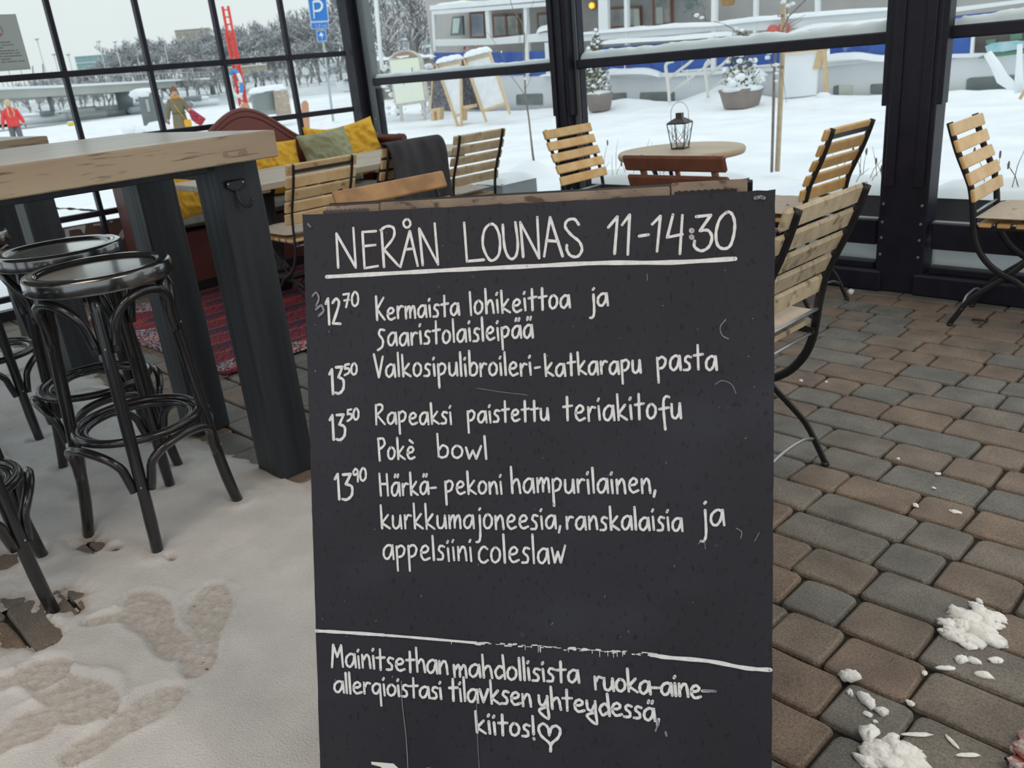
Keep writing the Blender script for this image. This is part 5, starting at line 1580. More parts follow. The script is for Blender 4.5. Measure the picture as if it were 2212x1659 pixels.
# ---- conifers in planters
def conifer(cx, cy, w_, h_, seed, label, wide):
    t = thing('potted_conifer', label, 'plant', (cx, cy, gzs(cx, cy)), group='potted conifers on the quay')
    k = .36
    pot = M('taupe_planter', (.27, .225, .205), (.24, .20, .18), scale=5, rough=.7)
    MB().lathe([(w_ * .36, 0), (w_ * .40, .02), (w_ * .50, .30), (w_ * .53, .33), (w_ * .53, .37), (w_ * .47, .37), (w_ * .46, .34)], n=4 if wide else 20, mat=Matrix.Rotation(math.radians(40), 4, 'Z'), smooth=not wide).build('pot', pot, t)
    MB().blob((0, 0, .36), (w_ * .47, w_ * .47, .075), seed, .1, 14, 6).build('pot_snow', SNOW, t)
    MB().tube([(0, 0, .35), (0, 0, .35 + h_ * .9)], .02, 6).build('trunk', BARK, t)
    r = random.Random(seed)
    fol = MB(); sn = MB()
    n = 620 if not wide else 560
    for i in range(n):
        z = r.random() ** (1.1 if not wide else .8); a = r.uniform(0, 6.28)
        rad = ((1 - z) ** .75 * .26 + .02) * (1.0 if not wide else 1.45) * r.uniform(.55, 1.0)
        x, y = rad * math.cos(a), rad * math.sin(a); zz = .40 + z * h_
        L_ = r.uniform(.03, .07); d = Vector((math.cos(a) * .5, math.sin(a) * .5, r.uniform(.3, 1.1))).normalized() * L_
        p = Vector((x, y, zz)); sd = Vector((-math.sin(a), math.cos(a), 0)) * L_ * .22
        fol.add([p - sd, p + d * .5 - sd * 1.4, p + d, p + d * .5 + sd * 1.4, p + sd], [(0, 1, 2, 3, 4)])
        fol.add([p, p + d * .5 + Vector((0, 0, L_ * .3)), p + d, p + d * .5 - Vector((0, 0, L_ * .25))], [(0, 1, 2, 3)])
    nb_ = 46 if not wide else 34
    for i in range(nb_):
        z = r.random(); a = r.uniform(0, 6.28)
        rad = ((1 - z) ** .75 * .25 + .01) * (1.0 if not wide else 1.45)
        s = r.uniform(.018, .042) * (1 if not wide else 1.9 * (1.25 - z))
        sn.blob((rad * math.cos(a), rad * math.sin(a), .42 + z * h_), (s * 1.2, s * 1.2, s * .9), seed + i, .25, 7, 5)
    sn.blob((0, 0, .42 + h_), (.05, .05, .06), seed, .2, 8, 6)
    f_ = fol.build('foliage', M('frosted_conifer', (.085, .125, .045), (.16, .13, .06), scale=9, rough=.8, rand=False, c3=(.5, .54, .52), scale3=14, lo3=.60, hi3=.7), t); f_['kind'] = 'stuff'
    s_ = sn.build('snow_tufts', SNOW, t); s_['kind'] = 'stuff'
conifer(-12.62, 15.1, .60, 1.22, 5, 'slim potted conifer with snow tufts just right of the slim post', False)
conifer(-9.08, 15.1, .82, .95, 9, 'bushy potted conifer with big snow lumps behind the lantern, above the rail', True)
conifer(-13.7, 16.1, .42, .8, 14, 'small potted shrub behind the slim conifer, mostly hidden by the slim post', False)

# ---- sandwich boards standing outside in the snow
PINE = M('pale_pine', (.66, .50, .30), (.58, .42, .24), scale=10, rough=.6)
WHB = M('snow_dusted_board', (.78, .80, .82), (.70, .72, .74), scale=6, rough=.8)
DKB = M('dark_board_back', (.10, .095, .11), (.20, .20, .22), scale=14, rough=.8, lo=.45, hi=.6)
def out_board(ql, back, label, Y, snow_a):
    t = thing('snowy_easel_board', label, 'sign', (0, 0, 0), group='snow-capped boards outside')
    a, b, c, d = [ony(*p, Y) for p in ql]     # top left, top right, bottom right, bottom left (px)
    c2 = ony(*ql[2], Y - .55); d2 = ony(*ql[3], Y - .55)
    MB().prism([a, b, c2, d2], (0, 0, 0), (0, .03, 0)).build('panel', WHB, t)
    for (p, q) in ((a, d2), (b, c2)):
        e = (q - p).normalized()
        MB().bar(p - Vector((0, .02, 0)), q + e * .30 - Vector((0, .02, 0)), .05, .035, up=(0, 1, 0)).build('frame_stile', PINE, t)
    MB().bar(a + Vector((0, -.03, -.09)), b + Vector((0, -.03, -.09)), .09, .03, up=(0, 1, 0)).build('frame_rail', PINE, t)
    MB().bar(d2 + Vector((0, -.02, .0)), c2 + Vector((0, -.02, 0)), .05, .03, up=(0, 1, 0)).build('frame_rail', PINE, t)
    bk = [ony(*p, Y + .10) for p in back]
    MB().prism(bk, (0, 0, 0), (0, .03, 0)).build('rear_panel', DKB, t)
    for i in (0, 1):
        MB().bar(bk[0 if i == 0 else 1], bk[3 if i == 0 else 2], .045, .04, up=(0, 1, 0)).build('rear_stile', PINE, t)
    mb = MB(); P = []
    m = 18
    for i in range(m + 1):
        p = a.lerp(b, i / m) + Vector((0, .02, .02)); e = (1 - abs(-1 + 2 * i / m) ** 5) ** .5
        P.append([p + Vector((0, -.13 * math.cos(k * math.pi / 7) * (.3 + .7 * e), snow_a * e * math.sin(k * math.pi / 7) - .02 + .006 * math.sin(i * 1.3)))for k in range(8)])
    mb.grid(P).build('snow_cap', SNOW, t)
    return t
out_board([(944, 138), (996, 127), (998, 246), (983, 251)], [(937, 141), (948, 138), (978, 240), (931, 238)], 'left snow-capped pine board leaning outside, its face narrow and dark side open', 13.5, .12)
out_board([(1004, 126), (1058, 112), (1095, 222), (1044, 240)], [(996, 130), (1006, 128), (1040, 238), (994, 234)], 'right snow-capped pine board leaning outside, its face filled with snow', 13.4, .14)
# pine stools half buried beside them
for (pts, lb) in ((((931, 235), (951, 232), (950, 259), (944, 259), (943, 240), (937, 241), (938, 261), (931, 261)), 'low pine trestle foot at the left snow-capped board'),
                  (((994, 230), (1022, 225), (1022, 232), (1001, 237), (1001, 261), (994, 262)), 'low pine trestle foot under the right snow-capped board')):
    o = slab(pts, 13.0, .12, 'trestle_foot', PINE); tag(o, lb, 'trestle', 'pine trestle feet')
# arched display board
ab = thing('arched_display_board', 'upright display board with arched brown top and pale yellow face, outside near the corner', 'sign')
arch = [(839, 131), (841, 124), (849, 116), (861, 110), (875, 108), (889, 110), (900, 116), (908, 124), (911, 131)]
slab(arch + [(925, 215), (917, 222), (860, 230), (852, 225)], 14.2, .06, 'frame', M('grey_white_frame', (.50, .47, .43), (.62, .6, .57), scale=9, rough=.7), ab)
slab([(845, 126), (853, 118), (863, 113), (875, 111), (887, 113), (897, 119), (903, 124)], 14.19, .02, 'arched_crest', M('crest_brown', (.30, .20, .14), (.36, .26, .2), scale=20, rough=.7), ab)
for x_ in (862, 912):
    slab([(x_, 222), (x_ + 4, 222), (x_ + 7, 262), (x_ + 3, 262)], 14.22, .04, 'leg', M('grey_white_frame', (.50, .47, .43)), ab)
slab([(842, 131), (903, 124), (917, 216), (856, 225)], 14.18, .02, 'face', M('pale_yellow_face', (.80, .84, .66), (.78, .82, .74), scale=2, rough=.6), ab)
slab([(855, 122), (884, 119), (882, 123), (872, 124), (866, 126), (858, 124)], 14.17, .01, 'snow_line', SNOW, ab)
pipe([(889, 146), (890, 152), (890, 158)], 14.16, .008, 'twig_mark', IRON, ab); pipe([(875, 178), (871, 183)], 14.16, .006, 'twig_mark', IRON, ab)
# low timber wall with snow behind the boards
tw = thing('timber_wall', 'low weathered timber wall capped with snow, behind the display board', 'fence')
GW = M('grey_weathered_timber', (.24, .22, .19), (.36, .34, .31), scale=6, stretch=(.3, 1, 2), rough=.9)
for k in range(4):
    slab([(806, 134 + 22 * k), (930, 127 + 21 * k), (931, 145 + 21 * k), (808, 152 + 22 * k)], 15.2, .10, 'timber', GW, tw)
for x in (815, 850, 905, 926):
    slab([(x, 128), (x + 6, 128), (x + 14, 248), (x + 7, 250)], 15.15, .05, 'post', GW, tw)
P = []
for i in range(26):
    p = ony(804 + 5.1 * i, 132 - .35 * i, 15.2); e = (1 - abs(-1 + 2 * i / 25) ** 6) ** .5
    P.append([p + Vector((0, .05 - .14 * math.cos(k * math.pi / 6), (.10 + .03 * math.sin(i * .8)) * e * math.sin(k * math.pi / 6))) for k in range(7)])
MB().grid(P).build('snow_cap', SNOW, tw)
mb = MB(); r = random.Random(4)
for i in range(60):
    p = ony(r.uniform(808, 932), r.uniform(135, 246), r.uniform(14.6, 15.1)); s = r.uniform(.03, .11)
    mb.blob(p, (s * 1.3, s * .8, s * .7), i, .3, 7, 5)
o = mb.build('snow_lumps', SNOW, tw); o['kind'] = 'stuff'

# ---- wooden easel frame by the boat, right
ef = thing('easel_frame', 'pine easel frame holding a big snow-covered board, left of the wide post', 'easel')
slab([(1688, 118), (1768, 112), (1762, 205), (1690, 212)], 16.0, .05, 'snowy_board', SNOW, ef)
slab([(1765, 111), (1780, 108), (1772, 148), (1755, 150)], 15.95, .05, 'brace', PINE, ef)
slab([(1776, 110), (1783, 109), (1788, 203), (1779, 205)], 15.93, .05, 'leg', PINE, ef)
slab([(1690, 110), (1786, 104), (1786, 109), (1690, 117)], 15.94, .05, 'top_bar', PINE, ef)
MB().blob(ony(1778, 210, 15.8), (.16, .12, .09), 2, .2, 10, 6).build('snow_lump', SNOW, ef)

# ---- handrails of the gangway
HRW = M('cream_handrail', (.72, .71, .66), rough=.45)
gr_ = thing('gangway_rail', 'cream tubular gangway handrail leading up to the boat, left one', 'railing', group='gangway handrails')
pipe([(1446, 222), (1444, 190), (1440, 160), (1438, 143), (1443, 135), (1454, 132)], 15.6, .035, 'newel', HRW, gr_, 8, 3)
pipe([(1444, 170), (1470, 150), (1495, 130), (1515, 100), (1530, 86), (1545, 80)], 15.9, .030, 'handrail', HRW, gr_, 8, 3)
pipe([(1447, 200), (1480, 178), (1510, 155), (1535, 135)], 15.9, .026, 'lower_rail', HRW, gr_, 8)
pipe([(1488, 190), (1484, 150)], 15.9, .022, 'baluster', HRW, gr_, 6)
g2 = thing('gangway_rail', 'cream tubular gangway handrail leading up to the boat, right one', 'railing', group='gangway handrails')
pipe([(1530, 212), (1527, 180), (1523, 155), (1524, 140), (1532, 130)], 15.6, .034, 'newel', HRW, g2, 8, 3)
pipe([(1526, 165), (1560, 140), (1590, 112), (1612, 92)], 15.9, .030, 'handrail', HRW, g2, 8)
pipe([(1530, 196), (1565, 170), (1600, 150)], 15.9, .022, 'lower_rail', HRW, g2, 8)
gp = slab([(1450, 224), (1530, 196), (1620, 150), (1640, 165), (1560, 214), (1520, 226)], 16.1, .35, 'snowy_gangway', SNOW); tag(gp, 'sloping gangway to the boat buried in snow between the handrails', 'ramp')

# ================================================================== the moored boat
BY = 17.0
BLUE = M('blue_canvas', (.030, .085, .36), (.045, .12, .42), scale=3, rough=.6, c3=(.20, .28, .56), scale3=3.2, lo3=.64, hi3=.74)
HULLW = M('white_hull', (.72, .74, .75), (.66, .69, .71), scale=.8, rough=.4)
GREYW = M('cabin_grey_beige', (.40, .385, .37), (.48, .46, .44), scale=1.2, rough=.7)
BROWNF = M('varnished_window_frame', (.30, .145, .085), (.24, .11, .07), scale=6, rough=.5)
PORT = M('dark_port_glass', (.13, .16, .16), (.20, .22, .21), scale=2, rough=.12)
CREAMP = M('pale_blind', (.62, .64, .56), rough=.6)
bo = thing('moored_boat', 'white restaurant boat with blue canvas sides moored along the quay', 'boat')
def bs(pts, name, mat, dy=0, th=.06): return slab(pts, BY + dy, th, name, mat, bo)
# hull
bs([(925, 158), (1120, 160), (1210, 160), (1330, 168), (1450, 160), (1700, 143), (1930, 128), (2060, 124), (2230, 112), (2230, 235), (1930, 245), (1400, 262), (925, 290)], 'hull', HULLW, 0, 3.0)
bs([(1290, 152), (1450, 158), (1700, 146), (1935, 120), (2230, 112), (2230, 119), (1935, 130), (1700, 152), (1450, 166), (1290, 166)], 'gunwale', WHITEP, -.08, .12)
for (x0, x1, y0, y1) in ((1115, 1171, 203, 226), (1196, 1212, 205, 226), (1322, 1352, 201, 225), (1382, 1456, 199, 222), (1800, 1812, 185, 206), (1880, 1930, 181, 202)):
    w_ = bs([(x0 + 2, y0 + 1), (x1 - 2, y0 - 1), (x1, y0 + 2), (x1, y1), (x0, y1), (x0, y0 + 4)], 'port_window', PORT, -.025, .03)
bs([(2088, 172), (2096, 168), (2205, 161), (2208, 192), (2200, 194), (2086, 197)], 'port_window', PORT, -.025, .03)
bs([(1812, 184), (1840, 184), (1840, 205), (1812, 206)], 'port_window', CREAMP, -.025, .03)
# deck house wall behind, roof, windows
bs([(900, -120), (2260, -190), (2260, 75), (1990, 88), (1300, 118), (935, 128)], 'cabin_wall', GREYW, 1.4, .1)
def bwin(x0, x1, y0, y1, pane, sl=-.03, fw=5, lbl=None):
    f = bs([(x0, y0 + 0), (x1, y0 + (x1 - x0) * sl), (x1 + 2, y1 + (x1 - x0) * sl), (x0 + 2, y1)], 'cabin_window', BROWNF, 1.33, .06)
    p = slab([(x0 + fw, y0 + fw), (x1 - fw, y0 + fw + (x1 - x0) * sl), (x1 - fw + 2, y1 - fw + (x1 - x0) * sl), (x0 + fw + 2, y1 - fw)], BY + 1.30, .03, 'window_pane', pane, f)
    return f
GP = M('dim_cabin_glass', (.24, .25, .24), (.44, .45, .43), scale=1.5, rough=.15, c3=(.55, .50, .42), scale3=3, lo3=.55, hi3=.65)
bwin(1013, 1048, 26, 84, M('blue_grey_cabin_glass', (.28, .36, .44), (.42, .46, .50), scale=2, rough=.15))
bwin(1062, 1122, 31, 82, GP)
slab([(1090, 33), (1093, 33), (1096, 82), (1093, 82)], BY + 1.28, .03, 'window_bar', BROWNF, bo)
bwin(1159, 1190, 28, 78, GP)
bwin(1313, 1383, 16, 62, GP, -.05); bwin(1408, 1450, -40, 56, GP, -.05)
slab([(1369, 20), (1380, 19), (1382, 60), (1370, 61)], BY + 1.27, .02, 'pale_blind', CREAMP, bo)
slab([(1417, 16), (1431, 15), (1432, 51), (1418, 52)], BY + 1.27, .02, 'pale_blind', CREAMP, bo)
gw = thing('grey_window', 'grey-framed bulletin case on the boat deck', 'display case')
bpy.data.objects.remove(gw)
slab([(977, 36), (998, 34), (1000, 76), (972, 78)], BY + .9, .08, 'notice_case', M('case_grey', (.20, .22, .22), rough=.6), bo)
slab([(979, 40), (994, 39), (990, 71), (977, 72)], BY + .88, .03, 'notice_sheet', M('case_sheet', (.60, .70, .67), rough=.5), bo)
# canopy, posts, rails
bs([(928, 22), (1100, 8), (1200, -1), (1420, -22), (1420, -30), (1200, -12), (928, 12)], 'canopy', SNOW, -.1, 1.6)
bs([(932, 24), (1200, 3), (1200, 12), (933, 32)], 'canopy_edge', WHITEP, -.12, .06)
for (x0, x1, y0, y1, lean) in ((932, 937, 26, 110, 4), (1047, 1055, 18, 84, 4), (1130, 1137, 12, 160, 6), (1184, 1191, 8, 92, 3), (1188, 1196, 92, 166, 3), (1176, 1184, 92, 166, 4), (1291, 1311, -60, 66, 2), (1347, 1354, -60, 98, 2), (1537, 1547, -80, 152, -2), (1628, 1635, -60, 100, -2), (1760, 1768, -60, 30, 0)):
    bs([(x0, y0), (x1, y0), (x1 + lean, y1), (x0 + lean, y1)], 'post', WHITEP, -.06, .10)
bs([(936, 85), (1060, 83), (1200, 68), (1200, 88), (1060, 97), (936, 100)], 'deck_rail', WHITEP, -.05, .08)
P = []
def snow_strip(pts, Y, h, name='snow_ridge', w_=.12):
    rows = []
    q = catmull([ony(p[0], p[1], Y) for p in pts], 8)
    n = len(q)
    for i, p in enumerate(q):
        e = (1 - abs(-1 + 2 * i / (n - 1)) ** 8) ** .5; hh = h * (1 + .6 * (float(fbm(np.array([p.x * 2.1]), np.array([p.z * 3 + Y]), 3)[0]) - .5)) * e
        rows.append([p + Vector((0, -w_ * math.cos(k * math.pi / 6), hh * math.sin(k * math.pi / 6))) for k in range(7)])
    return MB().grid(rows).build(name, SNOW, bo)
bs([(1245, 76), (1300, 73), (1460, 60), (1550, 56), (1640, 46), (1760, 36), (1950, 20), (2060, 16), (2212, -2), (2212, 6), (2060, 26), (1950, 46), (1760, 58), (1640, 66), (1550, 66), (1460, 75), (1300, 86), (1245, 90)], 'deck_rail', WHITEP, -.05, .08)
snow_strip([(1245, 76), (1300, 72), (1380, 66), (1460, 60), (1550, 56), (1640, 46), (1760, 36), (1950, 20)], BY - .02, .09)
snow_strip([(1165, 72), (1185, 66), (1215, 64)], BY - .02, .14)
snow_strip([(936, 19), (990, 12), (1040, 12), (1100, 7), (1195, 0)], BY + .1, .13)
snow_strip([(1310, 162), (1350, 160), (1400, 160), (1430, 166)], BY - .12, .13)
snow_strip([(1170, 165), (1200, 163), (1260, 166)], BY - .12, .05)
snow_strip([(1780, 130), (1820, 128), (1860, 127), (1900, 132), (1935, 132)], BY - .12, .11)
snow_strip([(1300, 96), (1400, 90), (1500, 84), (1590, 76)], BY - .1, .10)
snow_strip([(1680, 88), (1760, 62), (1830, 58), (1940, 46)], BY - .1, .10)
# blue canvas panels
for (a, b_, y0, y1, y2, y3) in ((937, 1048, 114, 113, 160, 162), (1052, 1131, 113, 112, 162, 164), (1139, 1176, 111, 110, 163, 165), (1196, 1212, 110, 109, 166, 166)):
    bs([(a, y0), (b_, y1), (b_ + 4, y2), (a + 4, y3)], 'canvas_panel', BLUE, -.02, .03)
for (a, b_, y0, y1, y2, y3) in ((1297, 1346, 102, 100, 150, 156), (1350, 1400, 100, 96, 148, 152), (1402, 1470, 95, 92, 156, 158), (1472, 1536, 91, 86, 146, 152), (1548, 1625, 86, 80, 140, 146), (1625, 1690, 80, 74, 136, 142), (1792, 1860, 100, 96, 118, 121), (1860, 1935, 96, 90, 118, 120)):
    bs([(a, y0), (b_, y1), (b_ + 1, y2), (a + 1, y3)], 'canvas_panel', BLUE, -.02, .03)
bs([(2052, 84), (2098, 80), (2096, 122), (2052, 127)], 'canvas_panel', BLUE, -.02, .03)
bs([(2062, 34), (2212, 18), (2212, 26), (2062, 40)], 'canvas_panel', BLUE, -.02, .03)
bs([(2098, 78), (2104, 77), (2101, 125), (2094, 126)], 'post', WHITEP, -.06, .06)
bs([(2104, 80), (2230, 68), (2230, 118), (2101, 124)], 'dark_bulkhead', M('dark_bulkhead', (.12, .10, .09), (.18, .15, .15), scale=2, rough=.7), .3, .05)
for (p0, p1) in (((2130, 96), (2150, 84)), ((2182, 88), (2206, 72))):
    bs([(p0[0], p0[1]), (p1[0], p0[1] - 3), (p1[0], p1[1]), (p0[0], p1[1] + 3)], 'green_panel', M('boat_green', (.14, .30, .20), rough=.6), .2, .05)
bs([(2110, 126), (2130, 117), (2230, 106), (2230, 114), (2120, 126)], 'green_panel', M('boat_green', (.14, .30, .20)), -.1, .05)
tk = slab([(2128, 100), (2140, 94), (2180, 90), (2203, 92), (2203, 106), (2165, 112), (2132, 113)], BY - .3, .4, 'tarpaulin', M('teal_tarp', (.18, .46, .52), (.45, .62, .66), scale=5, rough=.6)); tag(tk, 'teal tarpaulin bundle dusted with snow on the boat side, right of the wide post', 'tarpaulin')
for x in (1670, 1694):
    p = ony(x, 68 if x < 1680 else 62, BY - .15)
    MB().lathe([(.13, 0), (.13, .03), (0, .035)], n=20, mat=Matrix.Translation(p) @ Matrix.Rotation(math.pi / 2, 4, 'X')).build('red_disc', M('red_disc', (.62, .14, .12), rough=.6), bo)
pl_ = ony(1278, 12, BY + 1.2)
MB().lathe([(0, -.08), (.06, -.05), (.075, 0), (.06, .05), (0, .08)], c=tuple(pl_), n=14).build('cabin_lamp', emis('lamp_glow', (1.0, .62, .06), 1.1), bo)
MB().lathe([(.11, 0), (.12, .02), (.09, .03)], n=16, mat=Matrix.Translation(pl_ + Vector((0, .09, 0))) @ Matrix.Rotation(math.pi / 2, 4, 'X')).build('lamp_ring', M('lamp_brass', (.34, .2, .08), rough=.5), bo)
bs([(998, -20), (1008, -20), (1006, 8), (1002, 8)], 'yellow_pennant', M('pennant_yellow', (.85, .72, .05), rough=.6), .1, .02)
# red check blankets and small things on the deck seen between the rails
mb = bs([(995, 112), (1003, 100), (1030, 101), (1045, 105), (1050, 112)], 'red_checked_blankets', M('red_check', (.60, .12, .12), (.75, .70, .68), scale=12, rough=.9, lo=.45, hi=.55), .5, .2)
# basket lamp hanging at the top of the picture
hb = thing('hanging_basket', 'brown wicker basket hanging at the top edge, left of the staked tree', 'basket')
p = ony(1573, -2, 16.2)
MB().lathe([(.11, -.02), (.13, .0), (.155, .18), (.165, .19)], c=(p.x, p.y, p.z - .10), n=16).build('basket', M('wicker', (.42, .26, .10), (.32, .18, .07), scale=30, rough=.8), hb)
# dark hanging wreath plant
wr_ = MB(); r = random.Random(8)
for i in range(160):
    c = ony(r.gauss(1495, 9), r.gauss(6, 8), BY + .8); L_ = .09
    d = Vector((r.uniform(-1, 1), r.uniform(-.4, .4), r.uniform(-1, .6))) * L_
    sd = Vector((d.z, 0, -d.x)) * .22
    wr_.add([c, c + d * .5 + sd, c + d, c + d * .5 - sd], [(0, 1, 2, 3)])
o = wr_.build('evergreen_spray', M('grey_green_spray', (.20, .25, .25), rough=.9)); tag(o, 'grey-green evergreen spray hanging on the boat cabin wall', 'plant', kind='stuff')
# snow-laden bare limbs at the far right
sl_ = thing('snowy_limbs', 'snow-laden bare limbs in front of the boat at the right edge', 'branch')
pipe([(2133, 115), (2150, 140), (2165, 170), (2185, 185), (2197, 192)], 12.5, [.05, .06, .075, .06, .03], 'snow_limb', SNOW, sl_, 8)
pipe([(2203, 95), (2202, 130), (2201, 170), (2203, 200)], 12.5, [.03, .035, .05, .06], 'snow_limb', SNOW, sl_, 8)
pipe([(2220, 185), (2203, 214)], 12.4, .02, 'stick', PINE, sl_, 6)
# ================================================================== far bank and left side
def polar(az, dist, z=0.0):
    a = math.radians(az); return Vector((dist * math.sin(a), dist * math.cos(a), z))
def tree_mat(name, bark, snow, cut=.15):
    m = bpy.data.materials.new(name); m.use_nodes = True
    t = m.node_tree; L = t.links; b = t.nodes['Principled BSDF']; b.inputs['Roughness'].default_value = .9
    ge = t.nodes.new('ShaderNodeNewGeometry'); sp = t.nodes.new('ShaderNodeSeparateXYZ'); L.new(ge.outputs['Normal'], sp.inputs[0])
    mr = t.nodes.new('ShaderNodeMapRange'); mr.inputs[1].default_value = cut; mr.inputs[2].default_value = cut + .25; L.new(sp.outputs['Z'], mr.inputs[0])
    x = t.nodes.new('ShaderNodeMix'); x.data_type = 'RGBA'; L.new(mr.outputs[0], x.inputs[0]); x.inputs[6].default_value = (*bark, 1); x.inputs[7].default_value = (*snow, 1)
    L.new(x.outputs[2], b.inputs['Base Color'])
    return m
FARTREE = tree_mat('haze_paled_branches', (.27, .27, .285), (.82, .85, .87), .28)  # bark greyed and paled: distance haze put into the colour, snow on top
MIDTREE = tree_mat('snowy_branches', (.15, .14, .14), (.88, .90, .91))
def tree_mesh(seed, mat, depth=5, upright=.55):
    r = random.Random(seed); mb = MB()
    def br(p, d, L_, rad, k):
        n = 3; pts = [p]; q = p.copy(); dd = d.copy()
        for i in range(n):
            dd = (dd + Vector((r.uniform(-.22, .22), r.uniform(-.22, .22), r.uniform(-.08, .16)))).normalized()
            q = q + dd * L_ / n; pts.append(q.copy())
        mb.tube(pts, [max(rad, .0026) * (1 - .40 * i / n) for i in range(n + 1)], 4 if k < 2 else 3, caps=False)
        if k >= depth: return
        for i in range(3 if k < 4 else 3):
            f = r.uniform(.35, 1.0) if i else 1.0
            s = pts[min(n, max(1, int(round(f * n))))]
            a = r.uniform(0, 6.28); sp_ = r.uniform(.45, 1.0)
            nd = (dd + Vector((math.cos(a), math.sin(a), 0)) * sp_ + Vector((0, 0, .12))).normalized()
            br(s, nd, L_ * r.uniform(.62, .80), rad * .58, k + 1)
    br(Vector((0, 0, 0)), Vector((0, 0, 1)), .20, .018, 0)
    # normalise to height 1
    zm = max(v[2] for v in mb.v)
    mb.v = [(v[0] / zm, v[1] / zm, v[2] / zm) for v in mb.v]
    me = bpy.data.meshes.new('bare_tree'); me.from_pydata(mb.v, [], mb.f); me.materials.append(mat)
    return me
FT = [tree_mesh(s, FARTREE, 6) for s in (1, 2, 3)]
MT = [tree_mesh(s, MIDTREE, 6) for s in (11, 12)]
rt_ = random.Random(21)
def skyline(az):
    pts = [(-80, .9), (-75, 1.1), (-72.5, 1.5), (-71.5, 1.75), (-70, 2.0), (-69, 2.7), (-68.2, 3.15), (-67, 2.9), (-65.5, 3.1), (-64, 3.1), (-62, 3.05), (-60.5, 3.3), (-59, 3.4), (-58, 3.7), (-57, 4.1), (-55, 4.7), (-53, 5.2), (-50, 5.6), (-45, 6)]
    for i in range(len(pts) - 1):
        if pts[i][0] <= az <= pts[i + 1][0]:
            k = (az - pts[i][0]) / (pts[i + 1][0] - pts[i][0]); return pts[i][1] + k * (pts[i + 1][1] - pts[i][1])
    return 1.0
# the far bank: a low snowy hill
az_ = np.linspace(-82, -40, 85); di = np.array([118, 122, 126, 150, 185, 230, 300, 420])
A_, D_ = np.meshgrid(az_, di)
hz = np.interp(D_, [118, 122, 126, 150, 185, 230, 300, 420], [-.7, .1, .5, .8, 1.8, 3.6, 6.5, 7.5]) * np.interp(A_, [-82, -72, -68, -56, -40], [.25, .45, .9, 1.2, 1.4])
Xf = D_ * np.sin(np.radians(A_)); Yf = D_ * np.cos(np.radians(A_))
fb = heightgrid('far_bank', Xf, Yf, hz, M('far_bank_snow', (.66, .70, .72), (.46, .50, .52), scale=.12, rough=.95, rand=False)); tag(fb, kind='structure')
def hill(az, d): 
    return float(np.interp(d, di, [-.7, .1, .5, .8, 1.8, 3.6, 6.5, 7.5]) * np.interp(az, [-82, -72, -68, -56, -40], [.25, .45, .9, 1.2, 1.4]))
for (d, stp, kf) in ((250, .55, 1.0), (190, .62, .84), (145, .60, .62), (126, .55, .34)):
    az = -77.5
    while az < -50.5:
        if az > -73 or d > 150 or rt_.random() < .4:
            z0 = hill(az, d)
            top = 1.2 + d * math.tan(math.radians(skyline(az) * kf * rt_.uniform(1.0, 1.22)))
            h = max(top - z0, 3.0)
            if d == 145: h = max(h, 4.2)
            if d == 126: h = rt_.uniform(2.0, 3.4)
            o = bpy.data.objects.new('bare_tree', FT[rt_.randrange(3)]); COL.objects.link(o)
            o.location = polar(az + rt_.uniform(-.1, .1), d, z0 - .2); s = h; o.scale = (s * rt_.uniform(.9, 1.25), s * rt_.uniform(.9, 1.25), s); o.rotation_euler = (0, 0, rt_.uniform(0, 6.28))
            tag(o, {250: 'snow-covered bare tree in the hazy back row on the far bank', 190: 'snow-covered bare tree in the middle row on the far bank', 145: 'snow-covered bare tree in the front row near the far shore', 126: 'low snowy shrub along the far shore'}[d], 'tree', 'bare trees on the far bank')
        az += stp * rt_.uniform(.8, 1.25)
# nearer trees between the corner post and the boat
for (px, base, top, d, i) in ((838, 118, -40, 48, 0), (868, 116, -30, 44, 1), (890, 114, -60, 50, 0), (915, 110, -20, 56, 1), (818, 120, 10, 60, 1)):
    b_ = at(px, base, d); t_ = at(px, top, d); h = t_.z - b_.z
    o = bpy.data.objects.new('snowy_tree', MT[i]); COL.objects.link(o); b_.z = -.75; h = t_.z - b_.z; o.location = b_; o.scale = (h * .8, h * .8, h); o.rotation_euler = (0, 0, px)
    tag(o, 'dark-branched snowy tree between the corner post and the boat', 'tree', 'trees left of the boat')
# apartment blocks behind them
def block(px0, px1, ytop, ybot, d, cols, rows, label, wall, win):
    t = thing('apartment_block', label, 'building', (0, 0, 0), group='buildings across the water')
    a = at(px0, ybot, d); b_ = at(px1, ybot, d); h = at(px0, ytop, d).z - a.z
    u = Vector((b_.x - a.x, b_.y - a.y, 0)); W_ = u.length; u.normalize(); n = Vector((-u.y, u.x, 0))
    if n.dot(a) < 0: n = -n
    MB().prism([a, a + u * W_, a + u * W_ + Vector((0, 0, h)), a + Vector((0, 0, h))], (0, 0, 0), n * 8).build('wall', wall, t)
    for i in range(cols):
        for j in range(rows):
            c = a + u * W_ * (i + .5) / cols + Vector((0, 0, h * (j + .5) / rows)) - n * .05
            R = Matrix((u, n, Vector((0, 0, 1)))).transposed()
            MB().box(c, (W_ / cols * .72, .12, h / rows * .42), R).build('window', win, t)
    for j in range(rows + 1):
        c = a + u * W_ * .5 + Vector((0, 0, h * j / rows)) - n * .3
        R = Matrix((u, n, Vector((0, 0, 1)))).transposed()
        MB().box(c, (W_, .6, .12), R).build('snowy_ledge', SNOW, t)
    return t
AW = M('pale_apartment_wall', (.52, .57, .58), (.46, .51, .53), scale=.3, rough=.8)
AG = M('apartment_glass', (.34, .42, .46), (.46, .53, .56), scale=.5, rough=.3)
block(795, 1000, -70, 112, 95, 9, 9, 'pale blue-grey apartment block with snowy balconies, behind the boat bow', AW, AG)
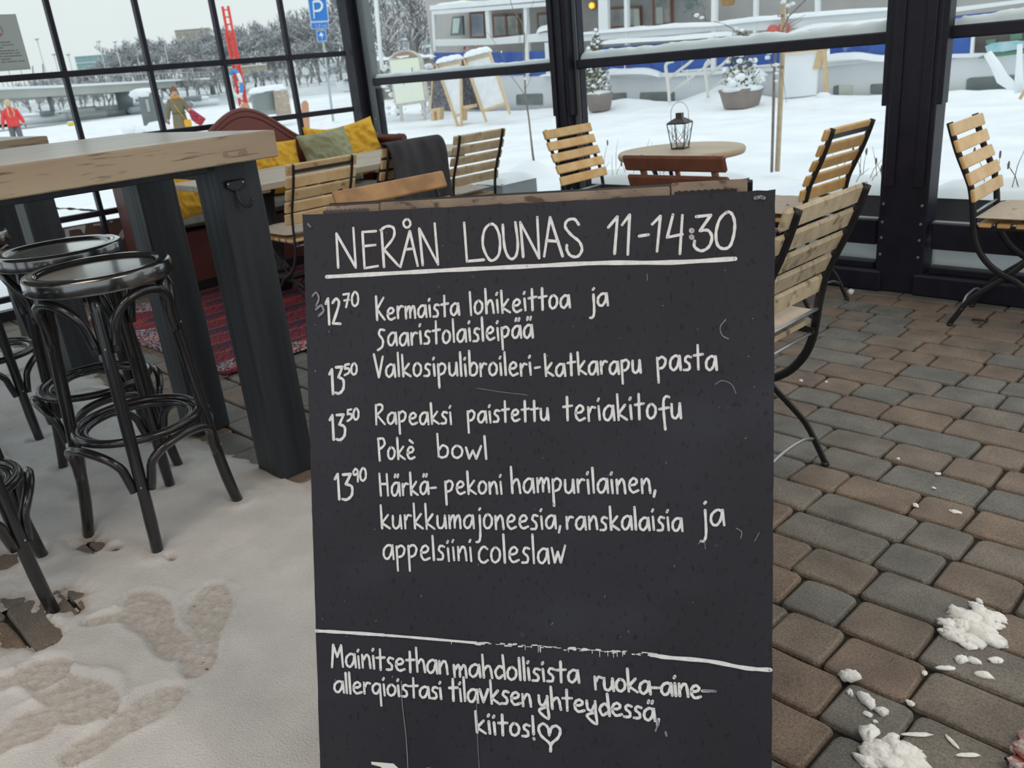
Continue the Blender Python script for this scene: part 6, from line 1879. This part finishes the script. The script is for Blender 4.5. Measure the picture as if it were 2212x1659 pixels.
block(1000, 1700, -160, 95, 110, 16, 9, 'long grey apartment block rising behind the boat', M('grey_block_wall', (.42, .42, .41), rough=.8), AG)
block(1700, 2300, -200, 60, 60, 10, 7, 'grey office block behind the boat at the upper right', M('taupe_block_wall', (.40, .38, .36), rough=.8), M('creamy_office_glass', (.52, .54, .48), (.40, .42, .40), scale=.6, rough=.3))
block(168, 246, 122, 152, 300, 6, 2, 'teal glass building on the horizon at the left', M('teal_wall', (.34, .50, .50), rough=.6), M('teal_glass', (.28, .44, .46), rough=.3))
block(398, 474, 64, 165, 262, 5, 4, 'sand-coloured building rising over the bare trees', M('sand_wall', (.60, .55, .45), rough=.8), M('sand_glass', (.42, .40, .36), rough=.4))  # sand walls lightened, haze over the distance put into their colour
block(495, 580, 146, 166, 140, 4, 1, 'long ochre building low behind the far shore', M('ochre_wall', (.62, .54, .38), rough=.8), M('ochre_glass', (.46, .42, .34), rough=.4))
# far shore clutter: moored boats and jetties
r = random.Random(12)
DKJ = M('shore_clutter_grey', (.20, .23, .25), (.34, .37, .39), scale=.4, rough=.8)
for i in range(22):
    px = r.uniform(60, 800); d = r.uniform(112, 120)
    b_ = at(px, 230 - px * .03, d); b_.z = -.5
    L_ = r.uniform(3, 9); az = math.atan2(b_.x, b_.y)
    t = thing('moored_hull', 'small boat laid up under snow at the far shore', 'boat', tuple(b_), -az + r.uniform(-.2, .2), group='laid-up boats on the far shore')
    MB().box((0, 0, .35), (L_, 1.4, .8), bev=.3).build('hull', DKJ if i % 2 else HULLW, t)
    MB().box((.2, 0, .95), (L_ * .6, 1.2, .4), bev=.18).build('snow_cover', SNOW, t)
    if i % 3 == 0: MB().box((.4, -.3, 1.0), (L_ * .3, .9, .5), bev=.1).build('cabin', DKJ, t)
# ---- bridge
BRG = M('bridge_concrete', (.50, .51, .47), (.44, .45, .42), scale=.2, rough=.8)
br_ = thing('bridge', 'long low concrete bridge crossing the frozen river', 'bridge')
stn = [(-120, 203, 231, 85), (0, 194, 213, 92), (109, 190, 208, 99), (271, 181, 198, 112), (360, 176, 190, 122), (462, 171, 182, 136)]
top_ = [at(p[0], p[1], p[3]) for p in stn]; bot_ = [at(p[0], p[2], p[3]) for p in stn]
mb = MB()
nrm = Vector((0, 0, 0))
for i in range(len(stn) - 1):
    u = (top_[i + 1] - top_[i]); n = Vector((-u.y, u.x, 0)).normalized()
    if n.dot(top_[i]) < 0: n = -n
    mb.prism([bot_[i], bot_[i + 1], top_[i + 1], top_[i]], (0, 0, 0), n * 7)
mb.build('deck', BRG, br_)
mb = MB()
for i in range(len(stn) - 1):
    mb.bar(top_[i] + Vector((0, 0, .1)), top_[i + 1] + Vector((0, 0, .1)), .8, .22)
mb.build('snowy_edge', SNOW, br_)
for i in range(len(stn) - 1):
    MB().tube([top_[i] + Vector((0, 0, 1.0)), top_[i + 1] + Vector((0, 0, 1.0))], .05, 4).build('handrail', STEEL, br_)
    for k in range(12):
        p = top_[i].lerp(top_[i + 1], k / 12); MB().tube([p, p + Vector((0, 0, 1.0))], .035, 4).build('railing_post', STEEL, br_)
for (px, y0, y1, w_, d) in ((106, 208, 230, 11, 101), (264, 196, 227, 36, 114), (457, 182, 200, 12, 137)):
    a = at(px - w_ / 2, y0, d); b_ = at(px + w_ / 2, y0, d); c = at(px + w_ / 2, y1, d)
    ww = (b_ - a).length; cc = (a + b_) / 2
    MB().lathe([(ww / 2 * .92, c.z - .5), (ww / 2, a.z)], c=(cc.x, cc.y, 0), n=14).build('pier', M('pier_stone', (.17, .20, .22), (.24, .27, .29), scale=.5, rough=.9), br_)
for px in (30, 56, 108, 135, 165, 236, 270, 310, 372, 420):
    d = float(np.interp(px, [p[0] for p in stn], [p[3] for p in stn])) + 3
    a = at(px, float(np.interp(px, [p[0] for p in stn], [p[1] for p in stn])), d)
    h = 4.6 if px in (108, 236, 270, 372) else 3.2
    lp_ = thing('street_lamp', 'slim pale street lamp standing on the bridge', 'lamp', tuple(a), group='street lamps on the bridge')
    MB().tube([(0, 0, 0), (0, 0, h)], .055, 5).build('pole', M('lamp_pole_pale', (.60, .63, .63), rough=.5), lp_)
    MB().box((0, 0, h), (.7, .25, .12), bev=.03).build('lamp_head', STEEL, lp_)
# flagpoles on the horizon (far left)
for (px, t_, b_, lb) in ((70, 142, 162, 'thin mast on the horizon below the window notice, left one'), (92, 138, 158, 'thin mast on the horizon below the window notice, right one')):
    o = MB().tube([at(px, t_, 150), at(px + 4, b_ + 20, 150)], .10, 5).build('mast', DKJ); tag(o, lb, 'mast')
# white flagpole right of the corner
o = MB().tube([at(808, -40, 22), at(822, 118, 22), at(826, 150, 22)], .05, 8).build('flagpole', WHITEP); tag(o, 'white flagpole just right of the corner post', 'pole')

# ---- red rescue ladder with lifebuoy
RED = M('signal_red', (.80, .055, .035), rough=.5)
ld = thing('rescue_ladder', 'tall bright red rescue ladder standing on the quay', 'ladder')
D_l = 40
lt, lb_ = at(480.5, 14, D_l), at(523, 252, D_l); rt2, rb2 = at(492.5, 13, D_l), at(539, 256, D_l)
MB().tube([lt, lb_], .055, 6).build('stile', RED, ld); MB().tube([rt2, rb2], .055, 6).build('stile', RED, ld)
for i in range(16):
    k = (i + .5) / 16
    MB().tube([lt.lerp(lb_, k), rt2.lerp(rb2, k)], .028, 5).build('rung', RED, ld)
l2, r2 = at(487, 70, D_l - .15), at(497, 70, D_l - .15); l2b, r2b = at(518, 214, D_l - .15), at(528, 222, D_l - .15)
MB().tube([l2, l2b], .04, 5).build('stile', RED, ld); MB().tube([r2, r2b], .04, 5).build('stile', RED, ld)
lbc = at(510, 180, D_l - .25)
lbuoy = thing('lifebuoy', 'white and blue lifebuoy hanging on the red ladder', 'lifebuoy', tuple(lbc))
fwd = Vector((lbc.x, lbc.y, 0)).normalized(); sd_ = Vector((-fwd.y, fwd.x, 0))
axu = (sd_ * .45 + fwd * .55)
for k in range(8):
    seg = [axu * .46 * math.cos(a) + Vector((0, 0, .52 * math.sin(a))) for a in [math.pi / 4 * (k + j / 5) for j in range(6)]]
    MB().tube(seg, .075, 8).build('ring_segment', M('buoy_blue', (.05, .30, .70), rough=.5) if k in (1, 2, 4) else WHITEP, lbuoy)

# ---- parking signs
pk = thing('parking_sign', 'blue parking sign with P, 15 min and an up arrow on a grey pole', 'sign')
DS = 26
MB().tube([at(686, -10, DS + .08), at(717, 240, DS + .08), at(720, 262, DS + .08)], .035, 8).build('pole', M('galvanised_pole', (.42, .50, .53), rough=.4), pk)
SBL = M('sign_blue', (.015, .21, .66), rough=.4); SW = M('sign_white', (.85, .87, .90), rough=.5)
def quad_at(pts, d, name, mat, parent, th=.02):
    q = [at(p[0], p[1], d) for p in pts]; f = Vector((q[0].x, q[0].y, 0)).normalized()
    return MB().prism(q, (0, 0, 0), f * th).build(name, mat, parent)
quad_at([(661, -22), (702, -25), (711, 46), (671, 48)], DS, 'sign_border', SW, pk)
quad_at([(663, -21), (701, -24), (709, 44), (672, 46)], DS - .012, 'sign_plate', SBL, pk, .012)
quad_at([(671, 49), (709, 47), (711, 61), (673, 63)], DS, 'sign_border', SW, pk)
quad_at([(672, 50), (708, 48), (710, 60), (674, 62)], DS - .012, 'sign_plate', SBL, pk, .012)
quad_at([(683, 66), (704, 65), (706, 88), (686, 90)], DS, 'sign_border', SW, pk)
quad_at([(684, 67), (703, 66), (705, 87), (687, 89)], DS - .012, 'sign_plate', SBL, pk, .012)
def sgn(pts, w_, mb, d=DS - .03, closed=False, k=5):
    q = [at(p[0], p[1], d) for p in pts]
    if len(q) > 2 and k: q = catmull(q, k)
    mb.tube(q, w_, 6, closed, flat=.25, up=(0, 0, 1))
mb = MB(); sgn([(676, 3), (679, 40)], .035, mb); sgn([(676, 4), (690, 3), (696, 12), (691, 22), (679, 24)], .033, mb); mb.build('letter_p', SW, pk)
mb = MB()
sgn([(681, 55), (683, 53), (684, 59)], .008, mb, k=0)
sgn([(692, 52.6), (688, 53), (688, 55.6), (691, 56), (691, 58.5), (688, 59)], .007, mb, k=0)
sgn([(694, 58.6), (694, 54.6), (696, 54.5), (696.5, 58.3)], .006, mb, k=0); sgn([(696.5, 55), (698.5, 54.5), (699, 58.2)], .006, mb, k=0)
sgn([(700.6, 54.5), (701, 58)], .007, mb, k=0); sgn([(700.5, 52.6), (700.6, 53.2)], .008, mb, k=0)
sgn([(703, 58), (702.8, 54.3)], .006, mb, k=0); sgn([(702.8, 54.8), (705, 54), (705.5, 57.8)], .006, mb, k=0)
mb.build('letters_fifteen_min', SW, pk)
mb = MB(); sgn([(694, 74), (696, 84)], .022, mb, k=0)
q = [at(p[0], p[1], DS - .03) for p in ((693.5, 69), (700, 77), (689, 78))]; mb.add(q, [(0, 1, 2)]); mb.build('arrow', SW, pk)

# ---- bins and cabinets on the quay
def quay_base(px, d): return at(px, 200, d)
BING = M('bin_grey', (.20, .225, .225), (.17, .19, .19), scale=2, rough=.6)
bn = thing('recycling_bin', 'grey deep-collection waste bin with a snowy lid behind the woman', 'bin')
D_b = 40
pts = [at(298, 212, D_b), at(306, 202, D_b), at(318, 199, D_b), at(340, 203, D_b), at(350, 212, D_b), at(366, 268, D_b), at(311, 272, D_b)]
f = Vector((pts[0].x, pts[0].y, 0)).normalized()
MB().prism(pts, (0, 0, 0), f * 1.3).build('body', BING, bn)
MB().prism([at(313, 215, D_b), at(320, 214, D_b), at(325, 240, D_b), at(319, 242, D_b)], -f * .06, (0, 0, 0)).build('latch', M('bin_light', (.40, .43, .43), rough=.6), bn)
MB().blob(at(310, 202, D_b) + f * .4, (.45, .6, .22), 3, .15, 12, 6).build('snow_cap', SNOW, bn)
mbk = MB()
for (px, py, s, sd2) in ((340, 272, .55, 1), (352, 270, .4, 2), (325, 275, .35, 3), (290, 272, .3, 4), (275, 268, .3, 6)):
    p = at(px, py, D_b - 1); mbk.blob(p - Vector((0, 0, .25)), (s * 1.3, s, s * .8), sd2, .2, 10, 6)
tag(mbk.build('snow_bank', SNOW), 'ploughed snow heap at the foot of the grey bin', 'snow')
cb = thing('utility_cabinet', 'grey louvred utility cabinet with a plywood side and snow on top, below the parking sign', 'cabinet')
D_c = 36
a_ = [at(541, 206, D_c), at(592, 196, D_c), at(597, 246, D_c), at(548, 252, D_c)]
f = Vector((a_[0].x, a_[0].y, 0)).normalized()
MB().prism(a_, (0, 0, 0), f * .7).build('body', M('cabinet_grey', (.34, .38, .38), rough=.6), cb)
for k in range(12):
    y = 210 + 3.0 * k
    MB().tube([at(546 + k * .5, y, D_c - .03), at(590 + k * .4, y - 8, D_c - .03)], .018, 4).build('louvre', M('louvre_grey', (.44, .48, .48), rough=.6), cb)
quad_at([(590, 197), (622, 195), (630, 246), (597, 250)], D_c - .2, 'plywood_side', M('old_plywood', (.46, .38, .30), (.38, .30, .24), scale=3, rough=.8, c3=(.7, .7, .68), scale3=9, lo3=.62, hi3=.66), cb, .5)
P = []
for i in range(20):
    p = at(536 + 4.4 * i, 203 - .65 * i, D_c); e = (1 - abs(-1 + 2 * i / 19) ** 6) ** .5
    P.append([p + f * (.35 - .5 * math.cos(k * math.pi / 6)) + Vector((0, 0, .20 * e * math.sin(k * math.pi / 6))) for k in range(7)])
MB().grid(P).build('snow_cap', SNOW, cb)
OR = M('orange_brown_plastic', (.58, .30, .17), rough=.6)
for (x0, x1, y0, y1, lb) in ((519, 540, 222, 250, 'orange-brown rounded board on the quay behind the sofa back'), (651, 667, 217, 246, 'orange-brown rounded board below the parking sign')):
    cx = (x0 + x1) / 2; w_ = (x1 - x0) / 2; hgt = y1 - y0
    pts = [(cx + w_ * math.cos(a), y0 + hgt * .45 - hgt * .45 * math.sin(a)) for a in [math.pi * k / 10 for k in range(11)]] + [(x0 + 1, y1 + 40), (x1 + 3, y1 + 40)]
    q = [at(p[0], p[1], 22) for p in pts]; f = Vector((q[0].x, q[0].y, 0)).normalized()
    t = thing('rounded_board', lb, 'sign', group='orange-brown rounded boards')
    MB().prism(q, (0, 0, 0), f * .05).build('board', OR, t)
    MB().prism([p - Vector((.06, 0, 0)) for p in q[:11]], f * .05, f * .12).build('snowy_edge', SNOW, t)
YP = M('bollard_yellow', (.75, .60, .03), rough=.6)
for (px, py, w_, lb) in ((153, 268, 12, 'yellow mooring bollard left of the thin black mullions, beyond the red-jacketed person'), (430, 261, 20, 'yellow mooring bollard right of the woman with the red bag')):
    p = onz(px, py, -.22); t = thing('mooring_bollard', lb, 'bollard', tuple(p), group='yellow bollards on the quay edge')
    s = w_ / FPX * p.length / 2
    MB().lathe([(s * .8, -.12), (s * .9, -.02), (s, .02), (s * .95, .10), (0, .12)], n=16).build('cap', YP, t)
    MB().blob((0, 0, .15), (s * .9, s * .9, .06), 2, .15, 10, 5).build('snow_cap', SNOW, t)
# white motor boat
sbt = thing('motor_boat', 'small white motor boat frozen in by the far shore, left of the corner post', 'boat')
q = [at(p[0], p[1], 100) for p in ((722, 176), (735, 178), (765, 175), (765, 194), (740, 197), (730, 190))]
f = Vector((q[0].x, q[0].y, 0)).normalized()
MB().prism(q, (0, 0, 0), f * 2).build('hull', WHITEP, sbt)
q = [at(p[0], p[1], 99.5) for p in ((742, 176), (746, 171), (765, 170), (766, 176))]
MB().prism(q, (0, 0, 0), f * 1.5).build('windscreen', PORT, sbt)

# ---- people
def skin_body(name, joints, edges, radii, mat, parent, loc, rz):
    me = bpy.data.meshes.new(name); me.from_pydata(joints, edges, [])
    o = bpy.data.objects.new(name, me); COL.objects.link(o)
    m1 = o.modifiers.new('skin', 'SKIN'); m1.use_smooth_shade = True
    for i, v in enumerate(me.skin_vertices[0].data):
        v.radius = radii[i] if isinstance(radii[i], tuple) else (radii[i], radii[i]); v.use_root = (i == 0)
    o.modifiers.new('sub', 'SUBSURF').levels = 1; o.modifiers['sub'].render_levels = 1
    bpy.context.view_layer.update()
    dg = bpy.context.evaluated_depsgraph_get()
    me2 = bpy.data.meshes.new_from_object(o.evaluated_get(dg))
    bpy.data.objects.remove(o)
    me2.name = name; me2.materials.clear(); me2.materials.append(mat)
    o = bpy.data.objects.new(name, me2); COL.objects.link(o); o.parent = parent
    return o
SKIN = M('skin_tone', (.62, .36, .26), rough=.6)
def loft(rings, n=16):
    """rings: (x, y, z, rx, ry)"""
    P = [[(c[0] + c[3] * math.cos(2 * math.pi * k / n), c[1] + c[4] * math.sin(2 * math.pi * k / n), c[2]) for k in range(n)] for c in rings]
    mb = MB().grid(P, True, True)
    b = len(mb.v); m = len(rings)
    mb.f.append(tuple(range(n))); mb.sm.append(False)
    mb.f.append(tuple((m - 1) * n + k for k in range(n))); mb.sm.append(False)
    return mb
def person(label, px, py_head, dist, height, face_deg, stride, arms, is_woman, group=None):
    hp2 = at(px, py_head, dist)
    s = height / 1.70
    t = thing('person', label, 'person', (hp2.x, hp2.y, hp2.z - height), 0)
    t.scale = (s, s, s); t.rotation_euler = (0, 0, math.radians(face_deg))
    # local frame: faces +X
    J = [(0, 0, .93), (0, 0, 1.12), (0, 0, 1.34), (.01, 0, 1.45), (.03, 0, 1.55), (.035, 0, 1.63),
         (0, .09, .88), (stride * .5, .10, .50), (stride, .09, .08), (stride + .16, .09, .03),
         (0, -.09, .88), (-stride * .2, -.10, .50), (-stride, -.09, .10), (-stride + .14, -.09, .03),
         (0, .17, 1.37), (arms[0][0][0], arms[0][0][1], arms[0][0][2]), arms[0][1], arms[0][2],
         (0, -.17, 1.37), arms[1][0], arms[1][1], arms[1][2]]
    E_ = [(0, 1), (1, 2), (2, 3), (3, 4), (4, 5), (0, 6), (6, 7), (7, 8), (8, 9), (0, 10), (10, 11), (11, 12), (12, 13), (2, 14), (14, 15), (15, 16), (16, 17), (2, 18), (18, 19), (19, 20), (20, 21)]
    R_ = [.13, .12, .13, .05, .085, .085, .085, .06, .042, .035, .085, .06, .042, .035, .065, .05, .035, .035, .065, .05, .035, .035]
    skin_body('body', J, E_, R_, SKIN, t, None, 0)
    # face
    for sy in (-1, 1):
        MB().blob((.118, sy * .032, 1.585), (.008, .012, .008), 1, 0, 6, 4).build('eye', IRON, t)
    MB().blob((.128, 0, 1.555), (.018, .013, .022), 1, 0, 6, 4).build('nose', SKIN, t)
    MB().blob((.112, 0, 1.515), (.010, .024, .007), 1, 0, 6, 4).build('mouth', M('lip', (.50, .18, .15), rough=.6), t)
    return t
# woman in an olive coat, walking to the right, seen a little from her right side
arms_w = (((.02, .22, 1.12), (.10, .22, .92), (.15, .20, .84)), ((.06, -.25, 1.12), (.22, -.24, 1.02), (.26, -.22, 1.06)))
face_w = -90 + 38
COAT = M('olive_coat', (.215, .185, .115), (.19, .16, .10), scale=6, rough=.9)
arms_w = (((.05, .25, 1.14), (.16, .26, 1.06), (.18, .30, 1.16)), ((-.06, -.25, 1.12), (-.12, -.30, .90), (-.12, -.31, .80)))
wm = person('woman in a long olive coat with a red patterned bag and a mustard shoulder bag', 374, 190, 27, 1.72, math.degrees(math.atan2(-11, 25)) + 8, .22, arms_w, True)
loft([(0, 0, 1.44, .07, .10), (0, 0, 1.40, .11, .19), (0, 0, 1.32, .135, .215), (0, 0, 1.15, .13, .185), (0, 0, 1.04, .125, .17), (0, 0, .98, .135, .18), (0, 0, .75, .16, .21), (0, 0, .50, .185, .235), (0, 0, .32, .195, .25)]).build('coat', COAT, wm)
for a in arms_w:
    sy = 1 if a[0][1] > 0 else -1
    MB().tube(catmull([(0, sy * .17, 1.36), a[0], a[1]], 4), [.075, .072, .07, .067, .065, .062, .06, .058, .056], 10).build('coat_sleeve', COAT, wm)
    MB().blob(a[2], (.04, .035, .06), 2, .1, 8, 6).build('mitten', M('dusky_pink_knit', (.48, .12, .14), rough=.95), wm)
MB().tube([(.14 * math.cos(a), .19 * math.sin(a), 1.03) for a in [.4 * k for k in range(16)]], .014, 6, True).build('coat_belt', M('coat_belt', (.13, .11, .07), rough=.9), wm)
MB().tube([(.02 + .075 * math.cos(a), .085 * math.sin(a), 1.445) for a in [.42 * k for k in range(15)]], .04, 8, True).build('scarf', M('mustard_scarf', (.60, .30, .04), rough=.95), wm)
MB().blob((-.035, 0, 1.615), (.115, .105, .12), 3, .04, 14, 9).build('hair', M('auburn_hair', (.20, .085, .045), rough=.8), wm)
MB().blob((-.04, 0, 1.72), (.045, .045, .04), 3, .05, 10, 6).build('hair_bun', M('auburn_hair', (.24, .10, .05), rough=.8), wm)
REDPT = M('red_patterned_cloth', (.55, .05, .07), (.18, .02, .05), scale=22, rough=.9, lo=.48, hi=.52)
rb_ = thing('shoulder_bag', 'red patterned cloth bag carried on the woman\'s arm', 'bag', tuple(wm.location), 0); rb_.rotation_euler = wm.rotation_euler; rb_.scale = wm.scale
# bags follow the woman's frame: in front of her left arm
bgm = MB(); bgm.prism([(.10, .24, 1.12), (.06, .38, 1.08), (.06, .68, .80), (.10, .50, .62), (.12, .30, .80)], (-.06, 0, 0), (.07, 0, 0)); bgm.build('bag_body', REDPT, rb_)
MB().tube([(.08, .24, 1.10), (.06, .20, 1.30), (.02, .16, 1.40)], .012, 6).build('strap', REDPT, rb_)
mbg = thing('crossbody_bag', 'small mustard yellow crossbody bag hanging at the woman\'s hip', 'bag', tuple(wm.location), 0); mbg.rotation_euler = wm.rotation_euler; mbg.scale = wm.scale
MB().box((.18, .16, .74), (.07, .20, .20), (0, 0, .1), .03).build('bag_body', M('mustard_leather', (.80, .42, .03), rough=.6), mbg)
MB().tube([(.18, .12, .84), (.16, -.02, 1.1), (.08, -.13, 1.38)], .010, 5).build('strap', M('mustard_leather', (.80, .42, .03)), mbg)
# person in a red jacket walking away
arms_r = (((0, .27, 1.12), (.02, .33, .92), (.02, .35, .82)), ((0, -.27, 1.12), (.0, -.33, .92), (0, -.36, .82)))
RJ = M('coral_red_jacket', (.85, .07, .06), (.75, .05, .05), scale=5, rough=.7)
pr = person('person in a bright red jacket and grey trousers walking away across the snow', 14, 216, 36, 1.74, 180 + math.degrees(math.atan2(-9.2, 34.8)) + 8, .20, arms_r, False)
loft([(0, 0, 1.45, .06, .08), (0, 0, 1.40, .11, .18), (0, 0, 1.30, .14, .22), (0, 0, 1.10, .135, .20), (0, 0, .92, .15, .20), (0, 0, .82, .15, .205)]).build('jacket', RJ, pr)
for a in arms_r:
    sy = 1 if a[0][1] > 0 else -1
    MB().tube(catmull([(0, sy * .17, 1.36), a[0], a[1]], 4), [.08, .078, .075, .072, .07, .066, .062, .06, .058], 10).build('jacket_sleeve', RJ, pr)
    MB().blob(a[2], (.04, .035, .07), 2, .1, 8, 6).build('glove', BING, pr)
GT = M('grey_trousers', (.16, .16, .18), rough=.9)
MB().tube([(0, .09, .90), (.10, .10, .50), (.20, .09, .10)], [.11, .09, .07], 10).build('trouser_leg', GT, pr)
MB().tube([(0, -.09, .90), (-.04, -.10, .50), (-.20, -.09, .12)], [.11, .09, .07], 10).build('trouser_leg', GT, pr)
MB().blob((-.04, 0, 1.60), (.12, .11, .13), 3, .04, 14, 9).build('woolly_hat', M('sand_knit', (.62, .48, .33), rough=.95), pr)
for sy in (-1, 1):
    MB().tube([(-.13, sy * .06, 1.44), (-.165, sy * .09, 1.25), (-.16, sy * .05, 1.14)], .022, 6).build('scarf_end', M('sand_knit', (.62, .48, .33)), pr)

# ---- brown stencilled banner outside the lower left panes
bn2 = thing('brown_banner', 'weathered brown banner with big white serif letters behind the lower left panes', 'banner')
BNX = -5.92
slab([(90, 505), (137, 492), (262, 470), (330, 458), (330, 600), (90, 640)], BNX, .02, 'cloth', M('weathered_brown', (.25, .135, .105), (.20, .12, .105), scale=5, rough=.8, c3=(.7, .7, .7), scale3=60, lo3=.72, hi3=.76), bn2, 'x')
WL = M('white_letters', (.85, .87, .88), rough=.7)
def zl(pts): return [(120 + x / 11.06, 440 + y / 11.06) for x, y in pts]
for pts in ([(215, 610), (640, 520), (690, 505), (722, 520), (690, 720), (670, 715), (640, 660), (600, 610), (480, 610), (320, 640), (345, 830), (260, 830)],
            [(900, 495), (1240, 440), (1245, 540), (1260, 830), (1200, 850), (1090, 540), (1060, 520), (910, 525)],
            [(1290, 420), (1365, 405), (1372, 435), (1310, 460)], [(1435, 865), (1610, 590), (1665, 740), (1500, 1060)]):
    o = slab(zl(pts), BNX + .004, .004, 'letter', WL, bn2, 'x')
# slatted snow-covered ledge under the rail
mb = MB()
